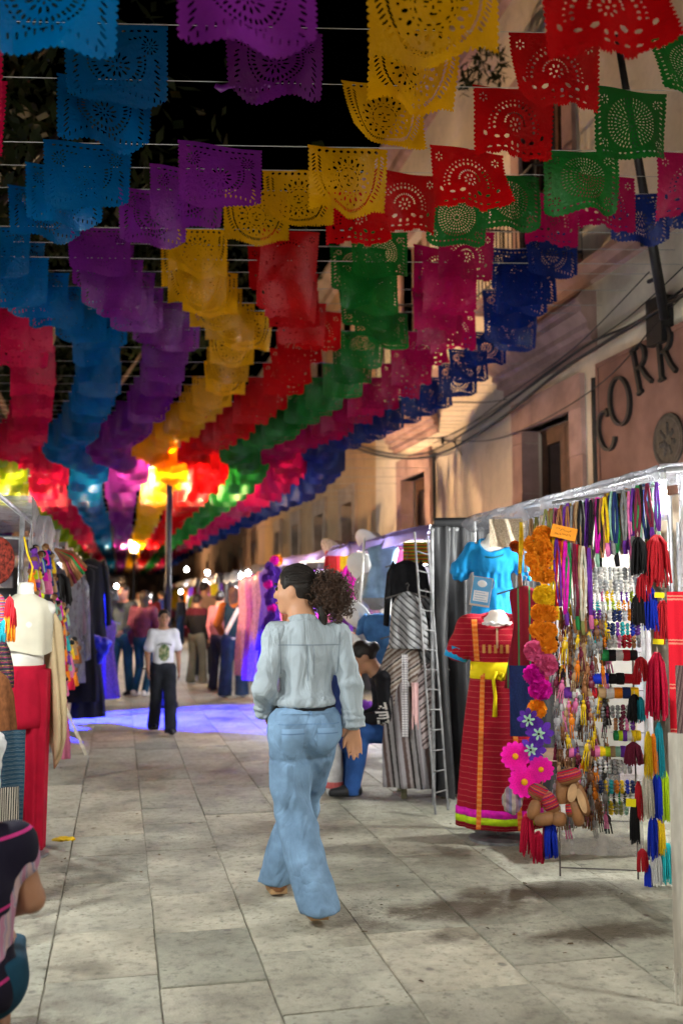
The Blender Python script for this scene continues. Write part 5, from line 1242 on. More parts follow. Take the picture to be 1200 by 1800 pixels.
# flowers
def pompom_mesh(seed):
    """ruffled carnation: many small curled petals over a ball"""
    q = random.Random(seed); a = MB()
    for i in range(90):
        z = 1-2*(i+.5)/90; t = i*2.39996; d = Vector((math.sqrt(1-z*z)*math.cos(t), math.sqrt(1-z*z)*math.sin(t), z)); u = d.orthogonal().normalized(); u.rotate(Matrix.Rotation(q.random()*6, 3, d)); w_ = d.cross(u)
        s = q.uniform(.26,.36); b = d*.55; tip = d*q.uniform(.92,1.06)
        a.grid([[b-u*s*.4, b+u*s*.4], [d*.8-u*s+w_*.05, d*.8+u*s-w_*.05], [tip-u*s*.9+w_*q.uniform(-.15,.15), tip+u*s*.9+w_*q.uniform(-.15,.15)]])
    a.ball((0,0,0), .6, 8, 6); return a.mesh('petals', False)
PM = [pompom_mesh(s) for s in range(3)]
M_PET = {c: M('petal_'+c, v, .7, .2, .18, 14, .2, 90, transl=.4) for c, v in dict(orange=(.90,.32,.012), yellow=(.85,.55,.01), pink=(.75,.13,.32), magenta=(.72,.008,.42), violet=(.10,.025,.33), rust=(.42,.07,.01), hotpink=(.80,.01,.36)).items()}
FLOWERS = [('topmost orange carnation beside the price tag',953,940,17,'orange'),('orange carnation at upper left of the orange cluster',936,957,17,'orange'),('orange carnation in the centre of the upper cluster',956,963,16,'orange'),('orange carnation lower left in the upper cluster',937,984,17,'orange'),('orange carnation on right side of the upper cluster',959,983,15,'orange'),
           ('orange carnation at bottom left of the upper cluster',944,1007,15,'orange'),('orange carnation at bottom right of the upper cluster',959,1012,15,'orange'),('yellow-orange flower between the two orange clusters',955,1046,19,'yellow'),('orange carnation upper left in the lower cluster',949,1077,17,'orange'),('orange carnation upper right in the lower cluster',965,1078,16,'orange'),
           ('orange carnation lower left in the lower cluster',946,1108,17,'orange'),('orange carnation lower right in the lower cluster',964,1108,15,'orange'),('lowest orange carnation just above the pink ones',963,1134,16,'orange'),('pink carnation left, under the orange cluster',937,1144,18,'pink'),('pink carnation right, above the magenta ones',960,1168,20,'pink'),
           ('magenta carnation left of the pair',938,1186,19,'magenta'),('magenta carnation below the pink ones',949,1212,20,'magenta'),('single orange carnation below the magenta ones',943,1246,17,'orange'),('small rust red flower by the blue blouse neck',905,960,11,'rust'),('small second rust red flower by blue blouse',915,968,9,'rust')]
for lab, px, py, r_, c in FLOWERS:
    t = thing('carnation', lab, 'flower', pan(px, py, .10 if c != 'rust' else -.3), random.uniform(0,6), 'paper carnations at the stall corner')
    o = slot_obj('petals', random.choice(PM), M_PET[c], t); o.scale = (r_/321,)*3; o.rotation_euler = (random.uniform(0,3), random.uniform(0,3), 0)
    MB().tube([(0,0,0),(0,.03,.02)], .003, 4).build('stem', cm('green'), t)
a = MB(); a.grid([[(0,0,0),(.0,.0,0)],[(-.20,.45,.06),(.20,.45,.06)],[(-.24,.8,.10),(.24,.8,.10)],[(-.06,1.02,.04),(.06,1.02,.04)]]); PETAL = a.mesh('petal', True)
def daisy(lab, px, py, r_, c, cc, n=13, off=.15):
    t = thing('daisy', lab, 'flower', pan(px, py, off), RZA, 'fabric daisies at the stall corner')
    for k in range(n):
        o = slot_obj('petal', PETAL, M_PET[c], t, (0, -.004*(k % 2), 0), (PI/2+.15, 0, 0)); o.rotation_euler = (Matrix.Rotation(2*PI*k/n, 3, 'Y') @ Matrix.Rotation(PI/2, 3, 'X')).to_euler(); o.scale = (r_/321*1.1, r_/321, r_/321)
    b = MB(); b.ball((0,-.012,0), (r_/321*.22, .012, r_/321*.22), 10, 6); b.build('flower_centre', cc, t, True)
DC = M('daisy_centre', (.70,.32,.01), .8, .2); DC2 = M('pale_centre', (.35,.55,.40), .7, .2)
daisy('magenta daisy farthest left, over the red dress', 905, 1329, 25, 'hotpink', DC); daisy('large magenta daisy above the leather pouches', 921, 1374, 27, 'hotpink', DC); daisy('magenta daisy at right, below the violet flowers', 950, 1352, 22, 'hotpink', DC)
for lab, px, py, r_ in (('violet flower topmost of the violet bunch',928,1264,19),('large violet flower right in the violet bunch',948,1288,24),('violet flower at bottom of the violet bunch',935,1318,23)):
    daisy(lab, px, py, r_, 'violet', DC2, 8, .14)
    t = bpy.context.scene.objects[-1] if False else None
for lab, px, py in (('pale green inner flower on the topmost violet flower',928,1266),('pale green inner flower on the large violet flower',946,1290),('pale green inner flower on the bottom violet flower',932,1318)):
    t = thing('small_flower', lab, 'flower', pan(px, py, .17), RZA, 'pale flowers on the violet bunch')
    for k in range(6):
        o = slot_obj('petal', PETAL, DC2, t); o.rotation_euler = (Matrix.Rotation(2*PI*k/6+.3, 3, 'Y') @ Matrix.Rotation(PI/2, 3, 'X')).to_euler(); o.scale = (11/321*.8, 11/321, 11/321)
    MB().ball((0,-.004,0), .007, 8, 5).build('flower_centre', M('black_shoe', (.01,.01,.012)), t)

# leather pouches
STR_RED = stripes('red_striped_weave', 'Z', .028, [(0,(.50,.01,.03)),(.3,(.05,.02,.12)),(.42,(.55,.03,.08)),(.62,(.5,.22,.05)),(.72,(.45,.01,.04)),(.9,(.04,.12,.10))])
M_LEA = M('saddle_leather', (.27,.12,.045), .55, .35, .25, 14, .3, 90); M_LEA2 = M('pale_leather', (.50,.30,.15), .6, .3, .2, 14, .2, 90)
def pouch(lab, px, py, w_, h, kind, tilt, off=.17):
    t = thing('leather_pouch', lab, 'pouch', pan(px, py, off), RZA, 'little leather pouches below the daisies'); t.rotation_euler = (0, rad(tilt), RZA+random.uniform(-.3,.3))
    w_, h = w_/642, h/642; a = MB()
    a.loft([[(x_*math.cos(q), d_*math.sin(q), z) for q in [2*PI*k/16 for k in range(16)]] for x_, d_, z in ((w_*.35,.006,-h),(w_*.85,.02,-h*.75),(w_,.028,-h*.2),(w_*.92,.024,h*.4),(w_*.7,.015,h*.85),(w_*.45,.006,h))])
    a.build('pouch_body', M_LEA if kind != 'white' else cm('white'), t, True)
    if kind in ('stripe', 'half'):
        b = MB(); b.loft([[(x_*1.03*math.cos(q), d_*1.12*math.sin(q), z) for q in [2*PI*k/16 for k in range(16)]] for x_, d_, z in ((w_*.95,.026,-h*.45 if kind == 'stripe' else 0),(w_,.029,-h*.1),(w_*.93,.026,h*.4),(w_*.72,.017,h*.86))]); b.build('woven_flap', STR_RED, t, True)
    elif kind == 'sole':
        b = MB(); b.loft([[(w_*.7*math.cos(q)*s, -.028-.002*s, h*.8*math.sin(q)*s) for q in [2*PI*k/16 for k in range(16)]] for s in (1.0,.96)]); b.build('pale_face', M_LEA2, t)
    MB().tube([(0,0,h),(0,.01,h+.02),(.0,.03,h+.03)], .003, 5).build('strap', M_LEA, t)
for i_, (lab, px, py, w_, h, k, tl) in enumerate((('tall brown leather pouch in the middle of the pouch cluster',988,1392,24,46,'plain',-4),('tan-faced leather pouch right of the tall brown one',1006,1392,22,40,'sole',12),('leather pouch at the right edge of the cluster',1023,1406,18,52,'sole',-16),
    ('red striped flat pouch on top of the cluster',999,1364,42,26,'stripe',-18),('striped pouch leaning at left of the cluster',946,1393,36,26,'stripe',22),('red striped pouch in the lower middle',966,1412,26,40,'stripe',-24),('brown pouch at lower left of the cluster',938,1424,22,34,'plain',12),('lowest brown pouch under the striped ones',958,1440,40,22,'plain',-8),
    ('white padded pouch among the brown ones',989,1424,20,26,'white',5),('small red striped pouch right of the white one',1001,1424,16,24,'stripe',-12),('brown pouch lower right of the cluster',1013,1430,20,44,'plain',-14),('brown pouch at bottom centre of the cluster',982,1440,26,24,'plain',10))):
    pouch(lab, px, py, w_, h, k, tl, .17+.012*(i_ % 4))
t = thing('cloth_bundle', 'crumpled mauve and cream cloth bundle left of the pouches', 'cloth', pan(900, 1408, .12), RZA)
B_ = Field((-.09,-.06,-.12), (.10,.06,.10), .007); B_.ell((0,0,0), (.055,.03,.075), None, .02); obj('cloth', B_.mesh('cloth', lambda p: .014*noise.noise(Vector(p*38))), stripes('mauve_cloth', 'X', .05, [(0,(.45,.36,.30)),(.4,(.30,.20,.26)),(.7,(.22,.20,.32))]), t)
# orange price tag with handwriting
t = thing('price_tag', 'orange handwritten price tag hanging at top of jewellery stall', 'price tag', pan(990, 936, .16), RZA); t.rotation_euler = (0, rad(14), RZA)
MB().box(-.068,.068,-.002,.002,-.034,.034).build('card', M('orange_card', (.88,.30,.02), .7, .2, .05, 5, 0), t)
a = MB(); q = random.Random(5)
for row in range(2):
    x = -.045
    while x < .04:
        pts = [(x+.004*k, -.0032, .012-.024*row+q.uniform(-.007,.007)) for k in range(3)]; a.tube(pts, .0012, 4); x += .0125
a.build('handwriting', M('ink', (.04,.02,.01), .6, .2, .1, 5, 0), t); MB().tube([(-.05,0,.03),(-.06,.01,.06),(-.04,.02,.075)], .0015, 4).build('thread', cm('black'), t)

# ---------------------------------------------------------------- mannequins in front of stall A
def torso_form(t, z0, sc=1.0, neck=True, mat=None):
    F = Field((-.28*sc,-.2*sc,z0-.45*sc), (.28*sc,.2*sc,z0+.32*sc), .011)
    F.cone((0,0,z0-.32*sc), (0,0,z0-.05*sc), .10*sc, .115*sc, .05, ((0,1,0), 1.35)); F.cone((0,0,z0-.05*sc), (0,0,z0+.06*sc), .115*sc, .07*sc, .05, ((0,1,0), 1.3)); F.cone((-.13*sc,0,z0+.07*sc), (.13*sc,0,z0+.07*sc), .05*sc, .05*sc, .05)
    F.cone((0,0,z0+.08*sc), (0,-.01*sc,z0+.17*sc), .050*sc, .044*sc, .03); F.cut((0,0,z0+.175*sc), (0,0,1))
    return obj('form', F.mesh('form'), mat or M_MANN, t)
def loft_garment(name, mat, t, rg, n=44, pl=0.0, npl=9, smooth=True):
    a = MB(); a.loft([ring(cx, cy_, z, rx, ry, n, pl*p, npl, ph) for (cx, cy_, z, rx, ry, p, ph) in rg]); return a.build(name, mat, t, smooth)
# red woven dress
dp = onz(868, 1460); dp = Vector((2.335, 5.98, 0))
rd = thing('dressed_mannequin', 'red woven dress with yellow sash and orange ribbons on a headless white mannequin', 'mannequin', dp, rad(-22))
torso_form(rd, 1.20, .95); rd.scale = (1.2, 1.1, 1.04)
RED_W = stripes('red_pinstriped_weave', 'Z', .034, [(0,(.33,.006,.02)),(.86,(.33,.006,.02)),(.88,(.55,.16,.12)),(.93,(.33,.006,.02))], wob=.002)
loft_garment('skirt', RED_W, rd, [(0,0,1.02,.135,.10,0,0),(0,0,.95,.145,.11,.2,.3),(0,0,.80,.165,.125,.5,.5),(0,0,.6,.185,.14,.8,.7),(0,0,.4,.20,.15,1,.8),(.0,0,.2,.215,.16,1,.9),(0,0,.085,.222,.165,1,1.0)], pl=.045)
for z0, z1, c in ((.085,.115,'red'),(.115,.155,'lime'),(.155,.20,'magenta')):
    if c != 'red': loft_garment('hem_band', cm(c), [q for q in rd.children if q.name.startswith('skirt')][0], [(0,0,z,.2225-.03*(z-.1),.1655-.03*(z-.1),1,1.0) for z in (z0,z1)], pl=.046)
B_ = Field((-.32,-.22,.95), (.32,.22,1.42), .010); B_.cone((0,0,1.0), (0,0,1.17), .135, .135, .04, ((0,1,0), 1.35)); B_.cone((0,0,1.17), (0,0,1.26), .135, .10, .05, ((0,1,0), 1.25)); B_.cone((-.14,0,1.27), (.14,0,1.27), .068, .068, .04)
for s in (-1, 1): B_.cone((s*.14,0,1.26), (s*.20,0,1.12), .072, .07, .03)
B_.ell((0,-.07,1.34), (.085,.10,.075), None, .01, True); B_.cut((0,0,1.01), (0,0,-1)); bod = obj('bodice', B_.mesh('bodice', lambda p: .004*noise.noise(Vector(p*20))), RED_W, rd)
ORR = stripes('orange_ribbon', 'Z', .03, [(0,(.80,.16,.02)),(.5,(.85,.28,.06))], wob=.006)
for s in (-1, 1):
    patch('ribbon', bod, ORR, rd, (s*.105-.014, 0, 1.06), (.028, 0, 0), (s*.012, 0, .25), 3, 20, off=.004)
    skv = [c for c in rd.children if c.name.startswith('skirt')][0]
    patch('ribbon', skv, ORR, rd, (s*.105-.012, 0, .09), (.024, 0, 0), (-s*.03, 0, .90), 3, 40, off=.005)
patch('chest_embroidery', bod, M('gold_thread', (.5,.22,.05), .7, .3), rd, (-.075,0,1.11), (.15,0,0), (0,0,.05), 20, 4, lambda u, v: int(u*20) % 4 < 2, off=.003)
patch('placket', bod, M('tan_cord', (.5,.3,.18), .8, .2), rd, (-.004,0,1.14), (.010,0,0), (0,0,.13), 2, 12, off=.004)
MB().tube([(.085*math.cos(a_), -.01+.095*math.sin(a_), 1.285+.05*max(0, math.sin(a_))-.005*math.sin(a_*14)) for a_ in np.linspace(0, 2*PI, 60)], .011, 6).build('lace_collar', cm('white'), rd, True)
loft_garment('sash', M('yellow_sash', (.80,.62,.005), .8, .2, .12, 9, .3, 90), rd, [(0,0,.955,.147,.112,.3,0),(0,0,1.0,.143,.108,.5,1),(0,0,1.055,.141,.106,.4,2)], pl=.02)
YS = M('yellow_sash', (.80,.62,.005)); MB().tube([(.0,-.118,1.0),(-.02,-.135,.96),(-.012,-.14,.86),(-.016,-.145,.74)], [.012,.010,.009,.012], 6).build('sash_tail', YS, rd, True)
MB().tube([(.0,-.118,1.0),(.03,-.14,.99),(.02,-.14,.955),(0,-.12,.97)], .008, 6).build('sash_knot', YS, rd, True)
for s in (-1, 1): MB().tube([(s*.195,0,1.135),(s*.222,.0,1.07)], [.07,.062], 12).build('sleeve_trim', M('sky_cloth', (.01,.28,.58), .8, .2), rd, True)
MB().tube([(0,0,.0),(0,0,1.0)], .015, 8).build('stand', M_POLE, rd); MB().lathe([(.16,0),(.16,.015),(.03,.03)], 16).build('stand_base', M_POLE, rd)
# blue gathered blouse above it
bp = Vector((2.42, 6.25, .06)); 
bb = thing('dressed_mannequin', 'bright blue puff-sleeved blouse on a white torso above the red dress', 'mannequin', bp, rad(-26))
torso_form(bb, 1.70, .95); bb.scale = (.92, .92, 1.0)
BLU = M('cyan_blue_cotton', (.006,.20,.48), .8, .2, .2, 7, .4, 120)
B_ = Field((-.36,-.24,1.20), (.36,.24,1.95), .010); B_.cone((0,0,1.50), (0,0,1.68), .125, .14, .04, ((0,1,0), 1.3)); B_.cone((0,0,1.50), (0,0,1.25), .125, .19, .04, ((0,1,0), 1.3)); B_.cone((0,0,1.68), (0,0,1.75), .14, .11, .05, ((0,1,0), 1.25)); B_.cone((-.13,0,1.75), (.13,0,1.75), .062, .062, .04)
for s in (-1, 1): B_.cone((s*.15,0,1.74), (s*.235,0,1.62), .066, .075, .03)
B_.ell((0,-.09,1.83), (.105,.13,.09), None, .01, True); B_.cut((0,0,1.27), (0,0,-1))
obj('blouse', B_.mesh('blouse', lambda p: .008*noise.noise(Vector((p[0]*22, p[1]*22, p[2]*9)))-.008*abs(noise.noise(Vector((p[0]*30, p[1]*30, p[2]*12))))+(.006*math.sin(p[0]*130) if 1.5 < p[2] < 1.6 else .004*math.sin(p[0]*60))), BLU, bb)
MB().tube([(.105*math.cos(a_), -.005+.11*math.sin(a_)-.0, 1.755+(.02 if math.sin(a_) > 0 else -.055*-math.sin(a_))) for a_ in np.linspace(0, 2*PI, 40)], .006, 6).build('neck_piping', M('teal_trim', (.01,.10,.12), .8, .2), bb, True)
MB().tube([(0,0,0),(0,0,1.5)], .015, 8).build('stand', M_POLE, bb); MB().lathe([(.15,0),(.15,.015),(.03,.03)], 16).build('stand_base', M_POLE, bb)
t = thing('card_sign', 'tilted blue and white card sign hanging at the blue blouse', 'sign', ony(845, 1040, 5.92), rad(-20)); t.rotation_euler = (0, rad(9), rad(-22))
MB().box(-.062,.062,-.006,.006,-.092,.092).build('card', M('card_back', (.55,.42,.34), .7, .2), t); MB().box(-.056,.060,-.009,-.0065,-.080,.088).build('blue_face', M('card_blue', (.10,.34,.62), .5, .3), t)
MB().box(-.044,.048,-.0115,-.0095,-.062,.004).build('white_field', M('card_white', (.72,.74,.76), .5, .3), t)
a = MB()
for k in range(4): a.box(-.036,.040-(k % 2)*.014,-.0125,-.012,-.054+.015*k,-.050+.015*k)
a.build('print_lines', M('card_print', (.25,.38,.55), .6, .2), t); b = MB(); b.ball((0,-.0105,.05), (.030,.002,.022), 12, 6); b.build('white_emblem', M('card_white', (.72,.74,.76)), t)
MB().tube([(.05,0,.05),(.07,-.01,.03),(.075,0,.065),(.06,.02,.09)], .002, 5).build('hook', M_RODM, t)
garment('dark red woven bag cloth with green stripe hanging behind the orange flowers', 'textile', 'dress', ony(922, 1030, 5.72), rad(-24), .26, .62, stripes('red_green_weave', 'X', .26, [(0,(.20,.008,.02)),(.33,(.02,.25,.09)),(.46,(.24,.01,.03)),(.7,(.20,.008,.02))]), name='woven_cloth')
garment('navy cloth hanging behind the pink carnations', 'textile', 'scarf', ony(915, 1170, 5.66), rad(-24), .14, .42, cm('navy'), name='navy_cloth', hanger=False)
garment('lilac wide-brimmed garment of pale straw flowers over blue blouse', 'textile', 'scarf', ony(890, 912, 5.95), rad(-24), .22, .18, M('straw', (.48,.40,.30), .9, .1, .4, 30, .8, 60), name='straw_bunch', hanger=False)
# scarves and shawl at the right edge, on a rail of the next stall
garment('bright red scarf with pale embroidered flowers, right edge of photo', 'scarf', 'scarf', ony(1204, 1040, 4.25), rad(-40), .17, .80, None or (lambda: (lambda m: m)(stripes('red_scarf', 'Z', .26, [(0,(.62,.01,.025)),(.80,(.62,.01,.025)),(.82,(.72,.20,.14)),(.86,(.62,.01,.025)),(.9,(.70,.25,.16)),(.93,(.62,.01,.025))])))(), hanger=False)
garment('narrow brown patterned scarf behind the red scarf', 'scarf', 'scarf', ony(1206, 1170, 4.1), rad(-40), .10, .86, stripes('brown_meander', 'Z', .09, [(0,(.09,.05,.05)),(.3,(.28,.19,.17)),(.42,(.09,.05,.05)),(.6,(.26,.18,.16)),(.7,(.08,.045,.045))], angle=.6), hanger=False)
t = garment('cream shawl with knotted fringe hanging at lower right corner', 'shawl', 'scarf', ony(1212, 1290, 3.42), rad(-35), .16, .86, M('cream_wool', (.66,.62,.54), .9, .1, .12, 8, .4, 160), hanger=False, name='fringed_shawl')
a = MB()
for k in range(22):
    x = -.08+.16*k/21; a.tube([(x,0,-.85),(x+random.uniform(-.006,.006),.01*math.sin(k),-.89),(x+random.uniform(-.01,.01),.006*math.sin(k*2),-1.0-random.random()*.04)], .0034, 4)
for k in range(21):
    x = -.078+.16*k/21
    for r_ in range(3): a.tube([(x,0,-.85-.022*r_),(x+(.0076 if (k+r_) % 2 else -.0076),.004,-.872-.022*r_)], .0026, 4)
a.build('fringe', M('cream_wool', (.66,.62,.54)), t)
nr = thing('market_stall', 'scarf stall at the right edge nearest the camera', 'stall', (2.35, 0, 0), 0, 'market stalls')
for x, y in ((0,3.15),(0,.4),(0,-2),(1.6,3.15),(1.6,-2)): MB().tube([(x,y,0),(x,y,2.15)], .016, 8).build('pole', M_POLE, nr)
MB().tube([(0,-2,2.1),(0,3.15,2.1)], .014, 8).build('roof_rail', M_POLE, nr);
MB().grid([[(x, y, 2.12+.18*x+.03*math.sin(y*3+x*4)) for x in np.linspace(-.12, 1.7, 8)] for y in np.linspace(-2.1, 3.2, 16)]).build('tarp_roof', M_TARP_G, nr, True)  # unseen roof, dense tarp chosen to block bulb light rising to the flags
for k, c in enumerate(['teal','purple','cream','crimson','navy']): garment('%s shawl on the near right stall, out at the edge' % c, 'shawl', 'scarf', (2.45, 2.6-k*.75, 1.95), rad(-80), .5, 1.5, cm(c), 'shawls on the near right stall', hanger=False)

# ================================================================ STALL B: ponchos and hats, black tarp side
sb = thing('market_stall', 'poncho and hat stall with black tarp side and violet roof edge', 'stall', (2.25, 7.05, 0), 0, 'market stalls')
for x, y in ((0,0),(0,2.6),(0,5.2),(0,7.4),(1.7,0),(1.7,3.7),(1.7,7.4)): MB().tube([(x,y,0),(x,y,2.0)], .015, 8).build('pole', M_POLE, sb)
MB().tube([(0,0,2.0),(0,7.4,2.0)], .014, 8).build('roof_rail', M_POLE, sb); MB().tube([(0,0,2.0),(1.7,0,2.06)], .016, 8).build('roof_rail', M_POLE, sb)
for k in range(7): MB().tube([(0,.6+k*1.05,1.99),(1.7,.6+k*1.05,2.06)], .010, 6).build('roof_batten', M('pale_batten', (.55,.45,.33), .7, .2), sb)
R_ = [[((-.06+.02*math.sin(y*3) if u < .01 else 1.85*u-.05), y, (1.93+.015*math.sin(y*4.1) if u < .01 else 2.035+.06*u+.02*math.sin(y*2.3+u*5)*(1-abs(u-.5)))) for u in (0, .012, .2, .4, .6, .8, 1)] for y in np.linspace(-.05, 7.5, 40)]
MB().grid(R_).build('tarp_roof', M_TARP_V, sb, True)
CUR = []
for i in range(90):
    s = i/89; x = -.02+1.5*s; CUR.append([(x+.03*math.sin(z*2+s*9)*(1-z/2), -.03+(.05+.05*(1-z/2.05))*math.sin(s*58+1.2*math.sin(z*1.7)+.8*math.sin(s*13))*(.35+.65*min(1, (2.03-z)*2.2)) + .02*math.sin(s*140), z) for z in np.linspace(.06, 2.03, 26)])
MB().grid(CUR).build('black_tarp_side', M_TARP_K, sb, True)
MB().tube([(0,-.05,2.05),(.8,-.06,2.07),(1.7,-.05,2.08)], .035, 8).build('rolled_tarp_edge', M_TARP_K, sb, True)
MB().grid([[(1.75, y, z) for z in (0,1,2)] for y in np.linspace(-.02, 7.4, 12)]).build('back_sheet', M('pale_back_sheet', (.42,.40,.42), .8, .2, .15, 4), sb)
# ladder
ld = thing('ladder', 'narrow grey metal ladder leaning beside the black tarp', 'ladder', onz(776, 1428)); LO = Vector(ld.location)
b0, b1 = onz(765, 1432)-LO, onz(787, 1424)-LO; yT = 7.02
t0, t1 = ony(728, 935, yT)-LO, ony(751, 942, yT)-LO
M_LAD = M('dull_aluminium', (.22,.22,.23), .6, .4, .3, 14, .2, 60, metal=.3)
for p, q in ((b0,t0),(b1,t1)): MB().tube([p, q], .0085, 8).build('rail', M_LAD, ld)
for k in range(1, 14):
    f_ = k/14; MB().tube([b0.lerp(t0, f_), b1.lerp(t1, f_)], .0055, 6).build('rung', M_LAD, ld)
# ponchos
P1 = stripes('poncho_brown_grey', 'Z', .17, [(0,(.30,.26,.23)),(.16,(.11,.07,.055)),(.30,(.42,.38,.35)),(.44,(.20,.14,.11)),(.58,(.40,.35,.30)),(.70,(.035,.03,.03)),(.80,(.33,.28,.26)),(.92,(.16,.10,.08))], wob=.012, angle=.35)
P2 = stripes('poncho_white_black', 'X', .42, [(0,(.34,.32,.33)),(.22,(.05,.045,.045)),(.32,(.20,.18,.19)),(.42,(.30,.28,.30)),(.6,(.11,.075,.07)),(.75,(.33,.29,.30)),(.88,(.045,.04,.04))], wob=.012, angle=.25)
P3 = stripes('poncho_black_white', 'Z', .2, [(0,(.34,.34,.35)),(.30,(.06,.06,.065)),(.42,(.25,.25,.26)),(.62,(.30,.30,.31)),(.8,(.04,.04,.045)),(.92,(.15,.15,.15))], wob=.01, angle=-.55)
P4 = stripes('poncho_pink_grey', 'Z', .13, [(0,(.45,.38,.38)),(.45,(.10,.07,.07)),(.7,(.40,.32,.32)),(.88,(.06,.05,.05))], wob=.012, angle=.4)
P5 = stripes('rasta_cloth', 'Z', .16, [(0,(.40,.02,.02)),(.35,(.55,.28,.01)),(.65,(.06,.20,.03))], wob=.01)
PB = M('black_wool', (.012,.012,.014), .9, .1, .3, 9, .5, 120)
garment('brown and grey striped poncho hanging nearest the seated woman', 'poncho', 'poncho', ony(706, 1112, 7.25), rad(-35), .38, .78, P1, 'ponchos at the stall front')
garment('long white and black banded serape below the brown striped poncho', 'poncho', 'poncho', ony(712, 1196, 7.2), rad(-30), .36, .78, P2, 'ponchos at the stall front', hanger=False)
garment('black poncho with white stripes hanging high beside the ladder', 'poncho', 'poncho', ony(716, 1040, 7.15), rad(-30), .30, .42, P3, 'ponchos at the stall front')
garment('plain black poncho above the striped ones', 'poncho', 'coat', ony(715, 985, 7.3), rad(-30), .30, .62, PB, 'ponchos at the stall front')
garment('pinkish grey striped poncho behind the ladder', 'poncho', 'poncho', ony(750, 1165, 7.15), rad(-25), .32, .62, P4, 'ponchos at the stall front')
garment('black and white striped poncho just behind the upper ladder rungs', 'poncho', 'poncho', ony(748, 1050, 7.2), rad(-25), .26, .5, P3, 'ponchos at the stall front')
garment('yellow, red and green banded cloth at top beside the ladder', 'textile', 'scarf', ony(731, 953, 7.35), rad(-20), .20, .17, P5, name='banded_cloth', hanger=False)
garment('small tan and cream cloths piled low behind the ladder', 'textile', 'scarf', ony(752, 1310, 7.2), rad(-20), .16, .30, cm('tan'), name='folded_cloth', hanger=False)
garment('thin pale pink scarf hanging among the ponchos', 'scarf', 'scarf', ony(729, 1200, 7.12), rad(-20), .05, .34, M('pale_pink', (.6,.36,.36), .8, .2), hanger=False)
garment('narrow white striped scarf hanging down the middle of ponchos', 'scarf', 'scarf', ony(711, 1150, 7.10), rad(-20), .045, .60, stripes('white_tick', 'Z', .03, [(0,(.55,.53,.55)),(.8,(.1,.08,.1))]), hanger=False)
# hats and denim goods inside the stall
HATP = MB().lathe([(.175,.0),(.18,.008),(.12,.012),(.088,.03),(.082,.09),(.07,.115),(.03,.12)], 22).mesh('crown', True)
HATB = MB().lathe([(.0885,.025),(.090,.03),(.0875,.05),(.086,.05)], 22).mesh('band', True)
def hat(lab, px, py, y, rz, mat, band='black', tilt=.9):
    t = thing('hat', lab, 'hat', ony(px, py, y), rz, 'hats hung in the stall'); t.rotation_euler = (tilt, 0, rz); slot_obj('crown', HATP, mat, t); slot_obj('hat_band', HATB, cm(band), t)
M_FELT = M('white_felt', (.72,.70,.70), .9, .1, .08, 8, .2, 120)
hat('white hat highest under the roof battens', 650, 958, 9.0, 2.0, M_FELT, 'grey'); hat('white felt hat second down the hat strap', 640, 1000, 8.6, 2.3, M_FELT, 'cream'); hat('white hat third down, with wide brim', 624, 1080, 8.3, 2.1, M_FELT, 'grey'); hat('lowest white hat, above the seated woman', 626, 1138, 8.1, 1.9, M_FELT, 'white')
hat('grey and maroon hat beside the hat strap', 655, 1040, 8.5, 2.6, M('grey_felt', (.32,.31,.30), .9, .1), 'maroon', 1.2); hat('cream straw hat deep inside the stall', 586, 970, 10.5, 2.0, M('straw', (.48,.40,.30)), 'red')
hs = thing('hat_strap', 'white strap on which the white hats hang', 'strap', ony(640, 945, 8.3)); p = ony(624, 1150, 8.2)-Vector(hs.location); MB().tube([(0,0,0), p*.5+Vector((.01,0,0)), p], .012, 6).build('strap', cm('white'), hs)
garment('pale denim bag-shaped cloth hanging by the hats', 'textile', 'dress', ony(674, 957, 8.3), rad(-30), .40, .46, M('pale_denim', (.22,.33,.46), .85, .1, .2, 6, .3, 150), name='denim_cloth')
garment('blue denim jacket above the seated woman', 'jacket', 'shirt', ony(668, 1078, 8.0), rad(-30), .36, .42, M('mid_denim', (.06,.16,.36), .85, .1, .25, 6, .3, 150), name='denim_jacket')
IN = [('pink','magenta'),('orange','orange'),('purple','purple'),('red','red'),('yellow','yellow'),('white','white'),('blue','blue'),('teal','teal'),('lime','lime'),('cream','cream')]
WHERE = ['left of the hats', 'behind the hats', 'above the curly hair', 'beside the curly hair', 'deep in the stall', 'under the violet roof edge']
k = 0
for (px, py, y, c, kd, w_, h) in ((590,960,10.5,'red','shirt',.3,.35),(606,958,10.0,'yellow','scarf',.12,.25),(620,952,9.6,'blue','scarf',.1,.2),(630,990,9.2,'magenta','shirt',.34,.4),(612,1000,9.8,'purple','dress',.3,.6),(600,1050,9.6,'purple','shirt',.36,.5),(612,1110,9.2,'orange','shirt',.36,.45),(640,1230,9.4,'purple','shirt',.3,.4),
                              (690,1000,8.9,'white','shirt',.36,.5),(575,1000,11,'white','shirt',.36,.5),(700,960,9.5,'pink','shirt',.3,.4),(580,1080,10.6,'pink','dress',.36,.8),(560,1000,12,'purple','shirt',.36,.6),(552,1080,12,'magenta','dress',.36,.8),(660,1030,9.6,'white','dress',.4,.8),(600,1180,9.0,'navy','dress',.4,.8)):
    garment('%s %s hung inside the hat stall, %s' % (c, {'shirt':'blouse','scarf':'scarf','dress':'dress'}[kd], ['beside the red blouse','next to the yellow scarf','near roof edge','left of hats','beside curly hair','above curly hair','behind the white strap','over the seated woman','right of the denim cloth','far inside on left','under the battens','behind the ponytail','deepest in stall','low and deep','behind the lowest hats','near the stall floor'][k]), 'garment', kd, ony(px, py, y), rad(-60+random.uniform(-20,20)), w_, h, cm(c), 'clothes inside the hat stall'); k += 1
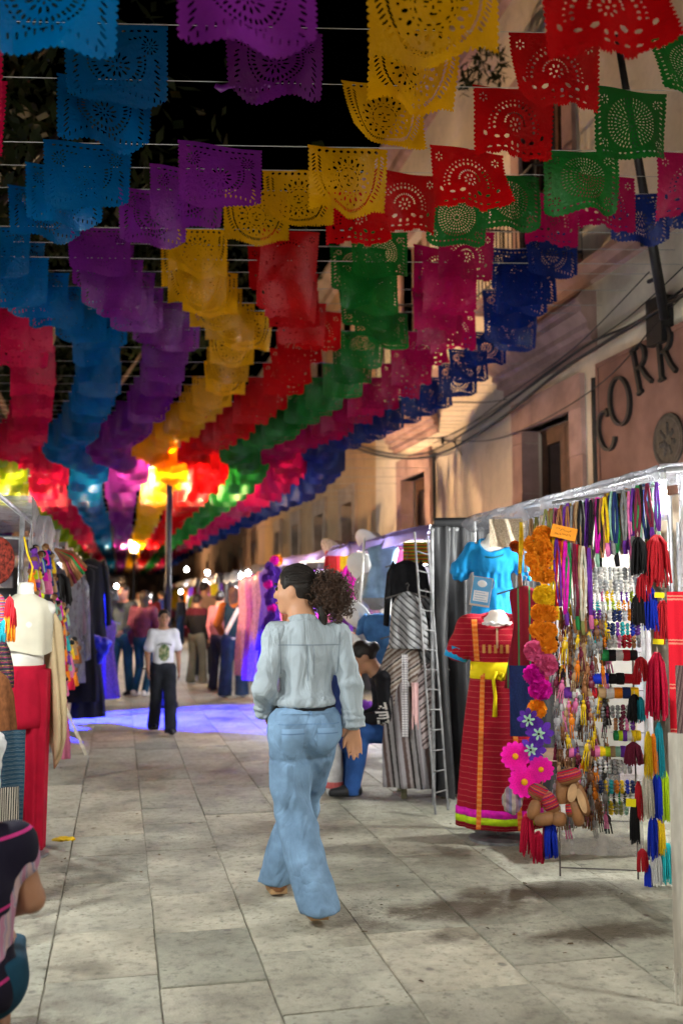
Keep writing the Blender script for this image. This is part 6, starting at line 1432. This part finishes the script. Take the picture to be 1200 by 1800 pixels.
# violet and sequinned garments farther along the stall front
SEQ = M('sequinned_mesh', (.34,.06,.20), .35, .5, .6, 40, .6, 60); SEQ2 = M('sequinned_rose', (.42,.16,.20), .35, .5, .6, 40, .6, 60); VIO = M('violet_flowers', (.10,.03,.42), .7, .2, .5, 25, .8, 40)
for i_, (px, py, y, m_, h, lb) in enumerate(((432,1012,14.6,SEQ2,1.45,'rose sequinned dress leftmost in the sequinned row'),(446,1008,13.6,SEQ,1.45,'wine sequinned dress second in the sequinned row'),(458,1004,12.8,SEQ2,1.4,'rose sequinned dress right of the wine one'),(478,992,11.6,VIO,1.2,'violet ruffled garland dress by the walking woman'),(472,1000,12.2,VIO,1.0,'violet dress partly behind the ruffled one'))):
    garment(lb, 'dress', 'dress', ony(px, py, y), rad(-50), .42, h, m_, 'sequinned and violet dresses')
for i_ in range(16):
    p = ony(476+random.uniform(-10,8), 985+i_*10.5, 11.4); t = thing('ruffled_flower', '%s ruffled flower, number of the violet string hanging left of the walking woman' % ('violet' if i_ % 3 else 'magenta') if False else ('violet ruffled flower in the string left of the walking woman' if i_ % 4 else 'magenta ruffled flower in the string left of the walking woman'), 'flower', p, 0, 'ruffled flower string')
    o = slot_obj('petals', random.choice(PM), M_PET['violet'] if i_ % 4 else M_PET['magenta'], t); o.scale = (.055,)*3
t = thing('carnation', 'single orange flower on top of the violet stall edge', 'flower', ony(487, 985, 11.5), 0); o = slot_obj('petals', PM[0], M_PET['orange'], t); o.scale = (.07,)*3
# stools and floor things under the ponchos
def stool(lab, loc, rz, h=.42, w_=.17):
    t = thing('wooden_stool', lab, 'stool', loc, rz, 'low wooden stools'); WD = M('grey_green_wood', (.16,.15,.09), .75, .2, .3, 12, .4, 60)
    MB().bevbox(-w_,w_,-w_,w_,h-.03,h,.006).build('seat', WD, t)
    for sx in (-1,1):
        for sy in (-1,1): MB().box(sx*(w_-.02)-.02, sx*(w_-.02)+.02, sy*(w_-.02)-.02, sy*(w_-.02)+.02, 0, h-.03).build('leg', WD, t)
    for sx in (-1,1): MB().box(sx*(w_-.02)-.01, sx*(w_-.02)+.01, -w_+.04, w_-.04, .12, .15).build('stretcher', WD, t)
    for sy in (-1,1): MB().box(-w_+.04, w_-.04, sy*(w_-.02)-.01, sy*(w_-.02)+.01, .17, .20).build('stretcher', WD, t)
stool('low wooden stool under the seated woman', (2.28, 7.45, 0), rad(-10)); stool('empty low wooden stool behind the seated woman', (2.62, 7.62, 0), rad(8), .34)
t = thing('wrapped_roll', 'white wrapped roll standing on the ground by the seated woman', 'roll', (1.62, 7.55, 0)); MB().lathe([(.05,.0),(.065,.03),(.07,.2),(.06,.34),(.03,.40),(.012,.43)], 14).build('wrapping', M('white_wrap', (.55,.54,.54), .5, .3, .2, 14, .6, 30), t, True); MB().lathe([(.0665,.06),(.0705,.07),(.0705,.10),(.0665,.11)], 14).build('band', M('pink_band', (.55,.12,.12), .7, .2), t)
for k, (x, y) in enumerate(((2.55,8.2),(2.55,9.9),(2.5,11.6),(2.5,13.4))): bulb(['bare bulb hidden by the hats in the hat stall','second bulb along the hat stall roof','third bulb along the hat stall roof','fourth bulb, near the violet end of hat stall'][k], (x, y, 1.82))

# ================================================================ LEFT SIDE: clothes stall with the cream mannequin
sl = thing('market_stall', 'left clothes stall under draped grey plastic, behind the cream mannequin', 'stall', (-.62, 6.2, 0), 0, 'market stalls')
for x, y in ((0,0.5),(0,3.2),(-1.7,0),(-1.7,3.2),(0,-2.4)): MB().tube([(x,y,0),(x,y,2.05)], .016, 8).build('pole', M_POLE, sl)
MB().tube([(0,-2.4,2.03),(0,3.2,2.03)], .014, 8).build('roof_rail', M_POLE, sl); MB().tube([(0,3.2,2.03),(-1.7,3.2,2.06)], .014, 8).build('roof_rail', M_POLE, sl)
R_ = []
for y in np.linspace(.2, 3.35, 26):
    R_.append([((.06+.03*math.sin(y*7) if u < .13 else .08-1.9*(u-.13)), y, (1.78+.9*u+.06*math.sin(y*5.1)+.03*math.sin(y*13) if u < .13 else 2.07+.05*math.sin(y*4+u*6)+.12*math.sin(PI*u)*math.sin(y*2)**2)) for u in (0,.04,.08,.13,.25,.4,.6,.8,1)])
MB().grid(R_).build('plastic_roof', plastic('grey_sheet', (.13,.125,.14), .75, .5, .3), sl, True)
MB().grid([[(-1.75, y, z) for z in (0,1,2)] for y in np.linspace(-2.4, 3.2, 8)]).build('back_sheet', M_TARP_G, sl)
# cream mannequin with red trousers
mp_ = Vector((-.545, 6.22, 0)); cmn = thing('dressed_mannequin', 'cream mannequin in cropped white top and long red trousers', 'mannequin', mp_, rad(18))
F_ = Field((-.3,-.2,.95), (.3,.2,1.75), .010); F_.cone((0,0,1.0), (0,0,1.12), .115, .105, .05, ((0,1,0), 1.35)); F_.cone((0,0,1.12), (0,0,1.34), .105, .125, .05, ((0,1,0), 1.35)); F_.cone((0,0,1.34), (0,0,1.44), .125, .07, .05, ((0,1,0), 1.25)); F_.cone((-.13,0,1.43), (.13,0,1.43), .05, .05, .05); F_.cone((0,0,1.45), (0,0,1.585), .052, .046, .02); F_.cut((0,0,1.59), (0,0,1))
obj('form', F_.mesh('form'), M_MANN, cmn)
REDC = M('red_cotton', (.47,.008,.035), .85, .15, .18, 6, .4, 200, weave=240); CRM = M('cream_cotton', (.66,.62,.50), .85, .15, .10, 6, .4, 160, weave=200)
for s in (-1, 1):
    rg = []
    for k in range(22):
        z = 1.075-1.035*k/21; q = k/21; rg.append([(s*(.070+.018*q)+ (.084-.026*q)*math.cos(t_)*(1+.07*math.cos(7*t_+s)+.04*math.cos(11*t_+2*q)), (.100+.004*q)*math.sin(t_)*(1+.14*math.cos(7*t_+1.3*s+q*1.2)*min(1, .5+q)), z) for t_ in [2*PI*i/40 for i in range(40)]])
    a = MB(); a.loft(rg); a.build('trouser_leg', REDC, cmn, True)
loft_garment('waist_gathers', REDC, cmn, [(0,0,.74,.158,.110,.5,0),(0,0,.80,.160,.116,.7,0),(0,0,.93,.155,.114,.8,0),(0,0,1.0,.143,.110,1,0),(0,0,1.06,.130,.102,1,0),(0,0,1.085,.126,.099,.3,0),(0,0,1.10,.128,.100,.1,0)], 60, .03, 16)
a = MB()
rg = []
for k in range(14):
    q = k/13; z, rx, ry = [np.interp(q, (0,.08,.2,.34,.5,.75,1), c_) for c_ in ((1.52,1.50,1.478,1.44,1.38,1.29,1.18), (.056,.085,.135,.160,.165,.160,.158), (.055,.06,.075,.09,.105,.118,.12))]
    rg.append([(rx*math.cos(t_)*(1+.05*q*math.cos(6*t_+.6)), ry*math.sin(t_)*(1+.13*q*math.cos(6*t_+.6)+.05*q*math.cos(11*t_)), z+.02*q*math.sin(2*t_+.5)) for t_ in [2*PI*i/44 for i in range(44)]])
a.loft(rg, False, False); a.build('cropped_top', CRM, cmn, True)
a = MB(); a.loft([[(x_+ w_*math.cos(t_)*(1+.22*math.cos(4*t_+2*z)), .04+d_*math.sin(t_)*(1+.3*math.cos(5*t_+3*z)), z-.05*math.cos(t_)*(z < .6)) for t_ in [2*PI*i/36 for i in range(36)]] for x_, z, w_, d_ in ((.13,1.43,.04,.05),(.165,1.34,.055,.06),(.185,1.20,.052,.06),(.20,1.0,.050,.065),(.21,.8,.050,.07),(.215,.66,.045,.065),(.208,.58,.028,.045),(.20,.52,.006,.01))]); a.build('draped_sleeve', M('beige_cotton', (.52,.40,.24), .85, .15, .12, 6, .4, 160), cmn, True)
MB().lathe([(.17,0),(.17,.012),(.02,.03)], 16).build('stand_base', M_POLE, cmn); MB().tube([(0,.03,0),(0,.03,1.0)], .014, 8).build('stand', M_POLE, cmn)
MB().tube([(-.02,-.01,1.86),(.0,-.02,1.76),(.03,-.03,1.68),(.02,-.02,1.60)], .006, 6).build('yellow_ribbon', cm('yellow'), cmn, True)
# yellow rag on the ground beside it
B_ = Field((-.12,-.1,-.03), (.12,.1,.06), .008); B_.ell((0,0,0), (.075,.05,.014), None, .02); o = obj('yellow_rag', B_.mesh('rag', lambda p: .008*noise.noise(Vector(p*40))), cm('yellow'), None, onz(112, 1476)); tag(o, 'small yellow rag on the paving by the red trousers', 'rag')
# dark mannequin behind
dm = thing('dressed_mannequin', 'dark grey top with white collar on a mannequin behind the cream one', 'mannequin', (-.80, 6.75, 0), rad(20)); torso_form(dm, 1.44, 1.0, mat=M_MANN)
B_ = Field((-.32,-.24,1.0), (.32,.24,1.62), .012); B_.cone((0,0,1.1), (0,0,1.42), .14, .15, .05, ((0,1,0), 1.3)); B_.cone((-.14,0,1.50), (.14,0,1.50), .075, .075, .05); B_.cut((0,0,1.56), (0,0,1)); B_.cut((0,0,1.1), (0,0,-1)); obj('top', B_.mesh('top'), M('charcoal_knit', (.05,.055,.06), .9, .1), dm)
MB().tube([(0,0,0),(0,0,1.2)], .014, 8).build('stand', M_POLE, dm)
# trinkets: little yarn dolls and tassels strung down the stall front
DOLL = MB(); DOLL.ball((0,0,.0), (.5,.5,.5), 8, 6); DOLL.lathe([(.25,-.4),(.5,-.9),(.62,-1.9),(.55,-2.1)], 10); DOLL = DOLL.mesh('doll', True)
DSK = MB().lathe([(.2,-.35),(.48,-.8),(.75,-1.9),(.66,-2.05),(.3,-1.9)], 12).mesh('skirt', True); DHD = MB(); DHD.ball((0,0,0), .45, 9, 7); DHD = DHD.mesh('doll_head', True); DHR = MB(); DHR.ball((0,.08,.1), (.48,.46,.42), 9, 7); DHR = DHR.mesh('doll_hair', True)
TRK = [(60,968,'purple'),(67,985,'yellow'),(75,975,'blue'),(84,970,'blue'),(92,978,'yellow'),(63,1000,'purple'),(72,1010,'cream'),(80,1006,'pink'),(88,1000,'navy'),(66,1025,'magenta'),(64,1042,'orange'),(95,1050,'mint'),(105,1055,'magenta'),(110,1065,'yellow'),(90,1060,'purple'),(100,1078,'purple'),(113,1078,'purple'),(112,1090,'tan'),(98,1092,'teal'),(108,1105,'brown'),(106,1118,'pink'),(118,1116,'turquoise'),(112,1135,'orange'),(122,1140,'pink'),(125,1155,'pink'),(112,1150,'red'),(130,1125,'tan'),(138,1140,'brown'),(118,1170,'orange'),(126,1185,'crimson'),(115,1195,'pink'),(60,985,'lime'),(78,990,'magenta'),(97,1020,'navy')]
TRK += [(px+random.uniform(-7,7), py+random.uniform(-9,9), random.choice(['pink','purple','yellow','orange','mint','magenta','tan','turquoise','red'])) for px, py, c in TRK]
for k, (px, py, c) in enumerate(TRK):
    y = 6.6+ (px-55)/80*1.9
    t = thing('yarn_doll', '%s yarn doll %s string of trinkets on the left stall' % (c, 'high on the' if py < 1015 else ('in the middle of the' if py < 1100 else 'low on the')), 'doll', ony(px, py, y), random.uniform(0,6), 'yarn dolls strung on the left stall'); sc = .060
    o = slot_obj('skirt', DSK, cm(c), t); o.scale = (sc*.75,sc*.75,sc); o = slot_obj('head', DHD, cm('tan') if k % 3 else cm(c), t); o.scale = (sc*.9,)*3; o = slot_obj('hair', DHR, cm('brown') if k % 2 else cm('black'), t); o.scale = (sc*.9,)*3
# fringed leather fan, patterned things
for k in range(7):
    c = ['brown','maroon','brown','copper','green','red','brown'][k]; q = rad(-62+k*9); p = ony(97, 965, 8.3); t = thing('leather_strap', '%s strap in the fan of straps under grey plastic, left stall' % c, 'strap', p, 0, 'fan of straps on the left stall')
    MB().tube([(0,0,0),(.11*math.cos(q)*1.0+.03,0,-.12+.015*k),( .21*math.cos(q)+.04,0,-.30+.025*k)], [.012,.018,.016], 5).build('strap', cm(c), t)
t = thing('fringe_bunch', 'dark brown fringe bunch below the fan of straps', 'fringe', ony(103, 1010, 8.2)); o = slot_obj('fringe', TM[0], cm('black'), t); o.scale = (.22,.16,.24)
t = thing('round_fan', 'red and gold patterned round fan at the left edge', 'fan', ony(-4, 985, 6.3), rad(15)); RF = M('red_gold_pattern', (.16,.02,.012), .7, .2, .9, 40, .3, 60); a = MB(); a.lathe([(.005,-.006),(.16,-.006),(.17,0),(.16,.006),(.005,.006)], 28); a.xf(Matrix.Rotation(PI/2, 4, 'X')); o = a.build('fan_face', RF, t, True); o.scale = (.6,1,.85); MB().tube([(0,0,-.14),(0,0,-.33)], .01, 6).build('handle', cm('brown'), t)
# goods at the left edge, nearer
EMB = stripes('embroidered_bag', 'Z', .11, [(0,(.30,.02,.05)),(.18,(.02,.10,.30)),(.36,(.55,.25,.02)),(.5,(.40,.02,.04)),(.68,(.03,.18,.14)),(.82,(.45,.05,.18))], wob=.03)
garment('colourful embroidered bag at the left edge, upper', 'bag', 'poncho', ony(-8, 1040, 5.2), rad(20), .15, .24, EMB, 'embroidered bags at the left edge', name='embroidered_bag', hanger=False)
garment('dark embroidered bag at the left edge, below the colourful one', 'bag', 'poncho', ony(-8, 1115, 5.1), rad(20), .18, .26, stripes('embroidered_bag2', 'Z', .09, [(0,(.02,.02,.03)),(.5,(.30,.02,.10)),(.6,(.02,.02,.03)),(.8,(.40,.20,.02)),(.88,(.02,.03,.06))], wob=.03), 'embroidered bags at the left edge', name='embroidered_bag', hanger=False)
for k, (px, py, c) in enumerate(((18,1050,'red'),(22,1066,'red'),(15,1078,'orange'),(8,1090,'teal'),(20,1090,'orange'))): tassel('%s tassel on the embroidered bags at left edge, %s' % (c, ['top','right of the top one','third down','teal one lowest','lowest right'][k]), 0, 0, 16, 34, c, loc=ony(px, py, 5.0), grp='tassels on the embroidered bags', scl=340.)
garment('brown suede fringed cape at the left edge', 'cape', 'poncho', ony(-8, 1178, 5.0), rad(20), .22, .40, M('brown_suede', (.13,.048,.018), .9, .1, .3, 14, .6, 60), name='suede_cape', hanger=False)
garment('dark teal knitted cloth below the suede cape', 'textile', 'scarf', ony(3, 1285, 4.9), rad(20), .22, .45, stripes('teal_knit', 'Z', .045, [(0,(.012,.04,.07)),(.55,(.10,.13,.15)),(.66,(.012,.035,.06)),(.85,(.07,.10,.12))], wob=.015), name='knitted_cloth', hanger=False)
garment('cream and black striped cloth strip below the knitted cloth', 'textile', 'scarf', ony(6, 1385, 4.7), rad(20), .14, .24, stripes('bw_strip', 'X', .07, [(0,(.5,.45,.38)),(.5,(.02,.02,.02))]), name='striped_cloth', hanger=False)
t = thing('plastic_bag', 'knotted white plastic bag hanging at the left edge', 'bag', ony(-8, 1310, 4.4), 0); B_ = Field((-.09,-.08,-.42), (.09,.08,.1), .009); B_.ell((0,0,0), (.045,.04,.06), None, .02); B_.cone((0,0,-.05), (.01,0,-.36), .028, .012, .02); obj('bag', B_.mesh('bag', lambda p: .006*noise.noise(Vector(p*50))), plastic('white_bag', (.75,.75,.75), .85, .2, .3), t)
# wooden chair at the lower left corner
ch = thing('wooden_chair', 'brown wooden chair post at the lower left corner', 'chair', (-.325, 2.80, 0), rad(4)); WC = M('chair_wood', (.17,.095,.04), .55, .3, .3, 10, .3, 50)
for x in (-.40, 0):
    MB().bevbox(x-.022, x+.022, -.02, .02, 0, .655, .006).build('back_post', WC, ch); MB().box(x-.02, x+.02, .25, .29, 0, .26).build('front_leg', WC, ch)
for z in (.46,.55,.64): MB().box(-.379, -.021, -.012, .012, z-.03, z).build('back_slat', WC, ch)
MB().bevbox(-.42, .02, -.0, .30, .26, .29, .008).build('seat', WC, ch)
bulb('added bulb out of frame on the left, lighting the cream mannequin', (-.95, 4.5, 1.9)); bulb('second added bulb out of frame on the left, nearer the camera', (-.75, 3.9, 2.05)); bulb('bare bulb far inside the left stall', (-1.45, 7.8, 1.5), drop=.5)  # first two added out of frame to light the mannequin and near paving
ln = thing('market_stall', 'left stall nearest the camera, out at the edge', 'stall', (-1.05, 0, 0), 0, 'market stalls')
for x, y in ((0,3.6),(0,.4),(0,-2),(-1.6,3.6),(-1.6,-2)): MB().tube([(x,y,0),(x,y,2.15)], .016, 8).build('pole', M_POLE, ln)
MB().tube([(0,-2,2.12),(0,3.6,2.12)], .014, 8).build('roof_rail', M_POLE, ln); MB().grid([[(x, y, 2.14-.14*x+.03*math.sin(y*3+x*4)) for x in np.linspace(.1, -1.7, 8)] for y in np.linspace(-2.1, 3.6, 16)]).build('tarp_roof', M_TARP_G, ln, True)  # roof out of view, tarp made dense to keep bulb light off the flags
bulb('added unseen bulb on the near left stall beside the viewer', (-1.2, 1.6, 1.95)); bulb('added unseen bulb on the near right stall beside the viewer', (2.5, 3.1, 1.95)); bulb('added unseen bulb on the near right stall behind the viewer', (2.5, -.6, 1.95)); bulb('added unseen bulb on the near left stall behind the viewer', (-1.2, -1.2, 1.95))  # all four added out of view to brighten the near paving and goods
bulb('bare bulb inside the jewellery stall behind the display', (2.95, 5.6, 1.8)); bulb('bare bulb under the roof edge between the two dresses', (2.9, 6.1, 1.75), drop=.25)

# black dresses and blue light on the next left stall
s2 = thing('market_stall', 'dress stall on the left with black dresses and blue light', 'stall', (-.62, 10.2, 0), 0, 'market stalls')
for x, y in ((0,0),(0,4.6),(-1.7,0),(-1.7,4.6)): MB().tube([(x,y,0),(x,y,2.0)], .016, 8).build('pole', M_POLE, s2)
MB().tube([(.05,-.1,1.98),(.05,4.7,1.98)], .014, 8).build('roof_rail', M_POLE, s2)
MB().grid([[((.12 if u == 0 else .13-1.9*u), y, (1.72+.04*math.sin(y*6) if u == 0 else 2.02+.05*math.sin(y*5+u*7))) for u in (0,.02,.3,.6,1)] for y in np.linspace(-.15, 4.8, 20)]).build('tarp_roof', M_TARP_G, s2, True)
MB().grid([[(-1.75, y, z) for z in (0,1,2)] for y in np.linspace(-.1, 4.7, 8)]).build('back_sheet', M_TARP_G, s2)
BD = M('black_velvet', (.006,.006,.008), .85, .2, .3, 6, .3, 90)
garment('long black dress hanging at the front of left dress stall', 'dress', 'coat', ony(160, 982, 12.3), rad(25), .44, 1.0, BD, 'black dresses'); garment('long black skirt below the black dress', 'skirt', 'skirt', ony(157, 1125, 12.4), rad(20), .42, .92, BD, 'black dresses', hanger=False)
garment('second black dress just left, half behind plastic', 'dress', 'dress', ony(146, 990, 12.0), rad(10), .42, 1.6, BD, 'black dresses')
BLS = M('royal_blue_satin', (.01,.02,.50), .35, .5, .2, 6, .4, 60)
B_ = Field((-.5,-.3,-.4), (.5,.3,.3), .02); B_.cone((-.30,0,.10), (-.05,-.02,.04), .05, .07, .03); B_.cone((-.05,-.02,.04), (.14,0,-.04), .08, .10, .04); B_.cone((.14,0,-.04), (.08,0,-.30), .09, .05, .04)
o = obj('satin_wrap', B_.mesh('satin', lambda p: .03*noise.noise(Vector(p*14))), BLS, None, ony(166, 1128, 12.1)); o.scale = (.8,.8,.75); tag(o, 'royal blue satin wrap tied round the black dress', 'wrap')
garment('purple lace dress behind the black dress', 'dress', 'dress', ony(190, 1090, 13.2), rad(25), .34, 1.0, M('purple_lace', (.06,.02,.12), .6, .3, .5, 30, .7, 60), 'black dresses')
pw = thing('wrapped_garment', 'garment in clear plastic wrap left of the black dress', 'garment', ony(122, 1000, 11.4), rad(20)); slot_obj('cloth', GM['shirt'][0], M('mauve_cotton', (.20,.13,.17), .8, .2), pw).scale = (.34,.3,1.0); o = slot_obj('plastic_wrap', GM['coat'][1], M_CLEAR, pw); o.scale = (.42,.42,1.25)
garment('pink bag hanging low left of the blue lit paving', 'bag', 'skirt', ony(113, 1230, 8.6), rad(10), .12, .48, M('rose_pink', (.45,.12,.20), .8, .2), name='pink_bag', hanger=False)
o = MB().box(-.012,.012,-.004,.004,-.42,0).build('paper_strip', cm('cream'), None, loc=ony(115, 1242, 8.3), rot=(0,rad(-24),0)); tag(o, 'long cream tag hanging slantwise by the pink bag', 'tag')
fl = thing('blue_floodlight', 'small blue floodlight hung inside the left dress stall', 'floodlight', (-.80, 13.0, 1.85))
FD = (Vector((.75, 12.3, 0))-Vector(fl.location)).normalized(); fl.rotation_mode = 'QUATERNION'; fl.rotation_quaternion = FD.to_track_quat('-Z', 'Y')
MB().lathe([(.03,.12),(.06,.10),(.075,.02),(.075,-.02),(.068,-.02)], 14).build('housing', M_IRON, fl, True); MB().lathe([(.002,-.012),(.066,-.012),(.066,-.008)], 14).build('lens', emit('blue_lens', (.03,.06,1.0), 60), fl)
sd = bpy.data.lights.new('blue_beam', 'SPOT'); sd.color = (.012,.022,1.0); sd.energy = 3400; sd.spot_size = rad(84); sd.spot_blend = .25; sd.shadow_soft_size = .05
so = bpy.data.objects.new('blue_beam', sd); so.location = (0,0,-.03); link(so, fl)

# ================================================================ stalls farther on, both sides
def far_stall(lab, side, x, y0, y1, roof, n, palette, tagw):
    s = thing('market_stall', lab, 'stall', (x, y0, 0), 0, 'market stalls'); L_ = y1-y0; d = side
    for yy in (0, L_): 
        for xx in (0, d*1.6): MB().tube([(xx,yy,0),(xx,yy,2.0)], .018, 6).build('pole', M_POLE, s)
    MB().grid([[((-d*.1 if u == 0 else -d*.1+d*1.9*u), yy, (1.82+.04*math.sin(yy*5) if u == 0 else 2.03+.06*math.sin(yy*3+u*5))) for u in (0,.03,.4,1)] for yy in np.linspace(-.1, L_+.1, 12)]).build('tarp_roof', roof, s, True)
    MB().grid([[(d*1.65, yy, z) for z in (0,1,2)] for yy in np.linspace(0, L_, 4)]).build('back_sheet', M('pale_back_sheet', (.42,.40,.42)), s)
    MB().box(*sorted((d*.25, d*1.2)), .2, L_-.2, .0, .75).build('counter', cm(random.choice(['navy','maroon','grey'])), s)
    for k in range(n):
        c = palette[k % len(palette)]; kd = ['shirt','dress','scarf','shirt','skirt'][k % 5]
        yy = y0 + L_*(k+.5)/n; up_ = k % 2
        garment('%s %s hanging on the %s' % (c, {'shirt':'blouse','dress':'dress','scarf':'scarf','skirt':'skirt'}[kd], tagw), 'garment', kd, (x+d*random.uniform(.0,.3), yy, 1.85 if not up_ else 1.55), rad(90 if side > 0 else -90)+random.uniform(-.9,.9), random.uniform(.34,.5), {'shirt':.6,'dress':1.1,'scarf':.9,'skirt':.8}[kd], cm(c), 'goods of the '+tagw, hanger=False)
    return s
PAL = ['white','magenta','turquoise','cream','orange','pink','lime','red','blue','yellow','white','purple']
far_stall('blouse stall right of the navy-vest woman, past the hat stall', 1, 2.35, 14.9, 18.6, M_CLEAR, 12, ['red','copper','pink','maroon','tan','magenta','brown','orange'], 'blouse stall past the hats')
far_stall('brightly lit stall behind the maroon-shirted man', 1, 2.45, 19.0, 23.4, M_TARP_G, 14, PAL, 'brightly lit stall behind the maroon-shirted man')
far_stall('bright white stall beyond the lamp post on the right', 1, 2.3, 23.8, 28.5, M_CLEAR, 14, PAL[::-1], 'white stall beyond the lamp post')
far_stall('distant stall near the end of street on the right', 1, 2.2, 29, 36, M_TARP_G, 12, PAL[3:], 'distant right-hand stall')
far_stall('last stall visible on the right of the street', 1, 2.2, 36.5, 46, M_TARP_G, 10, PAL[5:], 'last right-hand stall')
far_stall('left stall beyond the black dresses', -1, -.9, 15.4, 19.5, M_TARP_G, 12, ['lime','purple','white','pink','blue','orange','green'], 'left stall beyond the black dresses')
far_stall('distant stall on the left of the street', -1, -.9, 20, 26, M_TARP_G, 12, PAL[2:], 'distant left-hand stall')
far_stall('last stall visible on the left of street', -1, -.9, 27, 40, M_TARP_G, 12, PAL[4:], 'last left-hand stall')
for lab, px, py, y in (('bright round bulb left above the maroon-shirted man', 328, 1001, 22.5), ('bright bulb above the tall man', 365, 1006, 20.6), ('bright bulb right above the navy vest woman', 424, 1012, 16.0), ('twin bulb right of the brightest one', 436, 1007, 15.4), ('small bulb beside the distant people', 261, 1047, 30.0), ('bulb at the far left stall', 205, 1030, 24.0), ('bulb low on the white stall', 318, 1040, 25.5)):
    bulb(lab, ony(px, py, y), M_BULB_FAR, .15, .034 if y > 19 else .034)
bulb('bulb inside the left stall beyond the black dresses', (-1.1, 17.2, 1.85), M_BULB_FAR); bulb('bulb under the right roof beyond the lamp post', (2.2, 26.5, 1.9), M_BULB_FAR, r=.045); bulb('bulb of the distant right-hand stall', (2.2, 33, 1.9), M_BULB_FAR, r=.05)
